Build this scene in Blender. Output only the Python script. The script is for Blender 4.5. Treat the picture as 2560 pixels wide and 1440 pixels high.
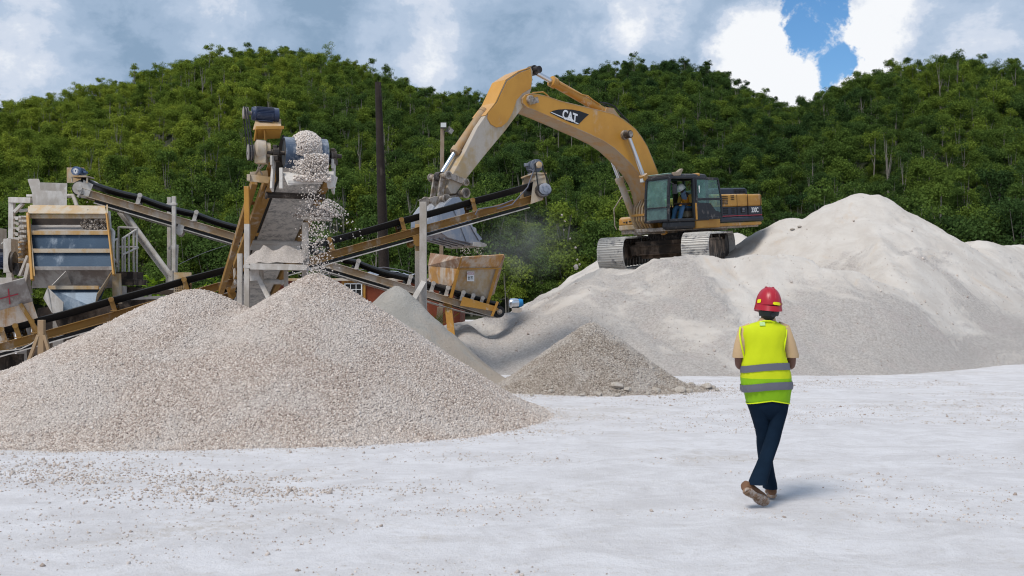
import bpy, bmesh, math, random
import numpy as np
from mathutils import Vector, Matrix, Euler

for o in list(bpy.data.objects):
    bpy.data.objects.remove(o)
S = bpy.context.scene
COL = S.collection
R = math.radians

# ------------------------------------------------------------------ camera
F = 35 / 36 * 2560          # focal length in pixels of the photograph
CH = 1.61                   # eye height
cam_d = bpy.data.cameras.new('camera')
cam_d.lens = 35
cam_d.sensor_width = 36
cam_d.shift_y = 30 / 2560
cam_d.clip_start = 0.1
cam_d.clip_end = 4000
cam_d.dof.use_dof = True
cam_d.dof.focus_distance = 14.0
cam_d.dof.aperture_fstop = 4.0
cam = bpy.data.objects.new('camera', cam_d)
COL.objects.link(cam)
cam.location = (0, 0, CH)
cam.rotation_euler = (R(90), 0, 0)
S.camera = cam

# ------------------------------------------------------------------ world and sun
SUN_EL, SUN_AZ = R(58), R(-140)      # azimuth measured from +Y towards +X
sun_dir = Vector((math.sin(SUN_AZ) * math.cos(SUN_EL), math.cos(SUN_AZ) * math.cos(SUN_EL), math.sin(SUN_EL)))
W = bpy.data.worlds.new('World')
S.world = W
W.use_nodes = True
SKY_STRENGTH = 0.1
SUN_STRENGTH = 2.8
S.view_settings.view_transform = 'Standard'
S.view_settings.look = 'None'
S.view_settings.exposure = 0.0
S.view_settings.gamma = 1.0
S.view_settings.use_curve_mapping = False
S.cycles.use_denoising = True
S.cycles.filter_width = 1.1
S.cycles.max_bounces = 6
S.cycles.diffuse_bounces = 3
S.cycles.glossy_bounces = 3
S.cycles.transparent_max_bounces = 8
S.cycles.transmission_bounces = 4

sl = bpy.data.lights.new('sun', 'SUN')
sl.energy = SUN_STRENGTH
sl.angle = R(20)
sl.color = (1.0, 0.95, 0.87)
sun = bpy.data.objects.new('sun', sl)
COL.objects.link(sun)
sun.location = (0, 0, 60)
sun.rotation_euler = sun_dir.to_track_quat('Z', 'Y').to_euler()


def build_world():
    nt = W.node_tree
    N, L = nt.nodes, nt.links
    N.clear()
    out = N.new('ShaderNodeOutputWorld')
    bg = N.new('ShaderNodeBackground')
    bg.inputs['Strength'].default_value = SKY_STRENGTH
    L.new(bg.outputs[0], out.inputs[0])
    sky = N.new('ShaderNodeTexSky')
    sky.sky_type = 'NISHITA'
    sky.sun_disc = False
    sky.sun_elevation = SUN_EL
    sky.sun_rotation = SUN_AZ
    sky.altitude = 100
    sky.air_density = 1.0
    sky.dust_density = 0.6
    sky.ozone_density = 3.0
    tc = N.new('ShaderNodeTexCoord')

    def noise(vec, scale, detail, rough, dist=0.0, zs=1.0, off=(0, 0, 0)):
        mp = N.new('ShaderNodeMapping')
        mp.inputs['Scale'].default_value = (1, 1, zs)
        mp.inputs['Location'].default_value = off
        L.new(vec, mp.inputs[0])
        n = N.new('ShaderNodeTexNoise')
        n.inputs['Scale'].default_value = scale
        n.inputs['Detail'].default_value = detail
        n.inputs['Roughness'].default_value = rough
        n.inputs['Distortion'].default_value = dist
        L.new(mp.outputs[0], n.inputs['Vector'])
        return n

    def math_(op, a, b=None, clamp=False):
        m = N.new('ShaderNodeMath')
        m.operation = op
        m.use_clamp = clamp
        for i, v in enumerate((a, b)):
            if v is None:
                continue
            if isinstance(v, (int, float)):
                m.inputs[i].default_value = v
            else:
                L.new(v, m.inputs[i])
        return m.outputs[0]

    # warped direction so that cloud edges are ragged
    wn = noise(tc.outputs['Generated'], 8.0, 12, 0.66, 0.0, 1.0)
    sub = N.new('ShaderNodeVectorMath')
    sub.operation = 'SUBTRACT'
    L.new(wn.outputs['Color'], sub.inputs[0])
    sub.inputs[1].default_value = (0.5, 0.5, 0.5)
    sc = N.new('ShaderNodeVectorMath')
    sc.operation = 'SCALE'
    L.new(sub.outputs[0], sc.inputs[0])
    sc.inputs['Scale'].default_value = 0.10
    add = N.new('ShaderNodeVectorMath')
    add.operation = 'ADD'
    L.new(tc.outputs['Generated'], add.inputs[0])
    L.new(sc.outputs[0], add.inputs[1])
    nrm = N.new('ShaderNodeVectorMath')
    nrm.operation = 'NORMALIZE'
    L.new(add.outputs[0], nrm.inputs[0])
    D = nrm.outputs[0]

    def blob(px, py, rpx, soft=1.0):
        d = Vector(((px - 1280) / F, 1, -(py - 750) / F)).normalized()
        dt = N.new('ShaderNodeVectorMath')
        dt.operation = 'DOT_PRODUCT'
        L.new(D, dt.inputs[0])
        dt.inputs[1].default_value = d
        mr = N.new('ShaderNodeMapRange')
        mr.interpolation_type = 'SMOOTHSTEP'
        r = rpx / F
        mr.inputs['From Min'].default_value = math.cos(r)
        mr.inputs['From Max'].default_value = math.cos(r * (1 - soft))
        L.new(dt.outputs['Value'], mr.inputs['Value'])
        return mr.outputs[0]

    n1 = noise(tc.outputs['Generated'], 5.5, 12, 0.60, 0.1, 1.5, (0.3, 0.1, 0.4))
    n2 = noise(tc.outputs['Generated'], 13.0, 12, 0.64, 0.25, 1.3)
    v = math_('ADD', math_('MULTIPLY', n1.outputs['Fac'], 0.85), math_('MULTIPLY', n2.outputs['Fac'], 0.75))
    v = math_('SUBTRACT', math_('MULTIPLY', v, 1.45), 0.86)
    bright = [(60, 60, 230, 0.26), (110, 200, 190, 0.24), (560, 90, 170, 0.22), (650, 20, 160, 0.12), (1010, 130, 170, 0.26), (1040, 20, 210, 0.16), (1880, 110, 120, 0.34),
              (1960, 200, 190, 0.36), (2170, 80, 130, 0.30), (2380, 60, 230, 0.24), (2140, 200, 130, 0.24), (1530, 95, 80, 0.18), (1390, 175, 110, 0.20), (1640, 40, 110, 0.16)]
    dark = [(330, 170, 230, 0.16), (820, 110, 190, 0.26), (1330, 80, 210, 0.14), (1720, 90, 130, 0.14), (480, 230, 150, 0.08), (1200, 220, 120, 0.10), (250, 60, 130, 0.08)]
    for px, py, r, a in bright:
        v = math_('ADD', v, math_('MULTIPLY', blob(px, py, r * 1.25), a * (1.15 if px > 1800 else 0.72)))
    for px, py, r, a in dark:
        v = math_('SUBTRACT', v, math_('MULTIPLY', blob(px, py, r * 1.2), a * 0.8))
    ramp = N.new('ShaderNodeValToRGB')
    cr = ramp.color_ramp
    cr.interpolation = 'EASE'
    pts = [(0.0, (0.255, 0.37, 0.52)), (0.24, (0.36, 0.475, 0.635)), (0.44, (0.47, 0.575, 0.73)), (0.58, (0.64, 0.71, 0.83)), (0.80, (0.93, 0.95, 0.98))]
    while len(cr.elements) < len(pts):
        cr.elements.new(0.5)
    for e, (p, c) in zip(cr.elements, pts):
        e.position = p
        e.color = (*c, 1)
    L.new(v, ramp.inputs['Fac'])
    up = N.new('ShaderNodeVectorMath')
    up.operation = 'SCALE'
    up.inputs['Scale'].default_value = 1.0 / SKY_STRENGTH
    L.new(ramp.outputs['Color'], up.inputs[0])
    # a gap of open blue sky between the clouds
    gap = math_('MAXIMUM', blob(2064, 70, 128, 1.0), blob(2088, 145, 92, 1.0))
    gap = math_('MAXIMUM', gap, blob(2062, -30, 140, 1.0))
    n3 = noise(tc.outputs['Generated'], 26.0, 10, 0.68, 0.3, 1.0)
    gap = math_('ADD', gap, math_('MULTIPLY', math_('SUBTRACT', n3.outputs['Fac'], 0.5), 1.5))
    gm = N.new('ShaderNodeMapRange')
    gm.interpolation_type = 'SMOOTHSTEP'
    gm.inputs['From Min'].default_value = 0.62
    gm.inputs['From Max'].default_value = 0.90
    L.new(gap, gm.inputs['Value'])
    gap = gm.outputs[0]
    mixn = N.new('ShaderNodeMix')
    mixn.data_type = 'RGBA'
    L.new(gap, mixn.inputs['Factor'])
    L.new(up.outputs[0], mixn.inputs[6])
    hs = N.new('ShaderNodeHueSaturation')
    hs.inputs['Saturation'].default_value = 1.25
    hs.inputs['Value'].default_value = 1.4
    L.new(sky.outputs['Color'], hs.inputs['Color'])
    L.new(hs.outputs[0], mixn.inputs[7])
    L.new(mixn.outputs[2], bg.inputs['Color'])


build_world()

# ------------------------------------------------------------------ helpers
def P(px, py, Y):
    """world point that the photograph shows at pixel px, py at a distance Y along the view"""
    return Vector(((px - 1280) / F * Y, Y, CH - (py - 750) / F * Y))


def tag(o, label=None, cat=None, group=None, kind=None):
    if label: o['label'] = label
    if cat: o['category'] = cat
    if group: o['group'] = group
    if kind: o['kind'] = kind
    return o


def thing(name, label, cat, loc=(0, 0, 0), group=None, matrix=None):
    o = bpy.data.objects.new(name, None)
    o.empty_display_size = 0.2
    COL.objects.link(o)
    if matrix is not None:
        o.matrix_world = matrix
    else:
        o.location = loc
    o['_org'] = tuple(loc)
    return tag(o, label, cat, group)


def org(o):
    return Vector(o['_org']) if o is not None and '_org' in o else Vector((0, 0, 0))


class MB:
    """collects shapes and links them as one mesh object"""
    def __init__(s):
        s.v = []
        s.f = []
        s.m = []
        s.cur = 0

    def add(s, vs, fs):
        b = len(s.v)
        s.v += [Vector(v) for v in vs]
        for f in fs:
            s.f.append([b + i for i in f])
            s.m.append(s.cur)
        return s

    def box(s, c, size, rot=None):
        c = Vector(c)
        h = Vector(size) * 0.5
        vs = []
        for sx in (-1, 1):
            for sy in (-1, 1):
                for sz in (-1, 1):
                    q = Vector((sx * h.x, sy * h.y, sz * h.z))
                    if rot is not None:
                        q = rot @ q
                    vs.append(c + q)
        return s.add(vs, [(0, 1, 3, 2), (4, 6, 7, 5), (0, 4, 5, 1), (2, 3, 7, 6), (0, 2, 6, 4), (1, 5, 7, 3)])

    def bar(s, p0, p1, w, h, up=(0, 0, 1), ext=0.0):
        """square bar from p0 to p1, w across, h along up"""
        p0, p1 = Vector(p0), Vector(p1)
        d = (p1 - p0)
        ln = d.length
        d.normalize()
        p0 = p0 - d * ext
        p1 = p1 + d * ext
        up = Vector(up)
        sd = d.cross(up)
        if sd.length < 1e-4:
            sd = d.cross(Vector((0, 1, 0)))
        sd.normalize()
        u = sd.cross(d).normalized()
        vs = []
        for p in (p0, p1):
            for a, b in ((-1, -1), (1, -1), (1, 1), (-1, 1)):
                vs.append(p + sd * a * w / 2 + u * b * h / 2)
        return s.add(vs, [(0, 3, 2, 1), (4, 5, 6, 7), (0, 1, 5, 4), (1, 2, 6, 5), (2, 3, 7, 6), (3, 0, 4, 7)])

    def channel(s, p0, p1, w, h, t=0.012, up=(0, 0, 1), open_side=1):
        """C channel: web on one side and two flanges"""
        p0, p1 = Vector(p0), Vector(p1)
        d = (p1 - p0).normalized()
        sd = d.cross(Vector(up)).normalized()
        u = sd.cross(d).normalized()
        s.bar(p0 - sd * open_side * (w / 2 - t / 2), p1 - sd * open_side * (w / 2 - t / 2), t, h - 2 * t, up)
        s.bar(p0 + u * (h / 2 - t / 2), p1 + u * (h / 2 - t / 2), w, t, up)
        s.bar(p0 - u * (h / 2 - t / 2), p1 - u * (h / 2 - t / 2), w, t, up)
        return s

    def tube(s, pts, r, n=10, cap=True):
        pts = [Vector(p) for p in pts]
        rr = r if isinstance(r, (list, tuple)) else [r] * len(pts)
        rings = []
        ref = None
        for i, p in enumerate(pts):
            a = pts[max(i - 1, 0)]
            b = pts[min(i + 1, len(pts) - 1)]
            d = (b - a).normalized()
            if ref is None:
                ref = Vector((0, 0, 1)) if abs(d.z) < 0.9 else Vector((1, 0, 0))
            sd = d.cross(ref).normalized()
            u = sd.cross(d).normalized()
            ref = u
            rings.append([p + (sd * math.cos(2 * math.pi * k / n) + u * math.sin(2 * math.pi * k / n)) * rr[i] for k in range(n)])
        return s.loft(rings, cap)

    def cyl(s, p0, p1, r, n=20, r2=None):
        return s.tube([p0, p1], [r, r if r2 is None else r2], n)

    def loft(s, rings, cap=True):
        n = len(rings[0])
        vs = [v for r in rings for v in r]
        fs = []
        for i in range(len(rings) - 1):
            for k in range(n):
                k2 = (k + 1) % n
                fs.append((i * n + k, i * n + k2, (i + 1) * n + k2, (i + 1) * n + k))
        if cap:
            fs.append(tuple(range(n - 1, -1, -1)))
            b = (len(rings) - 1) * n
            fs.append(tuple(range(b, b + n)))
        return s.add(vs, fs)

    def prism(s, poly, fn, a, b):
        """polygon poly of 2D points; fn(u, v, w) -> 3D; extruded from w=a to w=b"""
        n = len(poly)
        vs = [fn(u, v, a) for u, v in poly] + [fn(u, v, b) for u, v in poly]
        fs = [tuple(range(n)), tuple(range(2 * n - 1, n - 1, -1))]
        for i in range(n):
            j = (i + 1) % n
            fs.append((i, i + n, j + n, j))
        return s.add(vs, fs)

    def build(s, name, mat=None, parent=None, smooth=False, bevel=0.0, local=False, angle=40, kind=None, label=None, loc=None):
        me = bpy.data.meshes.new(name)
        if loc is not None:
            o0 = Vector(loc)
        elif local or parent is None:
            o0 = Vector((0, 0, 0))
        else:
            o0 = org(parent)
        me.from_pydata([tuple(v - o0) for v in s.v], [], s.f)
        mats = mat if isinstance(mat, (list, tuple)) else [mat]
        for m in mats:
            if m is not None:
                me.materials.append(m)
        if len(mats) > 1:
            me.polygons.foreach_set('material_index', s.m)
        bm = bmesh.new()
        bm.from_mesh(me)
        bmesh.ops.recalc_face_normals(bm, faces=bm.faces)
        bm.to_mesh(me)
        bm.free()
        if smooth:
            me.polygons.foreach_set('use_smooth', [True] * len(me.polygons))
            me.update()
            try:
                me.set_sharp_from_angle(angle=R(angle))
            except Exception:
                pass
        o = bpy.data.objects.new(name, me)
        COL.objects.link(o)
        o['_org'] = tuple(o0)
        if parent is not None:
            o.parent = parent
        elif loc is not None:
            o.location = loc
        if bevel > 0:
            b = o.modifiers.new('bevel', 'BEVEL')
            b.width = bevel
            b.segments = 2
            b.limit_method = 'ANGLE'
            b.angle_limit = R(35)
        if kind: o['kind'] = kind
        if label: o['label'] = label
        return o


def np_mesh(name, V, Q, mat, smooth=False, parent=None, k=4):
    """fast mesh from numpy vertices and faces of k corners"""
    me = bpy.data.meshes.new(name)
    V = np.asarray(V, np.float32)
    Q = np.asarray(Q, np.int32)
    me.vertices.add(len(V))
    me.vertices.foreach_set('co', V.ravel())
    me.loops.add(Q.size)
    me.loops.foreach_set('vertex_index', Q.ravel())
    me.polygons.add(len(Q))
    me.polygons.foreach_set('loop_start', np.arange(0, Q.size, k, dtype=np.int32))
    me.polygons.foreach_set('loop_total', np.full(len(Q), k, np.int32))
    if smooth:
        me.polygons.foreach_set('use_smooth', np.ones(len(Q), bool))
    me.update(calc_edges=True)
    for m in (mat if isinstance(mat, (list, tuple)) else [mat]):
        me.materials.append(m)
    o = bpy.data.objects.new(name, me)
    COL.objects.link(o)
    o['_org'] = (0, 0, 0)
    if parent is not None:
        o.parent = parent
    return o


def hash2(ix, iy, seed):
    h = (ix.astype(np.int64) * 374761393 + iy.astype(np.int64) * 668265263 + seed * 974711) & 0x7fffffff
    h = ((h ^ (h >> 13)) * 1274126177) & 0x7fffffff
    return ((h ^ (h >> 16)) & 0xffff) / 65535.0


def vnoise(x, y, seed=0):
    x = np.asarray(x, float)
    y = np.asarray(y, float)
    ix, iy = np.floor(x), np.floor(y)
    fx, fy = x - ix, y - iy
    fx = fx * fx * fx * (fx * (fx * 6 - 15) + 10)
    fy = fy * fy * fy * (fy * (fy * 6 - 15) + 10)
    a, b = hash2(ix, iy, seed), hash2(ix + 1, iy, seed)
    c, d = hash2(ix, iy + 1, seed), hash2(ix + 1, iy + 1, seed)
    return (a * (1 - fx) + b * fx) * (1 - fy) + (c * (1 - fx) + d * fx) * fy - 0.5


def fbm(x, y, seed=0, octv=4, gain=0.5):
    r = 0
    a = 1.0
    for i in range(octv):
        r = r + a * vnoise(x * 2 ** i + 17.3 * i, y * 2 ** i - 9.1 * i, seed + i)
        a *= gain
    return r


def grid_mesh(name, xs, ys, zf, mat, zcut=None, smooth=True, parent=None):
    X, Y = np.meshgrid(xs, ys)
    Z = zf(X, Y)
    nx, ny = len(xs), len(ys)
    V = np.stack([X.ravel(), Y.ravel(), Z.ravel()], 1)
    i = np.arange(nx - 1)[None, :] + nx * np.arange(ny - 1)[:, None]
    i = i.ravel()
    Q = np.stack([i, i + 1, i + 1 + nx, i + nx], 1)
    if zcut is not None:
        keep = (V[Q][:, :, 2] > zcut).any(1)
        Q = Q[keep]
        used = np.unique(Q)
        rm = np.zeros(len(V), np.int64)
        rm[used] = np.arange(len(used))
        V = V[used]
        Q = rm[Q]
    return np_mesh(name, V, Q, mat, smooth, parent)


# ------------------------------------------------------------------ materials
MATS = {}


def nodes_of(name):
    m = bpy.data.materials.new(name)
    m.use_nodes = True
    nt = m.node_tree
    nt.nodes.clear()
    out = nt.nodes.new('ShaderNodeOutputMaterial')
    bs = nt.nodes.new('ShaderNodeBsdfPrincipled')
    nt.links.new(bs.outputs[0], out.inputs['Surface'])
    return m, nt, nt.nodes, nt.links, bs, out


def n_noise(N, L, vec, scale, detail=4, rough=0.55, dist=0.0, sc=(1, 1, 1)):
    mp = N.new('ShaderNodeMapping')
    mp.inputs['Scale'].default_value = sc
    L.new(vec, mp.inputs[0])
    n = N.new('ShaderNodeTexNoise')
    n.inputs['Scale'].default_value = scale
    n.inputs['Detail'].default_value = detail
    n.inputs['Roughness'].default_value = rough
    n.inputs['Distortion'].default_value = dist
    L.new(mp.outputs[0], n.inputs['Vector'])
    return n.outputs['Fac']


def n_step(N, L, v, a, b):
    mr = N.new('ShaderNodeMapRange')
    mr.interpolation_type = 'SMOOTHSTEP'
    mr.inputs['From Min'].default_value = a
    mr.inputs['From Max'].default_value = b
    L.new(v, mr.inputs['Value'])
    return mr.outputs[0]


def n_mix(N, L, fac, a, b, mode='MIX'):
    mx = N.new('ShaderNodeMix')
    mx.data_type = 'RGBA'
    mx.blend_type = mode
    for sock, v in ((0, fac), (6, a), (7, b)):
        if isinstance(v, (tuple, list)):
            mx.inputs[sock].default_value = (*v, 1)
        elif isinstance(v, (int, float)):
            mx.inputs[sock].default_value = v
        else:
            L.new(v, mx.inputs[sock])
    return mx.outputs[2]


def n_math(N, L, op, a, b=None, clamp=False):
    m = N.new('ShaderNodeMath')
    m.operation = op
    m.use_clamp = clamp
    for i, v in enumerate((a, b)):
        if v is None:
            continue
        if isinstance(v, (int, float)):
            m.inputs[i].default_value = v
        else:
            L.new(v, m.inputs[i])
    return m.outputs[0]


def n_bump(N, L, bs, h, strength=0.3, dist=0.02):
    b = N.new('ShaderNodeBump')
    b.inputs['Strength'].default_value = strength
    b.inputs['Distance'].default_value = dist
    L.new(h, b.inputs['Height'])
    L.new(b.outputs[0], bs.inputs['Normal'])


DUST = (0.56, 0.51, 0.45)


def painted(name, base, base2=None, rough=0.55, metal=0.0, dust=0.3, dcol=DUST, scale=2.5, streak=0.35, rust=0.0, bump=0.15, settle=0.6):
    """painted or bare steel with blotches of lime dust, dust lying on top faces, runs down the sides and rust spots"""
    m, nt, N, L, bs, out = nodes_of(name)
    tc = N.new('ShaderNodeTexCoord')
    ob = tc.outputs['Object']
    base2 = base2 or tuple(c * 0.72 for c in base)
    n0 = n_noise(N, L, ob, scale * 0.8, 5, 0.6)
    col = n_mix(N, L, n_step(N, L, n0, 0.35, 0.7), base, base2)
    if rust > 0:
        nr = n_noise(N, L, ob, scale * 3.1, 8, 0.7, 0.4)
        col = n_mix(N, L, n_step(N, L, nr, 0.74 - rust * 0.22, 0.80 - rust * 0.18), col, (0.13, 0.055, 0.028))
    n1 = n_noise(N, L, ob, scale, 7, 0.65, 0.3)
    n2 = n_noise(N, L, ob, scale * 4, 5, 0.6, 0.0, (1, 1, streak))
    nn = n_math(N, L, 'ADD', n_math(N, L, 'MULTIPLY', n1, 0.6), n_math(N, L, 'MULTIPLY', n2, 0.4))
    th = 0.5 + (0.5 - dust) * 0.34
    df = n_step(N, L, nn, th - 0.07, th + 0.09)
    ge = N.new('ShaderNodeNewGeometry')
    sx = N.new('ShaderNodeSeparateXYZ')
    L.new(ge.outputs['True Normal'], sx.inputs[0])
    upf = n_math(N, L, 'MULTIPLY', n_step(N, L, sx.outputs['Z'], 0.35, 0.9), settle)
    upf = n_math(N, L, 'MULTIPLY', upf, n_step(N, L, n1, 0.3, 0.6))
    df = n_math(N, L, 'MAXIMUM', n_math(N, L, 'MULTIPLY', df, 0.85), upf)
    fin = n_noise(N, L, ob, 45, 3, 0.6)
    dc = n_mix(N, L, fin, tuple(c * 0.8 for c in dcol), tuple(min(1, c * 1.12) for c in dcol))
    col = n_mix(N, L, df, col, dc)
    L.new(col, bs.inputs['Base Color'])
    rg = n_math(N, L, 'ADD', n_math(N, L, 'MULTIPLY', df, 0.92 - rough), rough, True)
    L.new(rg, bs.inputs['Roughness'])
    bs.inputs['Metallic'].default_value = metal
    bs.inputs['Specular IOR Level'].default_value = 0.3
    n_bump(N, L, bs, n_math(N, L, 'ADD', n_noise(N, L, ob, 30, 4), n_math(N, L, 'MULTIPLY', df, 0.5)), bump, 0.01)
    return m


def plain(name, col, rough=0.6, metal=0.0, var=0.12, scale=12, spec=0.4, bump=0.0, bscale=80):
    m, nt, N, L, bs, out = nodes_of(name)
    tc = N.new('ShaderNodeTexCoord')
    n = n_noise(N, L, tc.outputs['Object'], scale, 4, 0.6)
    L.new(n_mix(N, L, n, tuple(c * (1 - var) for c in col), tuple(min(1, c * (1 + var)) for c in col)), bs.inputs['Base Color'])
    bs.inputs['Roughness'].default_value = rough
    bs.inputs['Metallic'].default_value = metal
    bs.inputs['Specular IOR Level'].default_value = spec
    if bump:
        n_bump(N, L, bs, n_noise(N, L, tc.outputs['Object'], bscale, 3), bump, 0.005)
    return m


def glass(name, tint, refl=0.12):
    m, nt, N, L, bs, out = nodes_of(name)
    N.remove(bs)
    tr = N.new('ShaderNodeBsdfTransparent')
    tr.inputs[0].default_value = (*tint, 1)
    gl = N.new('ShaderNodeBsdfGlossy')
    gl.inputs['Roughness'].default_value = 0.05
    df = N.new('ShaderNodeBsdfDiffuse')
    df.inputs[0].default_value = (0.24, 0.44, 0.38, 1)
    tc = N.new('ShaderNodeTexCoord')
    nz = n_step(N, L, n_noise(N, L, tc.outputs['Object'], 3.5, 6, 0.6), 0.35, 0.75)
    m1 = N.new('ShaderNodeMixShader')
    L.new(n_math(N, L, 'ADD', n_math(N, L, 'MULTIPLY', nz, 0.22), 0.12), m1.inputs[0])
    L.new(tr.outputs[0], m1.inputs[1])
    L.new(df.outputs[0], m1.inputs[2])
    m2 = N.new('ShaderNodeMixShader')
    m2.inputs[0].default_value = refl
    L.new(m1.outputs[0], m2.inputs[1])
    L.new(gl.outputs[0], m2.inputs[2])
    L.new(m2.outputs[0], out.inputs['Surface'])
    return m


M = MATS
M['yellow'] = painted('worn_yellow_paint', (0.48, 0.245, 0.048), (0.40, 0.19, 0.036), 0.5, 0, 0.22, rust=0.2)
M['boom_yellow'] = painted('machine_yellow_paint', (0.60, 0.295, 0.050), (0.50, 0.235, 0.040), 0.42, 0, 0.08, scale=1.2, settle=0.35, rust=0.05)
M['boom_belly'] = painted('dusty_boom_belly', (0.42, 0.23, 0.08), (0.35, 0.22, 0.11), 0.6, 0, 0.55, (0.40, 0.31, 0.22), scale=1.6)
M['arm_dusty'] = painted('dust_coated_arm', (0.44, 0.29, 0.12), (0.38, 0.30, 0.20), 0.7, 0, 0.58, (0.50, 0.45, 0.40), scale=1.1, rust=0.22)
M['rail_yellow'] = painted('dusty_yellow_channel', (0.31, 0.165, 0.038), (0.25, 0.13, 0.035), 0.65, 0, 0.26, (0.48, 0.41, 0.34), scale=2.0, rust=0.15, settle=0.8)
M['rail_white'] = painted('lime_coated_channel', (0.42, 0.27, 0.13), (0.45, 0.34, 0.23), 0.8, 0, 0.55, (0.60, 0.54, 0.48), scale=1.5, rust=0.15)
M['white_steel'] = painted('lime_coated_steel', (0.42, 0.375, 0.33), (0.50, 0.46, 0.42), 0.8, 0, 0.5, (0.62, 0.585, 0.55), scale=3, rust=0.2)
M['grey_post'] = painted('dusty_grey_post', (0.36, 0.31, 0.26), (0.42, 0.38, 0.34), 0.85, 0, 0.55, (0.52, 0.47, 0.43), scale=2, rust=0.18)
M['tan_plate'] = painted('dusty_tan_plate', (0.50, 0.30, 0.11), (0.42, 0.30, 0.17), 0.75, 0, 0.55, (0.52, 0.46, 0.38), scale=1.6, rust=0.25)
M['hopper'] = painted('rust_streaked_hopper', (0.52, 0.27, 0.085), (0.36, 0.19, 0.09), 0.75, 0, 0.50, (0.62, 0.54, 0.46), scale=2.2, streak=0.12, rust=0.35)
M['hopper_brown'] = painted('rusty_brown_hopper', (0.26, 0.14, 0.085), (0.32, 0.20, 0.13), 0.85, 0, 0.42, (0.56, 0.46, 0.38), scale=3.0, streak=0.08, rust=0.5)
M['blue_plate'] = painted('blue_steel_plate', (0.038, 0.066, 0.105), (0.058, 0.095, 0.145), 0.35, 0.2, 0.30, (0.36, 0.41, 0.47), scale=1.3, streak=0.25, settle=0.3)
M['grey_plate'] = painted('grey_chute_plate', (0.22, 0.18, 0.16), (0.28, 0.25, 0.23), 0.7, 0, 0.45, (0.46, 0.43, 0.40), scale=2)
M['belt'] = plain('black_rubber_belt', (0.012, 0.012, 0.013), 0.55, 0, 0.4, 6, 0.35, 0.3, 30)
M['belt_dusty'] = painted('dusty_rubber_belt', (0.24, 0.235, 0.23), (0.34, 0.33, 0.32), 0.85, 0, 0.60, (0.60, 0.56, 0.52), scale=7, streak=0.3, settle=0.2)
M['belt_top'] = painted('blue_grey_belt', (0.050, 0.075, 0.12), (0.08, 0.11, 0.16), 0.55, 0, 0.35, (0.40, 0.42, 0.46), scale=5)
M['dark_steel'] = painted('dark_greasy_steel', (0.035, 0.030, 0.028), (0.07, 0.055, 0.045), 0.5, 0.3, 0.28, (0.34, 0.29, 0.25), scale=4, settle=0.5)
M['track'] = painted('lime_caked_track_shoe', (0.13, 0.13, 0.15), (0.20, 0.19, 0.20), 0.6, 0.2, 0.76, (0.80, 0.76, 0.70), scale=3.0, streak=1.0, settle=0.9)
M['carbody'] = painted('muddy_undercarriage', (0.035, 0.028, 0.024), (0.10, 0.07, 0.05), 0.8, 0, 0.40, (0.27, 0.20, 0.15), scale=1.8, settle=0.5)
M['bucket'] = painted('polished_bucket_steel', (0.24, 0.27, 0.33), (0.30, 0.31, 0.35), 0.38, 0.45, 0.38, (0.50, 0.49, 0.50), scale=1.8, settle=0.6)
M['link'] = painted('worn_linkage_steel', (0.16, 0.13, 0.11), (0.30, 0.22, 0.13), 0.5, 0.3, 0.5, (0.50, 0.45, 0.41), scale=6)
M['chrome'] = plain('chrome_rod', (0.62, 0.64, 0.68), 0.30, 1.0, 0.05)
M['cab_black'] = painted('cab_black_paint', (0.016, 0.017, 0.021), (0.028, 0.028, 0.032), 0.4, 0, 0.14, (0.26, 0.23, 0.21), scale=3, settle=0.35)
M['body_navy'] = painted('engine_cover_black', (0.013, 0.016, 0.026), (0.022, 0.026, 0.040), 0.38, 0, 0.14, (0.22, 0.23, 0.26), scale=2, settle=0.3)
M['roof_green'] = painted('pale_green_roof', (0.22, 0.36, 0.30), None, 0.5, 0, 0.3, scale=3)
M['seat'] = plain('tan_seat', (0.33, 0.28, 0.20), 0.8)
M['glass'] = glass('green_tinted_glass', (0.34, 0.70, 0.58), 0.10)
M['mesh_black'] = plain('vent_black', (0.01, 0.01, 0.01), 0.7)
M['red_line'] = plain('red_stripe', (0.40, 0.03, 0.05), 0.5)
M['white_paint'] = plain('white_lettering', (0.78, 0.78, 0.78), 0.5)
M['black_paint'] = plain('black_decal', (0.008, 0.008, 0.009), 0.4)
M['motor_blue'] = painted('blue_motor_paint', (0.055, 0.10, 0.20), (0.08, 0.12, 0.21), 0.45, 0.2, 0.25, (0.42, 0.42, 0.44), scale=7)
M['motor_grey'] = painted('grey_blue_motor_paint', (0.11, 0.13, 0.17), (0.15, 0.17, 0.21), 0.5, 0.2, 0.35, (0.42, 0.41, 0.41), scale=7)
M['motor_navy'] = painted('navy_motor_paint', (0.028, 0.042, 0.085), (0.045, 0.06, 0.11), 0.45, 0.2, 0.2, (0.35, 0.34, 0.35), scale=7)
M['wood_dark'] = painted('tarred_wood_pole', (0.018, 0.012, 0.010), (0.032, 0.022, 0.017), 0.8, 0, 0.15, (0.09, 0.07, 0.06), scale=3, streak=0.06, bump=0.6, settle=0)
M['wood_grey'] = painted('weathered_wood_post', (0.26, 0.19, 0.13), (0.32, 0.25, 0.19), 0.85, 0, 0.3, (0.40, 0.35, 0.30), scale=4, streak=0.08)
M['wood_plank'] = painted('dusty_timber', (0.40, 0.27, 0.15), (0.34, 0.23, 0.14), 0.85, 0, 0.25, (0.50, 0.44, 0.37), scale=4, streak=0.1)
M['red_wall'] = painted('rusty_red_wall', (0.21, 0.050, 0.022), (0.16, 0.042, 0.022), 0.8, 0, 0.15, (0.35, 0.25, 0.20), scale=2, streak=0.1)
M['tarp'] = painted('blue_grey_tarp', (0.10, 0.15, 0.26), (0.16, 0.20, 0.28), 0.5, 0, 0.5, (0.55, 0.56, 0.58), scale=2.5)
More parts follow.
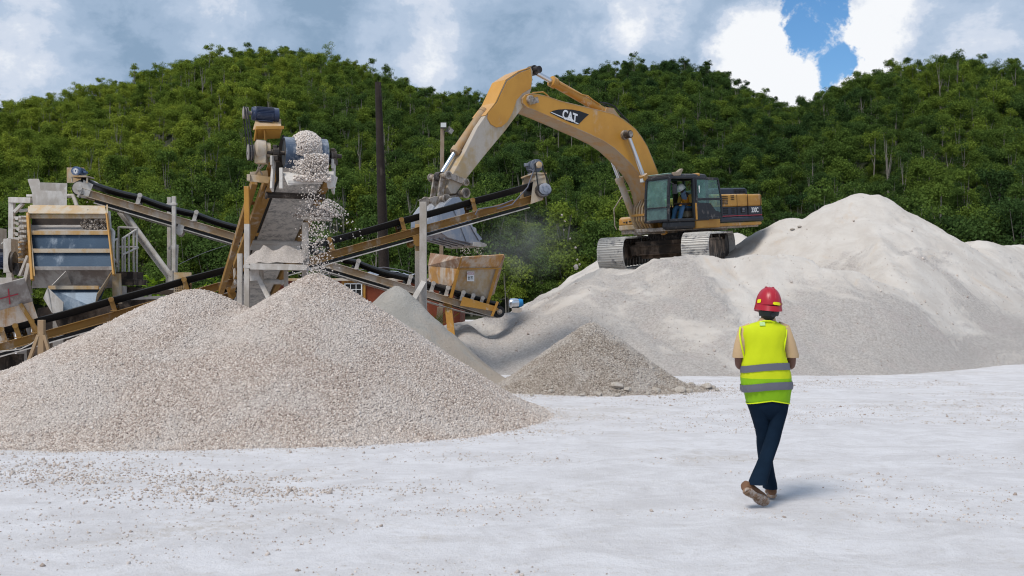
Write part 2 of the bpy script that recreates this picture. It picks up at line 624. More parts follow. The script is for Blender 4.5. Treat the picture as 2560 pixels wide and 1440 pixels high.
M['lamp_body'] = plain('floodlight_housing', (0.10, 0.09, 0.08), 0.6)
M['lamp_glass'] = plain('floodlight_glass', (0.55, 0.56, 0.56), 0.2)
M['silver'] = plain('silver_foil', (0.70, 0.74, 0.80), 0.25, 0.9, 0.15, 8, 0.5, 0.5, 12)
M['bright_blue'] = plain('bright_blue_plastic', (0.02, 0.22, 0.52), 0.45)
M['skin'] = plain('brown_skin', (0.155, 0.070, 0.047), 0.55, 0, 0.12, 10)
M['skin_dark'] = plain('dark_brown_skin', (0.045, 0.022, 0.016), 0.55)
M['hair'] = plain('black_hair', (0.010, 0.009, 0.009), 0.6)
M['helmet_red'] = plain('red_helmet_plastic', (0.40, 0.010, 0.024), 0.32, 0, 0.06, 6, 0.5)
M['helmet_white'] = plain('white_helmet_plastic', (0.72, 0.72, 0.72), 0.35)
M['sticker'] = plain('yellow_reflective_sticker', (0.80, 0.74, 0.0), 0.4)
M['strap'] = plain('dark_strap', (0.022, 0.026, 0.027), 0.6)
M['shirt'] = plain('tan_cotton', (0.54, 0.37, 0.21), 0.85, 0, 0.08, 20, 0.2, 0.2, 60)
M['trousers'] = plain('dark_navy_denim', (0.006, 0.015, 0.030), 0.9, 0, 0.4, 9, 0.08, 0.9, 16)
M['shoe'] = plain('brown_suede', (0.17, 0.085, 0.045), 0.85, 0, 0.2, 14)
M['sole'] = painted('dusty_rubber_sole', (0.28, 0.17, 0.10), None, 0.9, 0, 0.5, (0.52, 0.46, 0.42), scale=20)
M['hi_vis'] = plain('lime_yellow_mesh', (0.56, 0.64, 0.010), 0.7, 0, 0.14, 4, 0.2, 0.8, 7)
M['hi_vis_green'] = plain('lime_green_mesh', (0.24, 0.46, 0.010), 0.7, 0, 0.12, 5, 0.2, 0.7, 8)
M['hi_trim'] = plain('neon_yellow_trim', (0.72, 0.86, 0.0), 0.6)
M['reflective'] = plain('grey_reflective_tape', (0.125, 0.125, 0.155), 0.5, 0.0, 0.06, 10)
M['tag_white'] = plain('pale_green_label', (0.50, 0.72, 0.30), 0.6)
M['op_shirt'] = plain('yellow_shirt', (0.50, 0.27, 0.05), 0.8)
M['op_orange'] = plain('orange_vest', (0.62, 0.22, 0.010), 0.7)
M['op_scarf'] = plain('blue_grey_scarf', (0.18, 0.23, 0.36), 0.8)
M['jeans'] = plain('blue_denim', (0.060, 0.135, 0.25), 0.8, 0, 0.2, 15)
# ------------------------------------------------------------------ ground, piles, hills, forest
rng = np.random.default_rng(7)
random.seed(7)


def ground_mat():
    m, nt, N, L, bs, out = nodes_of('white_lime_ground')
    tc = N.new('ShaderNodeTexCoord')
    ob = tc.outputs['Object']
    big = n_noise(N, L, ob, 0.35, 6, 0.6, 0.6, (1, 1.6, 1))
    str_ = n_noise(N, L, ob, 1.5, 9, 0.74, 0.8, (1.0, 1.25, 1))
    fine = n_noise(N, L, ob, 11, 7, 0.75)
    grain = n_noise(N, L, ob, 60, 4, 0.7)
    c = n_mix(N, L, n_step(N, L, str_, 0.32, 0.68), (0.59, 0.565, 0.57), (0.73, 0.71, 0.725))
    tan = n_math(N, L, 'MULTIPLY', n_step(N, L, big, 0.52, 0.70), n_step(N, L, fine, 0.38, 0.62))
    c = n_mix(N, L, n_math(N, L, 'MULTIPLY', tan, 0.70), c, (0.47, 0.41, 0.35))
    c = n_mix(N, L, n_math(N, L, 'MULTIPLY', n_step(N, L, fine, 0.52, 0.72), 0.5), c, (0.50, 0.455, 0.41))
    c = n_mix(N, L, n_math(N, L, 'MULTIPLY', n_step(N, L, grain, 0.55, 0.70), 0.42), c, (0.42, 0.38, 0.34))
    L.new(c, bs.inputs['Base Color'])
    bs.inputs['Roughness'].default_value = 0.95
    bs.inputs['Specular IOR Level'].default_value = 0.1
    h = n_math(N, L, 'ADD', n_math(N, L, 'MULTIPLY', str_, 0.35), n_math(N, L, 'ADD', n_math(N, L, 'MULTIPLY', fine, 0.9), n_math(N, L, 'MULTIPLY', grain, 0.5)))
    n_bump(N, L, bs, h, 0.6, 0.05)
    return m


def spread(a, b, d, far):
    near = np.arange(a, b, d)
    ext = np.cumsum(d * 1.35 ** np.arange(1, 60))
    ext = ext[ext < far]
    return np.concatenate([(a - ext)[::-1], near, b + ext])


def ground_z(x, y):
    z = 0.014 * fbm(x * 0.3, y * 0.5, 3, 4) + 0.008 * fbm(x * 3.3, y * 4.0, 5, 3)
    rut = np.sin((y - 0.06 * x) * 3.1 + 1.3 * fbm(x * 0.12, y * 0.3, 8, 2)) * 0.002
    r = np.clip((90 - np.hypot(x, y)) / 60, 0, 1)
    return (z + rut) * r - 0.02


ground = grid_mesh('ground', spread(-13, 16, 0.11, 1500), spread(3.0, 27, 0.09, 1500), ground_z, ground_mat())
tag(ground, 'white lime dust ground with faint tyre streaks', 'ground', kind='structure')


# --- stones as real chips
CUBE = np.array([(-1, -1, -1), (1, -1, -1), (1, 1, -1), (-1, 1, -1), (-1, -1, 1), (1, -1, 1), (1, 1, 1), (-1, 1, 1)], float) * 0.5
CUBEQ = np.array([(0, 3, 2, 1), (4, 5, 6, 7), (0, 1, 5, 4), (1, 2, 6, 5), (2, 3, 7, 6), (3, 0, 4, 7)])


def rand_rot(n):
    q = rng.normal(size=(n, 4))
    q /= np.linalg.norm(q, axis=1)[:, None]
    w, x, y, z = q.T
    return np.stack([1 - 2 * (y * y + z * z), 2 * (x * y - z * w), 2 * (x * z + y * w), 2 * (x * y + z * w), 1 - 2 * (x * x + z * z), 2 * (y * z - x * w),
                     2 * (x * z - y * w), 2 * (y * z + x * w), 1 - 2 * (x * x + y * y)], 1).reshape(-1, 3, 3)


def chips(pos, size):
    """angular stone chips: jittered cubes in random rotation"""
    n = len(pos)
    b = CUBE[None] * (1 + rng.uniform(-0.38, 0.22, (n, 8, 3)))
    b = b * rng.uniform(0.65, 1.2, (n, 1, 3)) * np.asarray(size).reshape(-1, 1, 1)
    v = np.einsum('nij,nkj->nki', rand_rot(n), b) + pos[:, None, :]
    q = CUBEQ[None] + (np.arange(n) * 8)[:, None, None]
    return v.reshape(-1, 3), q.reshape(-1, 4)


def stone_mat(name, c1, c2, c3):
    m, nt, N, L, bs, out = nodes_of(name)
    ge = N.new('ShaderNodeNewGeometry')
    ramp = N.new('ShaderNodeValToRGB')
    cr = ramp.color_ramp
    cr.elements.new(0.5)
    for e, (p, c) in zip(cr.elements, ((0.0, c1), (0.55, c2), (1.0, c3))):
        e.position = p
        e.color = (*c, 1)
    L.new(ge.outputs['Random Per Island'], ramp.inputs['Fac'])
    tc = N.new('ShaderNodeTexCoord')
    nz = n_noise(N, L, tc.outputs['Object'], 1.1, 4, 0.6, 0.5)
    c = n_mix(N, L, n_math(N, L, 'MULTIPLY', n_step(N, L, nz, 0.42, 0.68), 0.35), ramp.outputs['Color'], (0.62, 0.585, 0.56))
    L.new(c, bs.inputs['Base Color'])
    bs.inputs['Roughness'].default_value = 0.95
    bs.inputs['Specular IOR Level'].default_value = 0.12
    return m


M['stone'] = stone_mat('pale_limestone_chips', (0.33, 0.262, 0.222), (0.52, 0.443, 0.392), (0.70, 0.62, 0.562))
M['stone_tan'] = stone_mat('tan_limestone_chips', (0.235, 0.195, 0.162), (0.365, 0.313, 0.268), (0.51, 0.453, 0.40))


def bed_mat(name, a, b, fine=42):
    m, nt, N, L, bs, out = nodes_of(name)
    tc = N.new('ShaderNodeTexCoord')
    ob = tc.outputs['Object']
    g = n_noise(N, L, ob, fine, 5, 0.75)
    c = n_mix(N, L, n_step(N, L, g, 0.35, 0.65), a, b)
    L.new(c, bs.inputs['Base Color'])
    bs.inputs['Roughness'].default_value = 0.95
    bs.inputs['Specular IOR Level'].default_value = 0.1
    n_bump(N, L, bs, g, 0.8, 0.03)
    return m


M['bed'] = bed_mat('gravel_bed', (0.17, 0.14, 0.12), (0.30, 0.255, 0.225))  # bed darkened: shade of the gaps between stones painted into its colour
M['bed_tan'] = bed_mat('tan_gravel_bed', (0.13, 0.11, 0.092), (0.25, 0.21, 0.185))  # tan bed, with the same gap shade painted in


def cone(x, y, ax, ay, h, s, r0=0.15):
    d = np.hypot(x - ax, y - ay)
    return h - s * (np.sqrt(d * d + r0 * r0) - r0)


def rect(x, y, x0, x1, y0, y1, h, s):
    d = np.hypot(np.maximum(np.maximum(x0 - x, x - x1), 0), np.maximum(np.maximum(y0 - y, y - y1), 0))
    return h - s * d


def ridge(x, y, a, b, s):
    ax, ay, az = a
    bx, by, bz = b
    dx, dy = bx - ax, by - ay
    t = np.clip(((x - ax) * dx + (y - ay) * dy) / (dx * dx + dy * dy), 0, 1)
    d = np.hypot(x - ax - t * dx, y - ay - t * dy)
    return az + (bz - az) * t - s * (np.sqrt(d * d + 0.01) - 0.1)


def smax(zs, k=9.0):
    m = np.max(zs, axis=0)
    return m + np.log(np.sum([np.exp(np.clip((z - m) * k, -60, 0)) for z in zs], axis=0)) / k


def toe(z, k=9.0):
    return np.log1p(np.exp(np.clip(z * k, -50, 50))) / k - 0.085


A0 = P(790, 678, 14.3)
B0 = P(488, 716, 14.8)


def front_pile_z(x, y):
    n = 0.035 * fbm(x * 1.1, y * 1.1, 21, 4)
    a = cone(x, y, A0.x, A0.y, A0.z + 0.03, 0.665, 0.16)
    b = cone(x, y, B0.x, B0.y, B0.z + 0.02, 0.50, 0.25)
    c = cone(x, y, -7.6, 13.9, 0.62, 0.42, 0.4)
    e = cone(x, y, -3.9, 13.2, 0.92, 0.50, 0.3)
    return toe(smax([a, b, c, e], 11) + n, 8)


S0 = P(1480, 800, 18.7)


def small_pile_z(x, y):
    n = 0.05 * fbm(x * 1.6, y * 1.6, 31, 4)
    a = cone(x, y, S0.x, S0.y, S0.z + 0.03, 0.73, 0.12)
    return toe(smax([a, cone(x, y, 2.75, 18.2, 0.16, 0.22), cone(x, y, -0.1, 18.3, 0.10, 0.2)], 14) + n, 13)


G0 = P(992, 700, 19.6)


def fines_pile_z(x, y):
    n = 0.14 * fbm(x * 1.2, y * 1.2, 41, 5)
    a = cone(x, y, G0.x, G0.y, G0.z, 0.98, 0.12)
    b = ridge(x, y, (G0.x + 0.2, 19.3, 1.45), (-0.15, 18.9, 0.22), 0.8)
    return toe(smax([a, b], 12) + n, 9)


def pile(name, zf, xs, ys, bed, stone, nst, smin, smax_, label, cat, loc, inview=None):
    t = thing(name, label, cat, loc)
    g = grid_mesh('bed', xs, ys, zf, bed, zcut=-0.07, parent=t)
    g.location = -Vector(loc)
    n = nst * 3
    x = rng.uniform(xs[0], xs[-1], n)
    y = rng.uniform(ys[0], ys[-1], n)
    z = zf(x, y)
    e = 0.03
    slope = np.hypot((zf(x + e, y) - z) / e, (zf(x, y + e) - z) / e)
    keep = inview(x, y, z) & (rng.random(n) < np.sqrt(1 + slope ** 2) / 1.45)
    x, y, z = x[keep][:nst], y[keep][:nst], z[keep][:nst]
    sz = rng.uniform(smin, smax_, len(x)) * (1 + 0.5 * (rng.random(len(x)) > 0.93)) * (1 + .18 * np.exp(-np.maximum(z, 0) * 4))
    V, Q = chips(np.stack([x, y, z + sz * rng.uniform(-0.15, 0.55, len(x))], 1), sz)
    s = np_mesh('stones', V, Q, stone, parent=t)
    s.location = -Vector(loc)
    s['kind'] = 'stuff'
    return t


pile('gravel_pile', front_pile_z, np.arange(-9.5, 1.4, 0.06), np.arange(10.4, 18.5, 0.06), M['bed'], M['stone'], 450000, 0.0095, 0.0195,
     'large double-humped heap of pale crushed stone under the pouring conveyor', 'gravel pile', (-3.6, 14.3, 0),
     lambda x, y, z: (z > -0.055) & (y < 15.6) & (x > -y * 0.56) & ((z > -.02) | (rng.random(len(x)) < 0.4)))
pile('gravel_pile', small_pile_z, np.arange(-1.6, 4.4, 0.05), np.arange(15.8, 21.4, 0.05), M['bed_tan'], M['stone_tan'], 120000, 0.011, 0.024,
     'small pointed cone of darker tan gravel in front of the white bank', 'gravel pile', (1.5, 18.7, 0),
     lambda x, y, z: (z > -0.05) & (y < 19.5))


def mound_mat():
    m, nt, N, L, bs, out = nodes_of('white_limestone_screenings')
    tc = N.new('ShaderNodeTexCoord')
    ob = tc.outputs['Object']
    sx = N.new('ShaderNodeSeparateXYZ')
    L.new(ob, sx.inputs[0])
    big = n_noise(N, L, ob, 0.33, 7, 0.62, 0.8)
    mid = n_noise(N, L, ob, 1.3, 7, 0.65, 0.5)
    fine = n_noise(N, L, ob, 17, 5, 0.8)
    vf = n_noise(N, L, ob, 42, 3, 0.8)
    # coarse stone lies low on the slopes, powder above
    hz = n_math(N, L, 'ADD', n_math(N, L, 'MULTIPLY', sx.outputs['Z'], -0.13), n_math(N, L, 'MULTIPLY', big, 1.25))
    hz = n_math(N, L, 'ADD', hz, n_math(N, L, 'MULTIPLY', mid, 0.35))
    coarse = n_step(N, L, hz, 0.46, 0.64)
    powder = n_mix(N, L, n_step(N, L, mid, 0.3, 0.7), (0.52, 0.47, 0.425), (0.61, 0.565, 0.52))
    powder = n_mix(N, L, n_math(N, L, 'MULTIPLY', n_step(N, L, n_noise(N, L, ob, 0.8, 8, 0.7, 1.2, (1, 1, 0.5)), 0.56, 0.72), 0.55), powder, (0.54, 0.43, 0.33))
    gr = n_mix(N, L, n_step(N, L, fine, 0.36, 0.62), (0.47, 0.42, 0.385), (0.66, 0.61, 0.57))
    gr = n_mix(N, L, n_math(N, L, 'MULTIPLY', n_step(N, L, vf, 0.56, 0.70), 0.42), gr, (0.25, 0.22, 0.20))
    gr = n_mix(N, L, n_math(N, L, 'MULTIPLY', n_step(N, L, mid, 0.5, 0.7), 0.30), gr, (0.60, 0.50, 0.47))
    c = n_mix(N, L, coarse, powder, gr)
    c = n_mix(N, L, n_math(N, L, 'MULTIPLY', n_step(N, L, fine, 0.62, 0.72), 0.25), c, (0.34, 0.30, 0.27))
    L.new(c, bs.inputs['Base Color'])
    bs.inputs['Roughness'].default_value = 0.97
    bs.inputs['Specular IOR Level'].default_value = 0.08
    h = n_math(N, L, 'ADD', n_math(N, L, 'MULTIPLY', fine, n_math(N, L, 'ADD', n_math(N, L, 'MULTIPLY', coarse, 0.8), 0.2)), n_math(N, L, 'MULTIPLY', mid, 0.8))
    n_bump(N, L, bs, h, 0.9, 0.09)
    return m


def mound_z(x, y):
    wx = x + 0.3 * fbm(x * 0.35, y * 0.35, 61, 3)
    wy = y + 0.3 * fbm(x * 0.35, y * 0.35, 67, 3)
    n = 0.16 * fbm(x * 0.6, y * 0.6, 51, 6) + 0.07 * fbm(x * 2.2, y * 1.4, 55, 4)
    gul = np.abs(fbm(x * 0.55 + 0.25 * y, y * 0.16 - 0.06 * x, 71, 4))
    pk = np.minimum(cone(x, y, 11.6, 33.0, 5.55, 0.70, 0.05), 5.13 + 0.12 * vnoise(x * 1.3, y * 1.3, 4))
    lip = 0.25 * np.exp(-((y - 26.7) / 0.5) ** 2) * (1 / (1 + np.exp(-(x - 3.35) * 6))) * (x < 8) - 0.22 * np.exp(-((y - 26.9) / 1.3) ** 2) * np.exp(-((x - 2.75) / 0.5) ** 2)
    zs = [rect(wx, wy, 2.5, 9.0, 26.2, 36.5, 2.54, 0.56) + lip, pk,
          rect(wx, wy, 15.2, 34, 32.3, 42, 3.5, 0.52), cone(x, y, 9.3, 33.2, 4.30, 0.56, 0.25), cone(x, y, 13.3, 33.4, 4.22, 0.56, 0.3), ridge(x, y, (11.5, 32.2, 4.45), (10.4, 27.2, 2.5), 0.60), cone(wx, wy, 11.4, 28.3, 3.05, 0.58), cone(wx, wy, 4.6, 25.4, 2.2, 0.60, 0.3),
          cone(wx, wy, 7.5, 26.0, 2.1, 0.58, 0.3), cone(wx, wy, 15.9, 30.4, 2.4, 0.52, 0.4),
          ridge(wx, wy, (1.4, 27.4, 1.75), (-1.35, 25.6, 1.05), 0.55), ridge(wx, wy, (-1.0, 25.0, 0.95), (-1.45, 22.6, 0.70), 0.55), ridge(x, y, (-1.0, 24.2, .62), (2.2, 23.8, .75), 0.42), ridge(wx, wy, (4.6, 38.2, 4.0), (8.7, 38.2, 4.25), 0.62), cone(wx, wy, 1.9, 24.3, 1.35, 0.52, 0.3)]
    z = smax(zs, 13) + n + 0.30 * (gul - 0.2)
    lim = (y - 21.4 - 0.78 * np.clip(x - 8.0, 0, 30) - 0.4 * vnoise(x * .5, y * .2, 9)) * 0.72
    return toe(-smax([-z, -lim], 9), 7)


mound = grid_mesh('limestone_bank', np.concatenate([np.arange(-3.2, 18, 0.07), np.arange(18, 36, 0.25)]), np.arange(19.4, 47, 0.08), mound_z, mound_mat(), zcut=-0.07)
tag(mound, 'huge white limestone bank carrying the excavator, with a higher peak at its right', 'stone bank')


def bank_stones():
    n = 60000
    x = rng.uniform(-2.5, 17, n)
    y = rng.uniform(20.8, 33, n)
    z = mound_z(x, y)
    e = .12
    hollow = (mound_z(x + e, y) + mound_z(x - e, y) + mound_z(x, y + e) + mound_z(x, y - e)) / 4 - z
    low = np.clip(1.35 - z * .38, .05, 1)
    k = (z > -.04) & (rng.random(n) < (.02 + .12 * low + np.clip(hollow, 0, .03) * 8) * (fbm(x * .8, y * .8, 301, 4) > -.12))
    x, y, z = x[k], y[k], z[k]
    sz = rng.uniform(.008, .022, len(x)) * (1 + 1.5 * (rng.random(len(x)) > .975))
    V, Q = chips(np.stack([x, y, z + sz * .2], 1), sz)
    return tag(np_mesh('loose_gravel', V, Q, M['stone']), 'loose stones strewn over the slopes of the white bank', 'gravel', kind='stuff')


bank_stones()


def fines_mat():
    m, nt, N, L, bs, out = nodes_of('grey_stone_fines')
    tc = N.new('ShaderNodeTexCoord')
    ob = tc.outputs['Object']
    mid = n_noise(N, L, ob, 1.5, 7, 0.65, 0.6)
    fine = n_noise(N, L, ob, 24, 5, 0.8)
    sx = N.new('ShaderNodeSeparateXYZ')
    L.new(ob, sx.inputs[0])
    c = n_mix(N, L, n_step(N, L, mid, 0.35, 0.65), (0.36, 0.34, 0.31), (0.47, 0.44, 0.40))
    c = n_mix(N, L, n_math(N, L, 'MULTIPLY', n_step(N, L, n_math(N, L, 'ADD', mid, n_math(N, L, 'MULTIPLY', sx.outputs['Z'], -0.16)), 0.25, 0.5), 0.7), c, (0.40, 0.32, 0.25))
    c = n_mix(N, L, n_math(N, L, 'MULTIPLY', n_step(N, L, fine, 0.5, 0.7), 0.5), c, (0.26, 0.23, 0.20))
    L.new(c, bs.inputs['Base Color'])
    bs.inputs['Roughness'].default_value = 0.97
    n_bump(N, L, bs, n_math(N, L, 'ADD', fine, mid), 0.8, 0.05)
    return m


M['fines'] = fines_mat()
fp = grid_mesh('fines_pile', np.arange(-5.5, 1.2, 0.05), np.arange(17.2, 23.5, 0.05), fines_pile_z, M['fines'], zcut=-0.07)
tag(fp, 'steep grey heap of stone fines around the thin support posts', 'fines pile')

# loose stones lying on the ground: nobody could count them
def scatter_ground():
    ps = []
    def put(n, x0, x1, y0, y1, thr, scale, seed):
        x = rng.uniform(x0, x1, n)
        y = rng.uniform(y0, y1, n)
        k = fbm(x * scale, y * scale * 2.2, seed, 4) > thr
        ps.append(np.stack([x[k], y[k]], 1))
    put(30000, -9, 9, 8.5, 22, 0.24, 0.45, 91)
    put(44000, -9, 9, 4.2, 20, 0.03, 0.4, 92)
    # drift of tan chips at the left front
    n = 5200
    t = rng.random(n)
    x = -6.5 + 6.3 * t + rng.normal(0, 0.45, n)
    y = 10.1 - 2.2 * t + rng.normal(0, 0.42, n)
    k = fbm(x * 0.9, y * 1.6, 95, 4) > -0.1 * rng.random(n)
    ps.append(np.stack([x[k], y[k]], 1))
    # run-out in front of the heaps
    for zf, x0, x1, y0, y1, n in ((front_pile_z, -8, 2.2, 9.5, 15, 60000), (small_pile_z, -1.5, 4.5, 15.5, 18.5, 30000)):
        x = rng.uniform(x0, x1, n)
        y = rng.uniform(y0, y1, n)
        z = zf(x, y)
        k = (z < -0.03) & (rng.random(n) < np.clip((z + .0848) / .055, 0, 1) ** .75 * .55)
        ps.append(np.stack([x[k], y[k]], 1))
    p = np.concatenate(ps)
    sz = rng.uniform(0.003, 0.013, len(p)) * (1 + 1.3 * (rng.random(len(p)) > 0.97))
    sz = sz + 0.007 * (np.hypot((p[:, 0] + 3.5) / 3.2, (p[:, 1] - 9.0) / 1.3) < 1) * rng.random(len(p))
    z = ground_z(p[:, 0], p[:, 1]) + sz * 0.12
    V, Q = chips(np.column_stack([p, z]), sz)
    return tag(np_mesh('loose_gravel', V, Q, M['stone']), 'loose tan chips scattered over the white ground', 'gravel', kind='stuff')


scatter_ground()

# --- hills
PXS = np.array([-900, -300, 0, 150, 300, 390, 500, 640, 760, 850, 930, 1000, 1100, 1200, 1300, 1400, 1500, 1600, 1700, 1780, 1860, 1930, 1975, 2020, 2090, 2190, 2300, 2400, 2480, 2560, 2900, 3500])
YCS = np.array([330, 300, 282, 262, 222, 190, 152, 135, 145, 158, 185, 205, 238, 250, 232, 196, 174, 165, 172, 190, 225, 268, 285, 275, 240, 205, 180, 174, 180, 190, 210, 260])
RCS = np.array([230, 225, 215, 215, 225, 230, 235, 240, 240, 240, 240, 240, 250, 255, 255, 255, 255, 250, 245, 245, 240, 235, 232, 228, 215, 205, 200, 200, 200, 200, 210, 220.0])
HILL_Y0 = 84.0


def hill_z(x, y):
    px = 1280 + F * x / np.maximum(y, 1)
    rc = np.interp(px, PXS, RCS)
    yc = np.interp(px, PXS, YCS)
    zc = CH + (750 - (yc + 52)) / F * rc
    t = np.clip((y - HILL_Y0) / (rc - HILL_Y0), 0, 1.6)
    s = np.where(t < 1, zc * (0.35 * t + 0.65 * t * t * (3 - 2 * t)) , zc * (1 - 0.5 * (t - 1)))
    s = np.where(t < 1, zc * (0.8 * t + 0.2 * np.sin(t * np.pi / 2)), s)
    return s + np.clip(t * 3, 0, 1) * (3.0 * fbm(x * 0.03, y * 0.03, 81, 4) + 2.6 * fbm(x * 0.10, y * 0.10, 85, 3)) - 0.05


hm, hnt, N_, L_, hbs, _o = nodes_of('forest_floor')
_tc = N_.new('ShaderNodeTexCoord')
L_.new(n_mix(N_, L_, n_noise(N_, L_, _tc.outputs['Object'], 0.4, 6, 0.7), (0.012, 0.020, 0.006), (0.045, 0.050, 0.020)), hbs.inputs['Base Color'])
hbs.inputs['Roughness'].default_value = 1.0
hill = grid_mesh('hills', np.arange(-330, 331, 3.0), np.arange(HILL_Y0 - 2, 330, 3.0), hill_z, hm)
tag(hill, 'steep wooded hills closing the quarry yard', 'hills', kind='structure')


def leaf_mat(name, cols, seed=0.0):
    m, nt, N, L, bs, out = nodes_of(name)
    N.remove(bs)
    oi = N.new('ShaderNodeObjectInfo')
    ge = N.new('ShaderNodeNewGeometry')
    ramp = N.new('ShaderNodeValToRGB')
    cr = ramp.color_ramp
    while len(cr.elements) < len(cols):
        cr.elements.new(0.5)
    for i, (e, c) in enumerate(zip(cr.elements, cols)):
        e.position = i / (len(cols) - 1)
        e.color = (*c, 1)
    pn = n_noise(N, L, oi.outputs['Location'], 0.018, 4, 0.6)  # broad tone patches: species variety, with cloud light and shade painted in
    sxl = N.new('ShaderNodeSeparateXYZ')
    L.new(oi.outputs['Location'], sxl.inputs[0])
    sun_left = n_step(N, L, sxl.outputs['X'], 30.0, -75.0)  # trees further left get lighter leaves: sunlight painted into their colour
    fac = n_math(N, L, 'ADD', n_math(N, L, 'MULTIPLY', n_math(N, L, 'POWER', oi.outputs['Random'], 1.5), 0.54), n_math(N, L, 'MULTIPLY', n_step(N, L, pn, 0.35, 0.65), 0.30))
    fac = n_math(N, L, 'ADD', fac, n_math(N, L, 'MULTIPLY', sun_left, 0.40), True)
    L.new(fac, ramp.inputs['Fac'])
    br = N.new('ShaderNodeHueSaturation')
    L.new(ramp.outputs['Color'], br.inputs['Color'])
    L.new(n_math(N, L, 'ADD', n_math(N, L, 'MULTIPLY', ge.outputs['Random Per Island'], 0.5), 0.72), br.inputs['Value'])
    df = N.new('ShaderNodeBsdfDiffuse')
    L.new(br.outputs[0], df.inputs[0])
    tr = N.new('ShaderNodeBsdfTranslucent')
    L.new(br.outputs[0], tr.inputs[0])
    mx = N.new('ShaderNodeMixShader')
    mx.inputs[0].default_value = 0.30
    L.new(df.outputs[0], mx.inputs[1])
    L.new(tr.outputs[0], mx.inputs[2])
    L.new(mx.outputs[0], out.inputs['Surface'])
    return m


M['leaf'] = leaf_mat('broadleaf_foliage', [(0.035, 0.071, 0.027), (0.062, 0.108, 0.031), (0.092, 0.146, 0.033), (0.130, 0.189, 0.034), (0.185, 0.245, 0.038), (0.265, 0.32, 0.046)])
M['leaf_bright'] = leaf_mat('bright_foliage', [(0.12, 0.20, 0.014), (0.18, 0.27, 0.020), (0.10, 0.18, 0.016)])
M['bark'] = plain('pale_grey_bark', (0.22, 0.195, 0.165), 0.9, 0, 0.35, 3)


def tree_meshes(seed, h, crown_r, crown_h, trunk_clear, lobes, ncards, card, flat=1.0, spread_=0.62, thin=1.0):
    rr = np.random.default_rng(seed)
    # crown: leaf cards spread over the shells of several lobes
    V = []
    per = ncards // lobes
    cz = h - crown_h / 2
    cents = []
    for i in range(lobes):
        a = rr.uniform(0, 2 * np.pi)
        r = crown_r * spread_ * np.sqrt(rr.random()) * (0 if i == 0 else 1)
        zz = rr.uniform(-0.5, 0.5) * crown_h * 0.86 if i else crown_h * 0.22
        lr = crown_r * rr.uniform(0.40, 0.66)
        cents.append((r * np.cos(a), r * np.sin(a), cz + zz, lr))
    for cx, cy, cz_, lr in cents:
        d = rr.normal(size=(per, 3))
        d /= np.linalg.norm(d, axis=1)[:, None]
        d[:, 2] = np.where(d[:, 2] < -0.35, -d[:, 2], d[:, 2])
        rad = lr * (rr.uniform(0.0, 1.0, per) ** 0.35) * rr.uniform(0.75, 1.2, per)
        p = np.stack([cx + d[:, 0] * rad, cy + d[:, 1] * rad, cz_ + d[:, 2] * rad * 0.86 * flat], 1)
        nrm = d + rr.normal(0, 0.75, (per, 3)) + np.array([0, 0, 0.15])
        nrm /= np.linalg.norm(nrm, axis=1)[:, None]
        t = np.cross(nrm, rr.normal(size=(per, 3)))
        t /= np.linalg.norm(t, axis=1)[:, None]
        b = np.cross(nrm, t)
        s = card * rr.uniform(0.5, 1.25, (per, 1))
        q = np.stack([p - t * s * 0.5, p + b * s * 0.42 - nrm * s * 0.12, p + t * s * 0.5, p - b * s * 0.42 - nrm * s * 0.12], 1)
        V.append(q.reshape(-1, 3))
    V = np.concatenate(V)
    Q = np.arange(len(V)).reshape(-1, 4)
    mb = MB()
    lean = rr.normal(0, 0.04 * h, 2)
    top = Vector((lean[0], lean[1], h * 0.86))
    r0 = 0.0095 * h * thin
    pts = [Vector((0, 0, -0.6)), Vector((lean[0] * 0.2 + rr.normal(0, .05), lean[1] * 0.2, h * 0.3)), Vector((lean[0] * 0.55, lean[1] * 0.55 + rr.normal(0, .08), h * 0.6)), top]
    mb.tube(pts, [r0 * 1.3, r0, r0 * 0.75, r0 * 0.25], 6)
    for cx, cy, cz_, lr in cents[1:5]:
        st = pts[1].lerp(pts[2], rr.uniform(0.2, 1.0))
        e = Vector((cx, cy, cz_))
        mid = st.lerp(e, 0.5) + Vector((0, 0, -0.05 * h))
        mb.tube([st, mid, e], [r0 * 0.5, r0 * 0.34, r0 * 0.12], 5)
    return V, Q, mb


KINDS = [
    ('broadleaf_tree', 11, 6.6, 2.0, 4.9, .4, 13, 4600, 0.19, 1.0, 0.60, 1.0),
    ('broadleaf_tree', 12, 5.6, 2.3, 4.3, .4, 14, 5000, 0.20, 1.0, 0.66, 1.0),
    ('broadleaf_tree', 13, 7.2, 1.75, 5.4, .4, 13, 4400, 0.18, 1.0, 0.58, 1.0),
    ('slender_tree', 14, 8.0, 1.25, 3.9, .6, 9, 1700, 0.18, 1.1, 0.60, 1.0),
    ('slender_tree', 15, 8.6, 1.25, 3.4, .7, 8, 1100, 0.18, 1.1, 0.75, 1.0),
    ('columnar_tree', 16, 6.8, 0.85, 5.2, .3, 9, 1900, 0.17, 1.4, 0.30, 0.8),
    ('sparse_tree', 17, 7.6, 1.7, 4.6, .5, 11, 1150, 0.18, 0.9, 0.95, 1.0),
    ('round_bush', 18, 3.2, 1.7, 3.2, .1, 12, 3000, 0.17, 1.05, 0.66, 0.8),
]
SRC = []
for kd in KINDS:
    V, Q, mb = tree_meshes(*kd[1:])
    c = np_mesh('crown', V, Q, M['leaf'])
    t = mb.build('trunk', M['bark'])
    SRC.append((c, t))

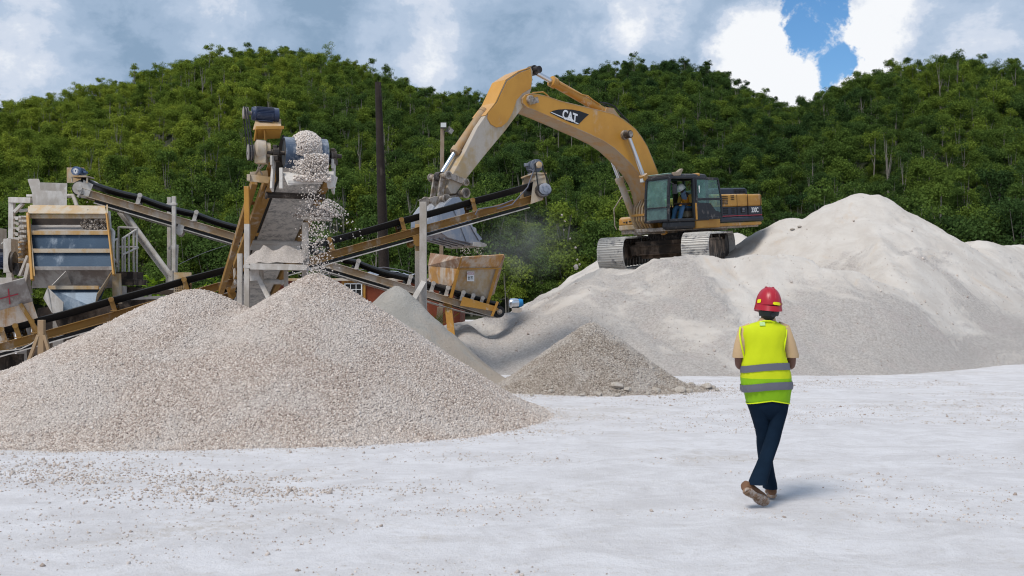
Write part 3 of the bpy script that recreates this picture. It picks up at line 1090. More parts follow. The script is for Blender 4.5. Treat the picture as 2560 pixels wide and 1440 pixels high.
# where every tree of the wood stands
tr = []
rt = np.random.default_rng(77)
y = HILL_Y0 - 1.0
while y < 262:
    half = 0.56 * y + 14
    step = 1.75 + 0.002 * y
    for x in np.arange(-half, half, step):
        tr.append((x + rt.uniform(-1.2, 1.2), y + rt.uniform(-1.2, 1.2)))
    y += step * 0.92
tr = np.array(tr)
tpx = 1280 + F * tr[:, 0] / tr[:, 1]
rc_ = np.interp(tpx, PXS, RCS)
tr = tr[tr[:, 1] < rc_ + 6]
tpx = 1280 + F * tr[:, 0] / tr[:, 1]
tz = hill_z(tr[:, 0], tr[:, 1])
nT = len(tr)
rc_ = np.interp(tpx, PXS, RCS)
crest = tr[:, 1] > rc_ - 14
kid = rt.choice([0, 1, 2, 3, 4, 6, 7], nT, p=[.20, .18, .18, .14, .09, .08, .13])
kid[crest] = rt.choice([0, 2, 3, 4, 5, 6], crest.sum(), p=[.22, .2, .14, .12, .14, .18])
lft = (tpx < 420) & (rt.random(nT) < 0.12)
kid[lft] = 5
trot = rt.uniform(0, 6.28, nT)
tsc = (0.42 + 0.66 * rt.random(nT) ** 1.8) * np.interp(tr[:, 1], [84, 110], [1.3, 1.0])
tsc[crest] = rt.uniform(0.5, 0.95, crest.sum())
HIDE_X = np.array([-200, 0, 100, 300, 600, 700, 900, 1250, 1380, 1490, 1800, 1900, 2110, 2200, 2420, 2760])
HIDE_Y = np.array([560, 520, 520, 640, 640, 640, 690, 770, 705, 600, 590, 580, 482, 482, 610, 605])
top_py = 750 - (tz + 6.8 * tsc - CH) / tr[:, 1] * F
vis = (tpx > -40) & (tpx < 2600) & (top_py < np.interp(tpx, HIDE_X, HIDE_Y) - 35)
near_order = np.argsort(np.where(vis, tr[:, 1], 1e9))
indiv = list(near_order[:235])
sky = [i for i in np.where(crest & (tpx > 0) & (tpx < 2560))[0]]
rt.shuffle(sky)
indiv += [i for i in sky if i not in set(indiv)][:60]
iset = set(int(i) for i in indiv)


def zone(i):
    p = tpx[i]
    return 'left' if p < 1100 else ('middle' if p < 1960 else 'right')


LABEL = {
    'broadleaf_tree': 'broad crowned green tree',
    'slender_tree': 'slender pale trunked tree',
    'columnar_tree': 'narrow upright dark tree',
    'sparse_tree': 'thin leaved tree with open branches',
    'round_bush': 'low rounded bush',
}
first_used = {}
for i in sorted(iset):
    k = int(kid[i])
    nm = KINDS[k][0]
    where = ('on the ' + zone(i) + ' hill crest against clouds') if crest[i] else ('low on the ' + zone(i) + ' wooded hill')
    e = thing(nm, LABEL[nm] + ' ' + where, 'bush' if 'bush' in nm else 'tree', (tr[i, 0], tr[i, 1], tz[i]),
              nm.replace('_', ' ') + 's ' + ('on the crest of the ' if crest[i] else 'at the foot of the ') + zone(i) + ' hill')
    e.rotation_euler = (0, 0, trot[i])
    e.scale = (tsc[i],) * 3
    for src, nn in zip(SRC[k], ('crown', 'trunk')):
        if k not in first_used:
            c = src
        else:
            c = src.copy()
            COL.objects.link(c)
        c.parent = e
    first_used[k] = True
for k, (c, t) in enumerate(SRC):
    if k not in first_used:                        # every kind stands somewhere
        i = [j for j in range(nT) if j not in iset and vis[j]][k]
        e = thing(KINDS[k][0], LABEL[KINDS[k][0]] + ' half way up the ' + zone(i) + ' wooded hill', 'tree', (tr[i, 0], tr[i, 1], tz[i]))
        e.scale = (tsc[i],) * 3
        c.parent = e
        t.parent = e
        iset.add(i)

rest = np.array([i for i in range(nT) if i not in iset])
fme = bpy.data.meshes.new('forest')
fme.vertices.add(len(rest))
fme.vertices.foreach_set('co', np.column_stack([tr[rest], tz[rest]]).astype(np.float32).ravel())
for an, ty, dat in (('idx', 'INT', kid[rest].astype(np.int32)), ('rot', 'FLOAT', trot[rest].astype(np.float32)), ('scl', 'FLOAT', tsc[rest].astype(np.float32))):
    at = fme.attributes.new(an, ty, 'POINT')
    at.data.foreach_set('value', dat)
forest = bpy.data.objects.new('forest', fme)
COL.objects.link(forest)
tag(forest, 'dense green wood covering the hillsides', 'forest', kind='stuff')
ng = bpy.data.node_groups.new('forest_scatter', 'GeometryNodeTree')
ng.interface.new_socket('Geometry', in_out='INPUT', socket_type='NodeSocketGeometry')
ng.interface.new_socket('Geometry', in_out='OUTPUT', socket_type='NodeSocketGeometry')
gi = ng.nodes.new('NodeGroupInput')
go = ng.nodes.new('NodeGroupOutput')
iop = ng.nodes.new('GeometryNodeInstanceOnPoints')
iop.inputs['Pick Instance'].default_value = True
jn = ng.nodes.new('GeometryNodeJoinGeometry')
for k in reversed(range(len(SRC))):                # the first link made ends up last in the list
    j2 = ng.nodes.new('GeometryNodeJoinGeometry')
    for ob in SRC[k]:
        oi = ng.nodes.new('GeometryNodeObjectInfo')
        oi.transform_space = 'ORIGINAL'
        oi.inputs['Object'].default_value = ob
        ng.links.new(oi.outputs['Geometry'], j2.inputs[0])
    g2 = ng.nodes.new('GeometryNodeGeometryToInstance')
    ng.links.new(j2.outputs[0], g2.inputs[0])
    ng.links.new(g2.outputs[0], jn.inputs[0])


def named(n, ty):
    a = ng.nodes.new('GeometryNodeInputNamedAttribute')
    a.data_type = ty
    a.inputs['Name'].default_value = n
    return a.outputs[0]


ng.links.new(gi.outputs[0], iop.inputs['Points'])
ng.links.new(jn.outputs[0], iop.inputs['Instance'])
ng.links.new(named('idx', 'INT'), iop.inputs['Instance Index'])
cx = ng.nodes.new('ShaderNodeCombineXYZ')
ng.links.new(named('rot', 'FLOAT'), cx.inputs['Z'])
e2r = ng.nodes.new('FunctionNodeEulerToRotation')
ng.links.new(cx.outputs[0], e2r.inputs[0])
ng.links.new(e2r.outputs[0], iop.inputs['Rotation'])
ng.links.new(named('scl', 'FLOAT'), iop.inputs['Scale'])
ng.links.new(iop.outputs[0], go.inputs[0])
md = forest.modifiers.new('scatter', 'NODES')
md.node_group = ng
# ------------------------------------------------------------------ excavator
EA = R(40)
PITCH = R(4.5)
EO = Vector((5.02, 31.5, 2.70))
_f = Vector((-math.cos(EA) * math.cos(PITCH), -math.sin(EA) * math.cos(PITCH), -math.sin(PITCH)))
_l = Vector((math.sin(EA), -math.cos(EA), 0))
_u = _f.cross(_l).normalized()
EM = Matrix(((_f.x, _l.x, _u.x, EO.x), (_f.y, _l.y, _u.y, EO.y), (_f.z, _l.z, _u.z, EO.z), (0, 0, 0, 1)))
EI = EM.inverted()


def U(px, py, l):
    """forward and height, on the machine's own plane at sideways distance l, of what the photograph shows at px, py"""
    c = EI @ Vector((0, 0, CH))
    d = EI.to_3x3() @ Vector(((px - 1280) / F, 1, -(py - 750) / F))
    t = (l - c.y) / d.y
    q = c + d * t
    return (q.x, q.z)


def UL(pts, l):
    return [U(px, py, l) for px, py in pts]


def FN(u, v, w):
    return Vector((u, w, v))


exc = thing('excavator', 'yellow tracked excavator with raised boom working on top of the white bank', 'excavator', EO, matrix=EM)
exc['_org'] = (0, 0, 0)


def eb(mb, name, mat, parent=exc, **k):
    return mb.build(name, mat, parent, local=True, **k)


# tracks and carbody, turned under the upper frame
UC = Matrix.Rotation(R(28.5), 3, 'Z')


def track_loop():
    """closed outline of the chain seen from the side"""
    hl, rr = 2.42, 0.445
    pts = []
    n = 12
    for k in range(n + 1):
        a = -math.pi / 2 + math.pi * k / n
        pts.append((hl - rr + rr * math.cos(a), 0.03 + rr + rr * math.sin(a)))
    for k in range(n + 1):
        a = math.pi / 2 + math.pi * k / n
        pts.append((-hl + rr + rr * math.cos(a), 0.03 + rr + rr * math.sin(a)))
    return pts


LOOP = track_loop()


def resample(pts, n):
    p = [Vector((a, b)) for a, b in pts] + [Vector(pts[0])]
    seg = [(p[i + 1] - p[i]).length for i in range(len(p) - 1)]
    tot = sum(seg)
    out = []
    for k in range(n):
        s = tot * k / n
        i = 0
        while s > seg[i]:
            s -= seg[i]
            i += 1
        t = (p[i + 1] - p[i]).normalized()
        out.append((p[i] + t * s, t))
    return out


for sgn in (1, -1):
    yc = sgn * 1.27
    mb = MB()
    for (p, t) in resample(LOOP, 54):
        ang = math.atan2(t.y, t.x)
        nrm = Vector((t.y, -t.x))
        rot = UC @ Matrix.Rotation(-ang, 3, 'Y')
        j = random.uniform(-0.006, 0.006)
        c = UC @ Vector((p.x + nrm.x * (0.02 + j), yc, p.y + nrm.y * (0.02 + j)))
        mb.box(c, (0.206, 0.80, 0.030), rot)
        for gx in (-0.07, 0.0, 0.07):
            off = rot @ Vector((gx, 0, -0.032))
            mb.box(c + off, (0.016, 0.79, 0.026), rot)
    tk = eb(mb, 'track_chain', M['track'])
    mb = MB()
    mb.box(UC @ Vector((0, yc, 0.50)), (3.7, 0.42, 0.46), UC)
    mb.box(UC @ Vector((0, yc, 0.76)), (2.6, 0.36, 0.10), UC)
    eb(mb, 'track_frame', M['carbody'], bevel=0.03)
    for x, rr, w in [(1.95, 0.40, 0.30), (-1.95, 0.42, 0.26)] + [(-1.35 + 0.39 * k, 0.15, 0.36) for k in range(8)] + [(-0.7, .10, .3), (0.7, .10, .3)]:
        zz = 0.50 if rr > 0.3 else (0.22 if rr > 0.12 else 0.86)
        mb = MB()
        e_ = 0.1 if rr > .3 else .05
        mb.tube([UC @ Vector((x, yc + q * (w / 2 + e_), zz)) for q in (-1, -.9, -.5, .5, .9, 1)], [rr * .5, rr, rr * .86, rr * .86, rr, rr * .5], 20)
        eb(mb, 'drive_wheel' if rr > .4 else ('idler_wheel' if rr > .3 else 'track_roller'), M['dark_steel'], smooth=True, angle=35)
mb = MB()
mb.box(UC @ Vector((0, 0, 0.60)), (1.9, 1.75, 0.42), UC)
mb.box(UC @ Vector((0.97, 0, 0.66)), (0.06, 1.72, 0.05), UC)
mb.box(UC @ Vector((0.97, 0, 0.40)), (0.05, 1.72, 0.04), UC)
mb.box(UC @ Vector((0, 0, 0.34)), (1.5, 1.5, 0.14), UC)
for a, b in ((1, 1), (1, -1), (-1, 1), (-1, -1)):
    mb.bar(UC @ Vector((0.5 * a, 0.6 * b, 0.66)), UC @ Vector((1.1 * a, 1.1 * b, 0.52)), 0.42, 0.30)
eb(mb, 'carbody', M['carbody'], bevel=0.025)
mb = MB()
mb.cyl((0, 0, 0.78), (0, 0, 0.93), 0.72, 40)
mb.cyl((0, 0, 0.93), (0, 0, 1.05), 0.66, 40)
for k in range(44):
    a = 2 * math.pi * k / 44
    mb.box((0.73 * math.cos(a), 0.73 * math.sin(a), 0.90), (0.04, 0.05, 0.09), Matrix.Rotation(a, 3, 'Z'))
eb(mb, 'swing_ring', M['dark_steel'], smooth=True, angle=30)

# upper frame
mb = MB()
mb.box((-1.05, 0, 1.135), (3.7, 2.60, 0.13))
mb.box((1.20, 0.66, 1.135), (0.80, 1.30, 0.11))
mb.box((-0.6, 0, 1.05), (3.2, 1.2, 0.06))
eb(mb, 'deck_frame', M['link'], bevel=0.02)
mb = MB()      # rounded skirt along the cab side
mb.box((1.10, 1.36, 1.25), (1.28, 0.27, 0.29))
sk = eb(mb, 'side_skirt', M['cab_black'], bevel=0.09)
mb = MB()
mb.box((-0.13, 1.36, 1.25), (1.18, 0.262, 0.29))
eb(mb, 'side_skirt', M['yellow'], bevel=0.05)
mb = MB()
mb.box((-1.84, 1.345, 1.325), (2.24, 0.265, 0.15))
eb(mb, 'side_skirt', M['body_navy'], bevel=0.06)
mb = MB()
mb.box((-1.80, 1.33, 1.185), (2.16, 0.24, 0.11))
eb(mb, 'side_skirt', M['yellow'], bevel=0.04)

# engine housing with counterweight
HT = 2.13
mb = MB()
mb.box((-1.22, 0.70, 1.56), (2.02, 1.40, 0.34))
hs = eb(mb, 'engine_housing', M['body_navy'], bevel=0.03)
mb = MB()
prof = [(-2.23, 1.735), (-0.22, 1.735), (-0.22, HT - 0.12), (-0.28, HT), (-2.23, HT)]
mb.prism(prof, FN, -1.35, 1.41)
eb(mb, 'engine_hood', M['yellow'], bevel=0.05)
mb = MB()
for (x0, x1, z0, z1) in ((-1.22, -0.68, 1.80, 2.08), (-1.55, -1.36, 1.93, 2.10), (-1.22, -0.68, 1.50, 1.71), (-1.55, -1.40, 1.50, 1.70)):
    nx = max(3, int((x1 - x0) / 0.055))
    nz = max(3, int((z1 - z0) / 0.055))
    for a in range(nx):
        for b in range(nz):
            mb.box((x0 + (a + 0.5) * (x1 - x0) / nx, 1.4125, z0 + (b + 0.5) * (z1 - z0) / nz), (0.036, 0.012, 0.036))
eb(mb, 'vent_grille', M['mesh_black'], hs)
# counterweight: bowed rear
def cw(z0, z1, out, name, mat):
    mb = MB()
    rings = []
    for z, k in ((z0, 1.0), (z1, 1.0)):
        ring = []
        for i in range(17):
            t = -1 + 2 * i / 16
            ring.append(Vector((-2.98 - 0.42 * (1 - abs(t) ** 2.6) + (0 if abs(t) < 1 else 0), (1.41 + out) * t, z)))
        ring += [Vector((-2.24, (1.41 + out), z)), Vector((-2.24, -(1.41 + out), z))]
        rings.append(ring)
    mb.loft(rings)
    return eb(mb, name, mat, bevel=0.05)


cwt = cw(1.39, 1.735, 0.0, 'counterweight', M['body_navy'])
cw(1.737, 2.12, -0.004, 'counterweight_top', M['yellow'])
mb = MB()
mb.box((-1.62, 1.414, 1.445), (2.66, 0.012, 0.022))
eb(mb, 'red_stripe', M['red_line'])
mb = MB()      # body joints
for x in (-1.68, -2.235, -2.90):
    mb.box((x, 1.412, 1.76), (0.014, 0.01, 0.70))
eb(mb, 'panel_joint', M['mesh_black'])
mb = MB()
mb.box((-1.98, 1.416, 1.61), (0.20, 0.008, 0.18))
st = eb(mb, 'decal', M['mesh_black'])
mb = MB()
mb.box((-1.98, 1.422, 1.645), (0.10, 0.006, 0.08))
mb.box((-1.98, 1.422, 1.575), (0.15, 0.006, 0.02))
eb(mb, 'decal_print', M['reflective'], st)
# raised cover over the engine
mb = MB()
rings = []
for z, s_ in ((HT - 0.01, 1.0), (HT + 0.17, 0.98), (HT + 0.215, 0.90)):
    rings.append([Vector((-1.72 + a * 0.86 * s_, 0.55 + b * 0.62 * s_, z)) for a, b in ((-1, -1), (-.5, -1), (.5, -1), (1, -1), (1, 0), (1, 1), (.5, 1), (-.5, 1), (-1, 1), (-1, 0))])
mb.loft(rings)
tcv = eb(mb, 'top_cover', M['body_navy'], bevel=0.035)
mb = MB()
for a in range(9):
    for b in range(3):
        mb.box((-1.90 - a * 0.068, 1.166, HT + 0.05 + b * 0.05), (0.042, 0.02, 0.03))
eb(mb, 'vent_grille', M['mesh_black'], tcv)


def text_part(s, name, size, mat, parent, mtx, bold=0.0, sx=1.0, shear=0.0):
    cu = bpy.data.curves.new(name, 'FONT')
    cu.body = s
    cu.size = size
    cu.extrude = 0.003
    cu.offset = bold
    cu.shear = shear
    cu.align_x = 'CENTER'
    cu.align_y = 'CENTER'
    o = bpy.data.objects.new(name, cu)
    COL.objects.link(o)
    dg = bpy.context.evaluated_depsgraph_get()
    me = bpy.data.meshes.new_from_object(o.evaluated_get(dg))
    bpy.data.objects.remove(o)
    me.transform(Matrix.Diagonal((sx, 1, 1, 1)))
    me.materials.clear()
    me.materials.append(mat)
    o = bpy.data.objects.new(name, me)
    COL.objects.link(o)
    o['_org'] = (0, 0, 0)
    o.parent = parent
    o.matrix_local = mtx
    return o


# letters on the machine's left side run from its front to its tail
def side_text(x, y, z, tilt=0.0):
    return Matrix.Translation((x, y, z)) @ Matrix(((-1, 0, 0, 0), (0, 0, 1, 0), (0, 1, 0, 0), (0, 0, 0, 1))) @ Matrix.Rotation(tilt, 4, 'Z')


text_part('330C', 'model_lettering', 0.215, M['white_paint'], exc, side_text(-2.58, 1.418, 1.60), 0.003, 0.80)
text_part('L.', 'model_lettering', 0.14, M['reflective'], exc, side_text(-2.955, 1.395, 1.575), 0.003, 0.8)

# right-hand tool box seen beyond the boom foot
xa, za = U(1548, 543, -1.3)
xb, zb = U(1600, 582, -1.3)
mb = MB()
mb.prism([(xb - 1.2, 1.20), (xa, 1.20), (xa, 1.36), (xb - 1.2, 1.36)], FN, -1.35, -0.55)
eb(mb, 'tool_box', M['arm_dusty'], bevel=0.03)
mb = MB()
mb.prism([(xa - 1.6, 1.365), (xa, 1.365), (xa - 0.02, 1.55), (xa - 0.10, 1.62), (xa - 1.6, 1.64)], FN, -1.35, -0.58)
tb = eb(mb, 'tool_box_lid', M['yellow'], bevel=0.03)
mb = MB()
for i, (dx, dz, w) in enumerate(((-0.13, 0.10, .10), (-0.30, 0.08, .07), (-0.42, 0.09, .07))):
    mb.box((xa + 0.002, -0.72 + dx * 0.9, 1.365 + dz), (0.01, w, 0.03 + 0.03 * (i % 2)))
eb(mb, 'worn_lettering', M['mesh_black'], tb)
mb = MB()
mb.tube([(xa + 0.12, -1.32, 1.24), (xa + 0.16, -1.36, 1.36), (xa + 0.16, -1.36, 1.90), (xa - 0.35, -1.33, 2.45), (xa - 0.7, -1.2, 2.5)], 0.018, 8)
eb(mb, 'grab_rail', M['link'], smooth=True)

# ---- cab
cx0, cx1, cy0, cy1, cz0, cz1 = -0.12, 1.72, 0.62, 1.50, 1.38, 2.64
cab = None
mb = MB()
PW = 0.085
fl = 0.14            # windscreen leans back
pts = {}
for nme, x, yv in (('fl', cx1, cy1), ('fr', cx1, cy0), ('rl', cx0, cy1), ('rr', cx0, cy0)):
    pts[nme] = (Vector((x, yv, cz0)), Vector((x - (fl if nme[0] == 'f' else -0.03), yv, cz1)))
mid_l = (Vector((0.54, cy1, cz0)), Vector((0.53, cy1, cz1)))
for a, b in list(pts.values()):
    k = a.lerp(b, 0.55) + Vector((0.03 if a.x > 1 else 0, 0, 0))
    mb.bar(a, k, PW, PW, (1, 0, 0))
    mb.bar(k, b, PW, PW, (1, 0, 0), ext=0.01)
mb.bar(mid_l[0], mid_l[1], 0.10, 0.10, (1, 0, 0))


def hbar(p, q, w=PW, h=PW):
    mb.bar(p, q, w, h)


for i in (0, 1):
    hbar(pts['fl'][i], pts['fr'][i]); hbar(pts['rl'][i], pts['rr'][i])
    hbar(pts['fl'][i], pts['rl'][i]); hbar(pts['fr'][i], pts['rr'][i])
cab = eb(mb, 'cab', M['cab_black'], bevel=0.025)
mb = MB()
rings = []
for z, ins in ((cz1 + 0.03, 0.0), (cz1 + 0.09, 0.02), (cz1 + 0.12, 0.12)):
    rings.append([Vector((cx0 - 0.02 + ins, cy0 + ins, z)), Vector((cx1 - fl - ins, cy0 + ins, z)), Vector((cx1 - fl - ins, cy1 - ins, z)), Vector((cx0 - 0.02 + ins, cy1 - ins, z))])
mb.loft(rings)
eb(mb, 'roof', M['cab_black'], cab, bevel=0.03)
mb = MB()
mb.box((1.24, 1.0, cz1 + 0.125), (0.56, 0.80, 0.03))
eb(mb, 'roof_hatch', M['roof_green'], cab, bevel=0.012)
mb = MB()
mb.box((0.22, 1.35, cz1 + 0.085), (0.12, 0.30, 0.10))
eb(mb, 'roof_corner', M['yellow'], cab, bevel=0.035)
mb = MB()
mb.box((1.28, 1.47, cz1 + 0.10), (0.22, 0.10, 0.11))
mb.prism([(1.20, cz1 + 0.06), (1.20, cz1 + 0.17), (1.02, cz1 + 0.26), (0.95, cz1 + 0.25), (0.98, cz1 + 0.20), (1.10, cz1 + 0.05)], FN, 1.40, 1.52)
eb(mb, 'work_light', M['wood_grey'], cab, bevel=0.015)
mb = MB()
mb.box((1.66, 0.50, cz1 + 0.01), (0.10, 0.12, 0.14))
eb(mb, 'work_light', M['lamp_glass'], cab, bevel=0.02)
mb = MB()      # windscreen
a0, a1 = pts['fl'][0] + Vector((0.01, -0.03, 0.03)), pts['fl'][1] + Vector((0.01, -0.03, -0.03))
b0, b1 = pts['fr'][0] + Vector((0.01, 0.03, 0.03)), pts['fr'][1] + Vector((0.01, 0.03, -0.03))
off = Vector((0.03, 0, 0))
am, bm_ = a0.lerp(a1, 0.55) + off, b0.lerp(b1, 0.55) + off
mb.add([a0, am, a1, b0, bm_, b1], [(0, 1, 4, 3), (1, 2, 5, 4)])
wsn = eb(mb, 'windscreen', M['glass'], cab)
mb = MB()
mb.bar(a0.lerp(am, 0.55) + off * .8, b0.lerp(bm_, 0.55) + off * .8, 0.02, 0.035)
eb(mb, 'windscreen_bar', M['cab_black'], wsn)
mb = MB()      # the pane behind the open doorway
mb.add([Vector((0.50, cy1 + 0.005, cz0 + .5)), Vector((-.08, cy1 + 0.005, cz0 + .5)), Vector((-.06, cy1 + 0.005, cz1 - .03)), Vector((0.49, cy1 + 0.005, cz1 - .03))], [(0, 1, 2, 3)])
eb(mb, 'side_window', M['glass'], cab)
mb = MB()
mb.add([Vector((cx1 - .04, cy0 - .005, cz0 + .45)), Vector((cx0 + .5, cy0 - .005, cz0 + .45)), Vector((cx0 + .5, cy0 - .005, cz1 - .03)), Vector((cx1 - fl - .02, cy0 - .005, cz1 - .03))], [(0, 1, 2, 3)])
mb.add([Vector((cx0 - .005, cy0 + .05, cz0 + .6)), Vector((cx0 - .005, cy1 - .05, cz0 + .6)), Vector((cx0 + .02, cy1 - .05, cz1 - .06)), Vector((cx0 + .02, cy0 + .05, cz1 - .06))], [(0, 1, 2, 3)])
eb(mb, 'far_window', M['glass'], cab)
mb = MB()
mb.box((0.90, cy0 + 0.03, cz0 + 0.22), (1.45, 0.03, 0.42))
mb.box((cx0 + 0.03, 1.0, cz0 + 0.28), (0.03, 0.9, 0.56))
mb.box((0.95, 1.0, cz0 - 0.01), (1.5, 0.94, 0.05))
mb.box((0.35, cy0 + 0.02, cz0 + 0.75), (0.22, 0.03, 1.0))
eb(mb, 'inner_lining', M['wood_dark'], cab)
mb = MB()      # seat
mb.box((0.33, 1.02, cz0 + 0.19), (0.46, 0.48, 0.22))
mb.box((0.09, 1.02, cz0 + 0.53), (0.12, 0.46, 0.56), Matrix.Rotation(R(-8), 3, 'Y'))
mb.box((0.31, 1.02, cz0 + 0.05), (0.34, 0.34, 0.12))
eb(mb, 'seat', M['seat'], cab, bevel=0.04)
mb = MB()
for s_ in (1.30, 0.74):
    mb.box((0.43, s_, cz0 + 0.31), (0.50, 0.10, 0.08))
    mb.tube([(0.65, s_, cz0 + 0.33), (0.69, s_, cz0 + 0.51)], 0.018, 8)
eb(mb, 'armrest', M['cab_black'], cab, bevel=0.02)
# open door folded back along the engine side
mb = MB()
dx0, dx1 = 0.47, -0.60
dy0, dy1 = 1.53, 1.66
def DP(t, z, o=0.0):
    return Vector((dx0 + (dx1 - dx0) * t, dy0 + (dy1 - dy0) * t + o, z))
TZ = cz1 - 0.02
mb.bar(DP(0.03, cz0), DP(0.03, TZ), 0.075, 0.05, (0, 1, 0))
mb.bar(DP(0.97, cz0 + 0.05), DP(0.97, cz0 + 0.62), 0.07, 0.05, (0, 1, 0))
mb.bar(DP(0.97, cz0 + 0.60), DP(0.88, TZ - 0.06), 0.06, 0.05, (0, 1, 0))
mb.bar(DP(0.0, TZ - 0.01), DP(0.89, TZ - 0.04), 0.05, 0.07)
mb.bar(DP(0.03, cz0 + 0.60), DP(0.97, cz0 + 0.59), 0.05, 0.07)
mb.bar(DP(0.0, cz0 + 0.02), DP(0.97, cz0 + 0.02), 0.05, 0.08)
mb.prism([(0.03, cz0), (0.97, cz0), (0.97, cz0 + 0.15), (0.72, cz0 + 0.24), (0.55, cz0 + 0.46), (0.03, cz0 + 0.50)], lambda u, v, w: DP(u, v, w), -0.015, 0.015)
door = eb(mb, 'door', M['cab_black'], cab, bevel=0.012)
mb = MB()
mb.add([DP(.06, cz0 + .63), DP(.94, cz0 + .63), DP(.86, TZ - .05), DP(.06, TZ - .03)], [(0, 1, 2, 3)])
mb.add([DP(.06, cz0 + .5), DP(.56, cz0 + .47), DP(.74, cz0 + .24), DP(.95, cz0 + .17), DP(.95, cz0 + .57), DP(.06, cz0 + .57)], [(0, 1, 2, 3, 4, 5)])
door_g = eb(mb, 'door_glass', M['glass'], door)
mb = MB()
mb.tube([DP(.12, cz0 + .8, .03), DP(.10, cz0 + .9, .05), DP(.12, cz0 + 1.0, .03)], 0.014, 6)
eb(mb, 'door_handle', M['white_paint'], door)
mb = MB()
mb.box((0.51, 1.555, cz0 + 0.24), (0.06, 0.05, 0.50))
eb(mb, 'door_post', M['yellow'], cab, bevel=0.01)
mb = MB()      # mirror on its arm
mb.box((1.56, 1.66, cz0 + 0.90), (0.05, 0.15, 0.28))
mb.tube([(1.60, 1.54, cz0 + 1.1), (1.57, 1.64, cz0 + 1.05)], 0.014, 6)
eb(mb, 'mirror', M['cab_black'], cab, bevel=0.03)

# ---- boom
BW = 0.33
boom_top = [(1313, 237), (1322, 234), (1345, 236), (1367, 241), (1402, 253), (1456, 266), (1507, 278), (1536, 286), (1556, 297), (1573, 310), (1589, 323), (1604, 343), (1618, 366), (1629, 392), (1638, 414), (1646, 436), (1656, 475), (1664, 520), (1668, 552)]
boom_bot = [(1640, 572), (1628, 520), (1619, 480), (1611, 457), (1596, 432), (1580, 412), (1558, 390), (1536, 370), (1509, 352), (1478, 337), (1442, 321), (1402, 303), (1367, 288), (1335, 275), (1317, 268), (1307, 258), (1306, 246)]
bp = UL(boom_top + boom_bot, BW)
mb = MB()
nb = len(bp)
nt_ = len(boom_top)
mb.add([FN(u, v, BW) for u, v in bp], [tuple(range(nb))])
mb.add([FN(u, v, -BW) for u, v in bp], [tuple(range(nb - 1, -1, -1))])
vs, fs = [], []
for i in range(nb):
    u, v = bp[i]
    vs += [FN(u, v, BW), FN(u, v, -BW)]
for i in range(nb):
    j = (i + 1) % nb
    fs.append((2 * i, 2 * i + 1, 2 * j + 1, 2 * j))
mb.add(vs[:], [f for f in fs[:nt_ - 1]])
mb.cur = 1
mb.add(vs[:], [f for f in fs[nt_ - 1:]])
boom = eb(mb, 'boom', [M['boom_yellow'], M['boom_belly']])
boom.modifiers.new('weld', 'WELD').merge_threshold = 0.0005
bv = boom.modifiers.new('bevel', 'BEVEL')
bv.width = 0.012
bv.limit_method = 'ANGLE'
bv.angle_limit = R(50)
# weld flange along the edges
mb = MB()
for sgn in (1, -1):
    for seq in (boom_top[1:], boom_bot):
        q = UL(seq, BW)
        mb.tube([FN(u, v, sgn * (BW - 0.005)) for u, v in q], 0.013, 6)
eb(mb, 'weld_seam', M['boom_belly'], boom)
# black badge with its lettering
bad = [(1374, 282), (1382, 277), (1395, 274), (1412, 273), (1430, 274), (1450, 278), (1472, 286), (1462, 295), (1452, 305), (1445, 312), (1425, 306), (1400, 295)]
mb = MB()
mb.prism(UL(bad, BW), FN, BW + 0.002, BW + 0.007)
badge = eb(mb, 'badge', M['black_paint'], boom)
c_ = Vector(U(1424, 292, BW))
d_ = Vector(U(1444, 299, BW)) - Vector(U(1404, 285, BW))
tilt = math.atan2(d_.y, -d_.x)
text_part('CAT', 'badge_lettering', 0.36, M['white_paint'], badge, side_text(c_.x, BW + 0.009, c_.y, tilt), 0.012, 0.80)
mb = MB()
mb.prism(UL([(1417, 300), (1427, 294), (1437, 306)], BW), FN, BW + 0.0145, BW + 0.018)
mb.prism(UL([(1376, 281.0), (1378.5, 280.3), (1410, 293.5), (1409, 296)], BW), FN, BW + 0.008, BW + 0.012)
mb.prism(UL([(1438, 305.5), (1446, 308.5), (1445, 310.5), (1437.5, 308)], BW), FN, BW + 0.008, BW + 0.012)
eb(mb, 'badge_mark', M['white_paint'], badge)


def rod(name, parent, p0, p1, pm, r_b, r_r, mat, rodname='cylinder_rod'):
    """hydraulic cylinder: barrel from p0 to pm, chrome rod on to p1"""
    p0, p1, pm = Vector(p0), Vector(p1), Vector(pm)
    d = (p1 - p0).normalized()
    mb = MB()
    mb.tube([p0, p0 + d * 0.10, p0 + d * 0.11, pm - d * 0.16, pm - d * 0.15, pm, pm + d * 0.01], [r_b * 1.1, r_b * 1.1, r_b, r_b, r_b * 1.28, r_b * 1.28, r_r], 18)
    b = eb(mb, name, mat, parent, smooth=True, angle=30)
    mb = MB()
    mb.tube([pm, p1 - d * 0.05], [r_r, r_r], 14)
    eb(mb, rodname, M['chrome'], b, smooth=True)
    mb = MB()
    lat = Vector((0, 1, 0))
    mb.cyl(p1 - lat * 0.11, p1 + lat * 0.11, r_r * 1.9, 16)
    eb(mb, 'rod_eye', M['dark_steel'], b, smooth=True, angle=30)
    return b


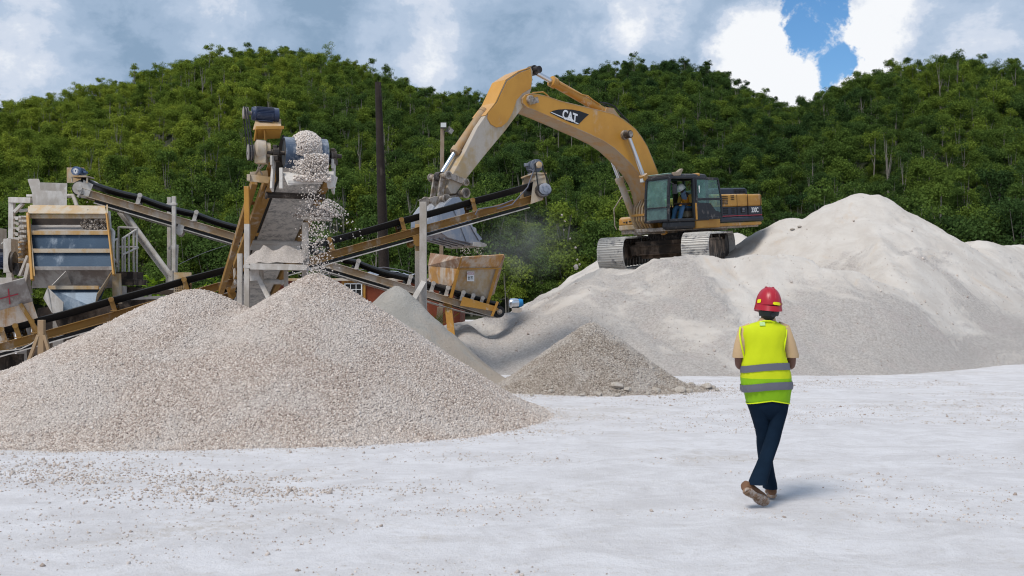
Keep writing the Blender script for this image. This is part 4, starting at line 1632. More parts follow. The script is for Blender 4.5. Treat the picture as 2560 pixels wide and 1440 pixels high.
# boom cylinders, one each side
up_ = U(1571, 336, 0.52)
lo_ = U(1600, 588, -0.52)
cm = U(1606, 434, 0.52)
for sgn in (1, -1):
    p1 = FN(up_[0], up_[1], sgn * 0.50)
    p0 = FN(lo_[0], lo_[1], sgn * 0.50)
    t = (p1 - p0).length
    rod('boom_cylinder', exc, p0, p1, p0.lerp(p1, 0.60), 0.105, 0.060, M['arm_dusty'] if sgn < 0 else M['yellow'])
mb = MB()
mb.cyl(FN(up_[0], up_[1], -0.62), FN(up_[0], up_[1], 0.62), 0.085, 20)
mb.cyl(FN(up_[0], up_[1], -0.42), FN(up_[0], up_[1], 0.42), 0.14, 24)
eb(mb, 'boom_pin', M['link'], boom, smooth=True, angle=30)
# stick cylinder above the boom
rod('stick_cylinder', exc, FN(*U(1514, 281, 0.0), 0.0), FN(*U(1331, 177, 0.0), 0.0), FN(*U(1378, 203, 0.0), 0.0), 0.125, 0.075, M['yellow'])
mb = MB()
mb.prism(UL([(1500, 290), (1508, 270), (1524, 272), (1545, 300)], 0.0), FN, -0.16, -0.10)
mb.prism(UL([(1500, 290), (1508, 270), (1524, 272), (1545, 300)], 0.0), FN, 0.10, 0.16)
eb(mb, 'cylinder_bracket', M['boom_belly'], boom)
mb = MB()
mb.tube([FN(*U(x, y_, 0.12), 0.12) for x, y_ in ((1398, 209), (1452, 236), (1470, 240), (1482, 250), (1500, 262))], 0.022, 8)
mb.tube([FN(*U(x, y_, 0.30), 0.30) for x, y_ in ((1331, 232), (1358, 230), (1366, 236), (1374, 244))], 0.020, 8)
eb(mb, 'steel_pipe', M['yellow'], boom, smooth=True)
mb = MB()
mb.tube([FN(*U(x, y_, 0.10), 0.10) for x, y_ in ((1500, 256), (1520, 259), (1536, 266), (1548, 280), (1560, 294), (1572, 304))], 0.026, 8)
mb.tube([FN(*U(x, y_, 0.0), 0.0) for x, y_ in ((1508, 261), (1524, 268), (1532, 280))], 0.024, 8)
eb(mb, 'hose', M['belt'], boom, smooth=True)

# ---- stick (dipper arm)
AW = 0.27
arm = [(1328, 169), (1296, 180), (1264, 201), (1250, 232), (1238, 258), (1213, 290), (1193, 319), (1162, 381), (1127, 443), (1119, 468), (1128, 484), (1140, 484), (1150, 470), (1162, 452), (1209, 392), (1264, 326), (1311, 263), (1322, 240), (1329, 222), (1332, 178)]
mb = MB()
mb.prism(UL(arm, AW), FN, -AW, AW)
stick = eb(mb, 'stick', M['arm_dusty'], bevel=0.015)
pl = [(1326, 172), (1297, 183), (1267, 203), (1253, 232), (1242, 256), (1219, 283), (1218, 297), (1226, 311), (1240, 319), (1254, 317), (1268, 304), (1280, 282), (1291, 250), (1305, 234), (1325, 222), (1329, 200)]
mb = MB()
mb.prism(UL(pl, AW), FN, AW + 0.001, AW + 0.022)
mb.prism(UL(pl, AW), FN, -AW - 0.022, -AW - 0.001)
eb(mb, 'side_plate', M['boom_yellow'], stick, bevel=0.008)
mb = MB()
tp_ = UL([(1326, 169.5), (1296, 180), (1264, 201), (1250, 232), (1238, 258), (1214, 289)], AW)
for a_, b_ in zip(tp_, tp_[1:]):
    d_2 = (Vector(b_) - Vector(a_)).normalized()
    n_2 = Vector((d_2.y, -d_2.x))
    if n_2.x < 0:
        n_2 = -n_2
    a3, b3 = Vector(a_) + n_2 * .012, Vector(b_) + n_2 * .012
    mb.bar(FN(a3.x, a3.y, 0), FN(b3.x, b3.y, 0), 2 * AW + .04, .02, FN(n_2.x, n_2.y, 0), ext=.004)
eb(mb, 'top_plate', M['boom_yellow'], stick)
q = U(1321, 251, AW)
mb = MB()
mb.cyl(FN(q[0], q[1], -0.44), FN(q[0], q[1], 0.40), 0.13, 22)
mb.box(FN(q[0] - 0.07, q[1] - 0.03, 0.40), (0.34, 0.06, 0.16), Matrix.Rotation(R(14), 3, 'Y'))
eb(mb, 'pivot_pin', M['link'], stick, bevel=0.01)
q2 = U(1331, 178, 0.0)
mb = MB()
mb.cyl(FN(q2[0], q2[1], -AW - 0.03), FN(q2[0], q2[1], AW + 0.03), 0.10, 20)
eb(mb, 'cylinder_pin', M['dark_steel'], stick, smooth=True, angle=30)
rod('bucket_cylinder', exc, FN(*U(1210, 274, 0.0), 0.0), FN(*U(1099, 441, 0.0), 0.0), FN(*U(1136, 382, 0.0), 0.0), 0.105, 0.062, M['boom_belly'])

# ---- linkage and bucket
k1 = U(1099, 441, 0.0)
k2 = U(1160, 456, AW)
k3 = U(1090, 500, 0.0)
k4 = U(1138, 486, 0.0)
mb = MB()
for sgn in (1, -1):
    mb.bar(FN(*k1, sgn * 0.33), FN(*k2, sgn * 0.33), 0.06, 0.15, ext=0.06)
    mb.bar(FN(*k1, sgn * 0.16), FN(*k3, sgn * 0.16), 0.06, 0.15, ext=0.05)
for k, w, r_ in ((k1, .40, .08), (k2, .38, .07), (k3, .48, .09), (k4, .48, .10)):
    mb.cyl(FN(*k, -w), FN(*k, w), r_, 18)
    for s_ in (-1, 1):
        mb.cyl(FN(*k, s_ * w), FN(*k, s_ * (w - 0.05)), r_ * 1.35, 18)
eb(mb, 'bucket_linkage', M['link'], smooth=True, angle=30)
BKW = 0.60
side = [(1096, 533), (1112, 511), (1131, 494), (1147, 492), (1156, 503), (1164, 522), (1174, 548), (1184, 570), (1192, 585), (1200, 601), (1205, 611), (1186, 611), (1164, 605), (1140, 600), (1120, 594), (1103, 582), (1094, 562)]
sp = UL(side, BKW)
mb = MB()
mb.prism(sp, FN, BKW - 0.035, BKW)
mb.prism(sp, FN, -BKW, -BKW + 0.035)
bk = eb(mb, 'bucket', M['bucket'], bevel=0.008)
mb = MB()
shell = sp[10:] + [sp[0], sp[1], sp[2]]
cc = Vector((sum(p[0] for p in sp) / len(sp), sum(p[1] for p in sp) / len(sp)))
inn = [tuple(Vector(p) + (cc - Vector(p)).normalized() * 0.045) for p in shell]
n = len(shell)
vs = [FN(*p, BKW - 0.036) for p in shell] + [FN(*p, -BKW + 0.036) for p in shell] + [FN(*p, BKW - 0.036) for p in inn] + [FN(*p, -BKW + 0.036) for p in inn]
fs = []
for i in range(n - 1):
    fs += [(i, i + 1, n + i + 1, n + i), (2 * n + i, 3 * n + i, 3 * n + i + 1, 2 * n + i + 1)]
fs += [(0, n, 3 * n, 2 * n), (n - 1, 3 * n - 1, 4 * n - 1, 2 * n - 1 + n)]
fs[-1] = (n - 1, 2 * n - 1, 4 * n - 1, 3 * n - 1)
mb.add(vs, fs)
eb(mb, 'bucket_shell', M['bucket'], bk)
ear = UL([(1072, 497), (1088, 490), (1112, 493), (1146, 486), (1150, 500), (1138, 520), (1104, 530), (1084, 512)], 0.24)
for w in (-0.24, 0.20):
    mb = MB()
    mb.prism(ear, FN, w, w + 0.04)
    eb(mb, 'bucket_ear', M['link'], bk, bevel=0.008)
mb = MB()      # wear strips on the side and under the floor
mb.prism(UL([(1128, 512), (1134, 512), (1172, 602), (1165, 604)], BKW), FN, BKW, BKW + 0.03)
for w in (-0.42, -0.14, 0.14, 0.42):
    a, b = Vector(sp[11]), Vector(sp[14])
    mb.bar(FN(a.x, a.y - .02, w), FN(b.x, b.y - .02, w), 0.10, 0.03, (0, 0, 1))
cut = UL([(1164, 545), (1172, 546), (1180, 556), (1178, 566), (1188, 570), (1190, 582), (1198, 590), (1204, 598), (1196, 602), (1183, 580)], BKW)
mb.prism(cut, FN, BKW + 0.001, BKW + 0.035)
mb.prism(cut, FN, -BKW - 0.035, -BKW - 0.001)
eb(mb, 'wear_plate', M['bucket'], bk)
tip0, tip1 = Vector(U(1196, 611, BKW)), Vector(U(1218, 613, BKW))
for k in range(5):
    w = -BKW + 0.06 + (2 * BKW - 0.12) * k / 4
    mb = MB()
    d = (tip1 - tip0)
    nrm = Vector((-d.y, d.x)).normalized()
    rings = []
    for t, hh in ((-0.6, 0.05), (0.2, 0.065), (0.75, 0.045), (1.0, 0.02)):
        c = tip0 + d * t
        rings.append([FN(*(c + nrm * hh * b), w + a * 0.065 * (1.1 - 0.35 * max(t, 0))) for a, b in ((-1, -1), (1, -1), (1, 1), (-1, 1))])
    mb.loft(rings)
    eb(mb, 'bucket_tooth', M['white_steel'], bk, bevel=0.006)

# ---- valve block and hoses at the boom foot
mb = MB()
mb.box((0.95, 0.18, 1.50), (0.5, 0.5, 0.62))
mb.box((1.05, -0.1, 1.85), (0.25, 0.30, 0.20))
eb(mb, 'boom_foot_bracket', M['rail_yellow'], bevel=0.03)
for k in range(6):
    mb = MB()
    yy = -0.15 + 0.11 * k
    mb.tube([(1.25, yy, 1.22), (1.42, yy, 1.45), (1.36, yy, 1.85), (1.15 + .02 * k, yy + .02, 2.08 + .03 * (k % 3)), (0.95, yy, 2.0)], 0.028, 8)
    eb(mb, 'hydraulic_hose', M['arm_dusty'] if k % 2 else M['boom_belly'], smooth=True)
mb = MB()
mb.box((1.40, 0.2, 1.62), (0.10, 0.85, 0.07))
eb(mb, 'hose_clamp', M['yellow'], bevel=0.01)
# ------------------------------------------------------------------ people
def ell(c, rx, ry, n=20, pw=2.0, ax=(1, 0, 0), ay=(0, 1, 0)):
    c, ax, ay = Vector(c), Vector(ax), Vector(ay)
    out = []
    for k in range(n):
        a = 2 * math.pi * k / n
        ca, sa = math.cos(a), math.sin(a)
        out.append(c + ax * rx * math.copysign(abs(ca) ** (2 / pw), ca) + ay * ry * math.copysign(abs(sa) ** (2 / pw), sa))
    return out


def limb_rings(pts, radii, n=14, flat=1.0, pw=2.0):
    pts = [Vector(p) for p in pts]
    out = []
    ref = Vector((0, 1, 0))
    for i, p in enumerate(pts):
        d = (pts[min(i + 1, len(pts) - 1)] - pts[max(i - 1, 0)]).normalized()
        ax = ref.cross(d)
        if ax.length < 1e-3:
            ax = Vector((1, 0, 0))
        ax.normalize()
        ay = d.cross(ax).normalized()
        r = radii[i]
        rx, ry = (r, r * flat) if not isinstance(r, tuple) else r
        out.append(ell(p, rx, ry, n, pw, ax, ay))
    return out


def skin_body(name, verts, edges, radii, mat, parent, matrix=None):
    me = bpy.data.meshes.new(name)
    me.from_pydata([tuple(v) for v in verts], edges, [])
    me.materials.append(mat)
    o = bpy.data.objects.new(name, me)
    COL.objects.link(o)
    o.parent = parent
    o['_org'] = (0, 0, 0)
    m = o.modifiers.new('skin', 'SKIN')
    m.use_smooth_shade = True
    for i, r in enumerate(radii):
        d = me.skin_vertices[0].data[i]
        d.radius = r if isinstance(r, tuple) else (r, r)
        d.use_root = (i == 0)
    s = o.modifiers.new('subdivision', 'SUBSURF')
    s.levels = 2
    s.render_levels = 2
    return o


class Skel:
    def __init__(s):
        s.v, s.e, s.r = [], [], []

    def chain(s, start, pts, radii):
        last = start
        for p, r in zip(pts, radii):
            s.v.append(Vector(p))
            s.r.append(r)
            if last is not None:
                s.e.append((last, len(s.v) - 1))
            last = len(s.v) - 1
        return last

    def hand(s, wrist, dirv, palm_n, side):
        """palm, four fingers of different lengths and a thumb from the side of the palm"""
        w = s.v[wrist]
        d = Vector(dirv).normalized()
        nrm = Vector(palm_n).normalized()
        lat = d.cross(nrm).normalized() * side
        pm = s.chain(wrist, [w + d * 0.045, w + d * 0.085], [(0.030, 0.016), (0.034, 0.014)])
        for k, (o, ln) in enumerate(((-0.030, 0.070), (-0.010, 0.082), (0.011, 0.076), (0.031, 0.060))):
            b = w + d * 0.095 + lat * o
            s.chain(pm, [b, b + d * ln * 0.45 + nrm * 0.012, b + d * ln * 0.72 + nrm * 0.036, b + d * ln * 0.78 + nrm * 0.058], [0.0095, 0.009, 0.008, 0.0065])
        b = w + d * 0.035 - lat * 0.030
        s.chain(pm - 1, [b, b + d * 0.030 - lat * 0.020 + nrm * 0.014, b + d * 0.055 - lat * 0.018 + nrm * 0.034], [0.012, 0.010, 0.008])


# ---- the woman walking away in the foreground
WY = 8.0
wo = thing('person', 'person in red helmet, lime safety vest and dark jeans walking away over white ground', 'person', (2.045, WY, 0))


def Q(px, py, dy=0.0):
    return P(px, py, WY + dy)


def wid(px, dy=0.0):
    return px / F * (WY + dy)


O_ = org(wo)
sk = Skel()
L_ = lambda px, py, dy=0.0: Q(px, py, dy) - O_
pel = sk.chain(None, [L_(1918, 1000)], [0.10])
ch = sk.chain(pel, [L_(1917, 940), L_(1914, 870), L_(1912, 832)], [(0.11, 0.09), (0.12, 0.09), (0.11, 0.08)])
nk = sk.chain(ch, [L_(1917, 806), L_(1919, 790)], [0.052, 0.050])
hd = sk.chain(nk, [L_(1921, 768, 0.02), L_(1922, 745, 0.03), L_(1922, 728, 0.02)], [(0.072, 0.085), (0.080, 0.098), (0.055, 0.07)])
sk.chain(hd - 2, [L_(1921, 766, 0.10), L_(1921, 769, 0.135)], [0.022, 0.010])      # nose
for s_ in (-1, 1):
    sk.chain(hd - 2, [L_(1921 + 26 * s_, 768, 0.02)], [(0.018, 0.028)])      # ears
    shx = 1912 + s_ * 46
    a1 = sk.chain(ch, [L_(shx, 838)], [0.040])
    ex = 1847.5 if s_ < 0 else 1979
    a2 = sk.chain(a1, [L_((shx + ex) / 2 + s_ * 6, 868, 0.0), L_(ex, 894, 0.0), L_(ex + s_ * 0.0, 915, 0.025)], [0.042, 0.039, 0.037])
    hx = 1915 + s_ * 24
    a3 = sk.chain(a2, [L_(ex - s_ * 14, 915, 0.11), L_(hx + s_ * 10, 905, 0.23)], [0.034, 0.025])
    sk.hand(a3, L_(hx - s_ * 12, 900, 0.32) - L_(hx + s_ * 10, 905, 0.23), (0, 0.25, -1), s_)
skin_body('body', sk.v, sk.e, sk.r, M['skin'], wo)

# shirt: torso, sleeves and collar
mb = MB()
mb.loft([ell(Q(1917, 985), .140, .10, 24), ell(Q(1915, 930), .145, .10, 24), ell(Q(1913, 870), .150, .105, 24), ell(Q(1910, 835), .165, .095, 24, 2.4), ell(Q(1911, 820), .150, .080, 24, 2.2), ell(Q(1916, 806), .075, .066, 24), ell(Q(1917, 800, 0.01), .064, .064, 24)])
for s_, sh, cu in ((-1, (1864, 828), (1848.5, 894)), (1, (1957, 824), (1979.5, 894))):
    md_ = ((sh[0] + cu[0]) / 2 + s_ * 3, (sh[1] + cu[1]) / 2)
    mb.loft(limb_rings([Q(sh[0] - s_ * 12, sh[1] - 3), Q(*sh), Q(*md_), Q(cu[0], cu[1] - 4), Q(*cu)], [.058, .062, .056, .057, .055], 16))
shirt = mb.build('shirt', M['shirt'], wo, smooth=True, angle=70)
mb = MB()
mb.loft([ell(Q(1917, 806, -0.0), .074, .070, 22), ell(Q(1919, 795, .01), .060, .060, 22), ell(Q(1919, 796, .01), .053, .053, 22), ell(Q(1917, 806), .060, .058, 22)])
mb.build('collar', M['shirt'], shirt, smooth=True)

# safety vest
vr = [(1000, 1919.5, 52.5, .128), (985, 1919, 56, .135), (967, 1916.5, 62, .145), (948, 1915, 61.5, .142), (930, 1914, 61, .140), (908, 1911, 58, .134), (890, 1909, 53, .130), (872, 1908, 51, .126), (855, 1908.5, 54, .122), (838, 1908.5, 57.5, .116), (824, 1909, 58.5, .104), (816, 1909.5, 56.5, .092), (810, 1913, 40, .082), (805, 1917, 25, .076), (802, 1918, 20, .074)]


def vring(py, cx, hw, ry, grow=0.0, n=40):
    wob = [1 + 0.026 * math.sin(k * 1.9 + py * 0.07) * (.5 + .5 * math.sin(py * .05 + k)) + 0.016 * math.sin(k * 3.1 - py * 0.16) for k in range(n)]
    e = ell(Q(cx, py), wid(hw) + grow, ry + grow, n, 2.5)
    c = Q(cx, py)
    dip = 0.020 if py > 990 else 0.0
    return [c + (p - c) * (wob[k] if 826 < py < 990 else 1.0) + Vector((0, 0, -dip * abs((p - c).x) / .17)) for k, p in enumerate(e)]


def vinterp(py):
    v = sorted(vr)
    for a, b in zip(v, v[1:]):
        if a[0] <= py <= b[0]:
            t = (py - a[0]) / (b[0] - a[0])
            return tuple(a[i] + (b[i] - a[i]) * t for i in range(4))
    return v[-1]


ys = [1000, 992, 984, 976, 967, 958, 948, 944, 939, 930, 920, 908, 899, 890, 881, 872, 864, 855, 846, 838, 831, 824, 820, 816, 813, 810, 807, 805, 802]
mb = MB()
mb.loft([vring(*vinterp(yy)) for yy in ys if yy <= 944], cap=False)
vest = mb.build('vest', M['hi_vis'], wo, smooth=True, angle=80)
mb = MB()
mb.loft([vring(*vinterp(yy)) for yy in [1000, 992, 984, 976, 967, 958, 950, 944]], cap=False)
mb.build('vest_hem_panel', M['hi_vis_green'], vest, smooth=True, angle=80)


def band(name, mat, y0, y1, grow, tilt=0.0, n=40):
    mb = MB()
    rings = []
    for k in range(4):
        yy = y0 + (y1 - y0) * k / 3
        rings.append([p + Vector((0, 0, tilt * (p.x - O_.x) / .2 - 0.012 * ((p.x - O_.x) / .19) ** 2)) for p in vring(*vinterp(yy), grow)])
    mb.loft(rings, cap=False)
    return mb.build(name, mat, vest, smooth=True)


band('reflective_band', M['reflective'], 906, 923, 0.006, 0.012)
band('reflective_band', M['reflective'], 953, 972, 0.006, 0.014)
band('hem_trim', M['hi_trim'], 997, 1000, 0.004)
mb = MB()
for s_ in (-1, 1):
    seq = [(1851 if s_ < 0 else 1967, 817), (1849 if s_ < 0 else 1966, 835), (1852 if s_ < 0 else 1963, 855), (1857 if s_ < 0 else 1959, 878), (1861 if s_ < 0 else 1958, 897), (1858 if s_ < 0 else 1964, 912)]
    for dy in (-0.085, ):
        mb.tube([Q(px, py, dy + 0.02 * abs(i - 2)) for i, (px, py) in enumerate(seq)], 0.0065, 8)
mb.tube([Q(1899, 805, -0.072), Q(1910, 802.5, -0.082), Q(1926, 802.5, -0.082), Q(1937, 806, -0.072)], 0.006, 8)
mb.build('trim', M['hi_trim'], vest, smooth=True)
mb = MB()
mb.box(Q(1906, 809.5, -0.087), (0.042, 0.004, 0.032), Matrix.Rotation(R(-25), 3, 'X'))
mb.build('neck_label', M['tag_white'], vest)

# trousers: two legs under one seat
mb = MB()
mb.loft([ell(Q(1918, 975), .148, .105, 24), ell(Q(1918.5, 1000), .160, .122, 24, 2.3), ell(Q(1920.5, 1018), .150, .122, 24, 2.4), ell(Q(1922.5, 1034, 0.01), .126, .108, 24, 2.4), ell(Q(1923, 1046, 0.01), .085, .085, 24, 2.4)])


def leg(rows):
    rings = []
    for i, (x0, x1, py, dy, ry) in enumerate(rows):
        c = Q((x0 + x1) / 2, py, dy)
        w = wid((x1 - x0) / 2, dy)
        rings.append(ell(c, w, ry, 20, 2.2))
    return rings


RL = [(1917, 1971, 1005, 0, .11), (1917, 1967, 1030, 0, .105), (1917, 1961, 1052, -.005, .095), (1914, 1955, 1075, -.01, .085), (1912, 1951, 1092, -.015, .078), (1911, 1949, 1100, -.02, .079), (1909, 1946, 1110, -.03, .075), (1905, 1941, 1124, -.05, .074),
      (1898, 1934, 1144, -.08, .072), (1890, 1928, 1163, -.11, .072), (1881, 1923, 1183, -.15, .078), (1874, 1918, 1200, -.19, .084), (1871, 1916, 1209, -.21, .086)]
LL = [(1866, 1921, 1005, 0, .11), (1875, 1922, 1028, .01, .105), (1881, 1923, 1048, .02, .095), (1888, 1924, 1072, .035, .085), (1892, 1926, 1092, .05, .078), (1892, 1927, 1108, .065, .074), (1894, 1929, 1130, .09, .072), (1897, 1931, 1152, .115, .072),
      (1901, 1934, 1172, .14, .075), (1904, 1937, 1190, .155, .080), (1907, 1941, 1208, .165, .086), (1908, 1942, 1220, .17, .088)]
for rows in (RL, LL):
    mb.loft(leg(rows))
tr_ = mb.build('trousers', M['trousers'], wo, smooth=True, angle=75)
# creases behind the knees
for nme, hx, hy, dirx, toe_p, ank in (('shoe', 0, 0, 0, None, None),):
    pass


def shoe(heel, toe_, upv, ankle):
    heel, toe_ = Vector(heel), Vector(toe_)
    d = (toe_ - heel)
    ln = d.length
    d.normalize()
    up = Vector(upv)
    lat = d.cross(up).normalized()
    up = lat.cross(d).normalized()
    def ring(t, w, z0, z1, n=14, pw=2.6):
        c = heel + d * ln * t + up * (z0 + z1) / 2
        return ell(c, w, (z1 - z0) / 2, n, pw, lat, up)
    mb = MB()
    mb.loft([ring(-0.01, .026, .022, .075), ring(0.04, .036, .020, .105), ring(0.18, .040, .02, .112), ring(0.36, .042, .02, .100), ring(0.55, .048, .02, .075), ring(0.75, .049, .02, .062), ring(0.92, .038, .02, .050), ring(1.0, .018, .02, .036)])
    u = mb.build('shoe', M['shoe'], wo, smooth=True, angle=70)
    mb = MB()
    rows = [(-0.02, .020), (0.03, .034), (0.15, .039), (0.32, .034), (0.45, .034), (0.6, .046), (0.78, .050), (0.93, .040), (1.02, .018)]
    mb.loft([ring(t, w, 0.0 if t < .33 or t > .47 else .008, .024, 12, 4) for t, w in rows])
    for t in [k / 13 for k in range(1, 13)]:
        if .33 < t < .47:
            continue
        w = .030 if t < .33 else .040
        mb.box(heel + d * ln * t - up * 0.003, (w * 1.7, 0.011, 0.008), Matrix((lat, d, up)).transposed())
    mb.build('sole', M['sole'], u, bevel=0.002)
    return u


shoe(P(1864, 1228, 7.72), P(1919, 1263, 7.83) + Vector((0, 0, 0.004)), (-0.55, 0.35, 0.8), None)
hl = P(1929, 1243, 8.12)
shoe(Vector((hl.x, 8.10, 0.0)), Vector((hl.x + 0.055, 8.37, 0.0)), (0, 0, 1), None)

# hair, helmet
mb = MB()
mb.loft([ell(Q(1922, 800, -0.045), .030, .018, 18), ell(Q(1922, 793, -.03), .052, .045, 18), ell(Q(1923, 781, -.015), .070, .075, 18), ell(Q(1923, 767, .0), .080, .090, 18), ell(Q(1922, 752, .02), .070, .080, 18)])
mb.build('hair', M['hair'], wo, smooth=True)
mb = MB()
tl = Matrix.Rotation(R(4), 3, 'Y') @ Matrix.Rotation(R(-6), 3, 'X')
hc = Q(1921, 766, 0.02)
rings = []
for k in range(9):
    a = k / 8 * math.pi / 2
    rr = math.cos(a) if k < 8 else 0.05
    rings.append([hc + tl @ Vector((p.x, p.y, math.sin(a) * 0.157)) for p in ell((0, 0, 0), 0.1025 * max(rr, .02) ** 0.86, 0.132 * max(rr, .02) ** 0.86, 28)])
mb.loft(rings)
helm = mb.build('helmet', M['helmet_red'], wo, smooth=True, angle=80)
mb = MB()
rings = []
for w, z in ((0.1015, 0.012), (0.107, -0.020), (0.109, -0.030), (0.102, -0.032), (0.096, -0.004)):
    rings.append([hc + tl @ Vector((p.x, p.y + (0.045 * max(p.y, 0) / .14), z - 0.022 * max(-p.y, 0) / .14)) for p in ell((0, 0, 0), w, w * 1.29, 28)])
mb.loft(rings, cap=False)
mb.build('brim', M['helmet_red'], helm, smooth=True, angle=60)
mb = MB()
for yy in (-0.030, 0.030):
    pts_ = []
    for k in range(9):
        a = R(18 + 150 * k / 8)
        pts_.append(hc + tl @ Vector((yy * 0.9, -math.cos(a) * 0.126, math.sin(a) * 0.158 + 0.001)))
    mb.tube(pts_, 0.0035, 8)
mb.build('helmet_rib', M['helmet_red'], helm, smooth=True)


def on_helmet(az, z, o=0.004):
    a = math.asin(min(1, max(z, 0) / .157))
    k = math.cos(a) ** 0.86
    return hc + tl @ Vector((math.sin(az) * (0.1025 * k + o), -math.cos(az) * (0.132 * k + o), z))


for az0, az1, z0, z1 in ((0, 40, 0.000, 0.024), (-74, -52, 0.016, 0.046), (76, 90, .014, .036)):
    mb = MB()
    n = 6
    top = [on_helmet(R(az0 + (az1 - az0) * k / n), z1 - (0.006 if k in (0, n) else 0)) for k in range(n + 1)]
    bot = [on_helmet(R(az0 + (az1 - az0) * k / n), z0 + (0.006 if k in (0, n) else 0)) for k in range(n + 1)]
    mb.add(top + bot, [(k, k + 1, n + 2 + k, n + 1 + k) for k in range(n)])
    mb.build('reflective_sticker', M['sticker'], helm)
mb = MB()
mb.loft([ell(Q(1922, 790, .0), .074, .088, 22), ell(Q(1922.5, 778, .0), .082, .100, 22), ell(Q(1922.5, 778, .0), .070, .090, 22), ell(Q(1922, 790, .0), .066, .080, 22)])
mb.cyl(Q(1933, 787, -.075), Q(1933, 787, -.105), 0.017, 16)
mb.build('head_band', M['strap'], helm, smooth=True, angle=40)

# ---- the operator sitting in the cab, leaning over
op = thing('person', 'person in a white helmet and orange vest sitting in the excavator cab', 'person', EO, matrix=EM @ Matrix.Translation((-0.29, 0.0, -0.15)))
op['_org'] = (0, 0, 0)
sz = cz0 + 0.43
oy = 1.06
sk = Skel()
pe = sk.chain(None, [(0.56, oy, sz + 0.06)], [0.12])
ct = sk.chain(pe, [(0.58, oy, sz + 0.24), (0.66, oy, sz + 0.42), (0.70, oy, sz + 0.50)], [(0.12, 0.10), (0.12, 0.10), (0.09, 0.08)])
nk = sk.chain(ct, [(0.76, oy, sz + 0.57)], [0.05])
hh = sk.chain(nk, [(0.82, oy, sz + 0.63), (0.85, oy, sz + 0.70)], [(0.080, 0.075), (0.085, 0.08)])
sk.chain(hh - 1, [(0.92, oy, sz + 0.60)], [0.018])
for s_ in (-1, 1):
    a = sk.chain(ct, [(0.66, oy + s_ * 0.19, sz + 0.45), (0.70, oy + s_ * 0.25, sz + 0.22), (0.90, oy + s_ * 0.18, sz + 0.19), (1.02, oy + s_ * 0.10, sz + 0.22)], [0.055, 0.045, 0.036, 0.028])
    sk.hand(a, (0.6, -0.5 * s_, 0.25), (0, 0.1, -1), s_)
    sk.chain(pe, [(0.62, oy + s_ * 0.10, sz + 0.05), (0.98, oy + s_ * 0.13, sz + 0.10), (1.16, oy + s_ * 0.13, sz - 0.34), (1.28, oy + s_ * .13, sz - .36)], [0.08, 0.06, 0.045, 0.035])
skin_body('body', sk.v, sk.e, sk.r, M['skin_dark'], op)
mb = MB()
mb.loft(limb_rings([(0.55, oy, sz), (0.57, oy, sz + .2), (0.63, oy, sz + .38), (0.70, oy, sz + .52)], [(.17, .13), (.17, .13), (.18, .12), (.09, .075)], 18))
for s_ in (-1, 1):
    mb.loft(limb_rings([(0.66, oy + s_ * .17, sz + .46), (0.68, oy + s_ * .22, sz + .36), (0.71, oy + s_ * .255, sz + .22)], [.07, .068, .06], 12))
eb(mb, 'shirt', M['op_shirt'], op, smooth=True)
mb = MB()
mb.loft(limb_rings([(0.555, oy, sz + .02), (0.575, oy, sz + .2), (0.635, oy, sz + .38), (0.67, oy, sz + .46)], [(.178, .138), (.178, .138), (.176, .128), (.14, .11)], 18), cap=False)
eb(mb, 'vest', M['op_orange'], op, smooth=True)
mb = MB()
mb.loft(limb_rings([(0.70, oy, sz + .50), (0.76, oy, sz + .57), (0.78, oy, sz + .60)], [(.095, .085), (.085, .08), (.07, .07)], 14))
mb.box((0.795, oy + 0.05, sz + 0.43), (0.05, 0.16, 0.17), Matrix.Rotation(R(20), 3, 'Y'))
eb(mb, 'scarf', M['op_scarf'], op, smooth=True)
mb = MB()
for s_ in (-1, 1):
    mb.loft(limb_rings([(0.50, oy + s_ * .08, sz + .04), (0.75, oy + s_ * .11, sz + .07), (0.96, oy + s_ * .13, sz + .11), (1.03, oy + s_ * .13, sz + .05), (1.10, oy + s_ * .13, sz - .14), (1.17, oy + s_ * .13, sz - .34)], [.10, .09, .075, .078, .065, .068], 14))
eb(mb, 'jeans', M['jeans'], op, smooth=True)
mb = MB()
hc2 = Vector((0.845, oy, sz + 0.68))
tl2 = Matrix.Rotation(R(28), 3, 'Y')
rings = []
for k in range(8):
    a = k / 7 * math.pi / 2
    rr = max(math.cos(a), 0.04) ** 0.85
    rings.append([hc2 + tl2 @ Vector((p.x, p.y, math.sin(a) * 0.155)) for p in ell((0, 0, 0), 0.140 * rr, 0.115 * rr, 22)])
mb.loft(rings)
mb.loft([[hc2 + tl2 @ Vector((p.x + 0.05 * max(p.x, 0) / .15, p.y, z)) for p in ell((0, 0, 0), w * 1.22, w, 22)] for w, z in ((.116, .01), (.130, -.012), (.110, -.014))])
eb(mb, 'helmet', M['helmet_white'], op, smooth=True, angle=50)
# ------------------------------------------------------------------ conveyors and plant
def horiz_lat(a, b):
    d = (Vector(b) - Vector(a)).normalized()
    return d.cross(Vector((0, 0, 1))).normalized()


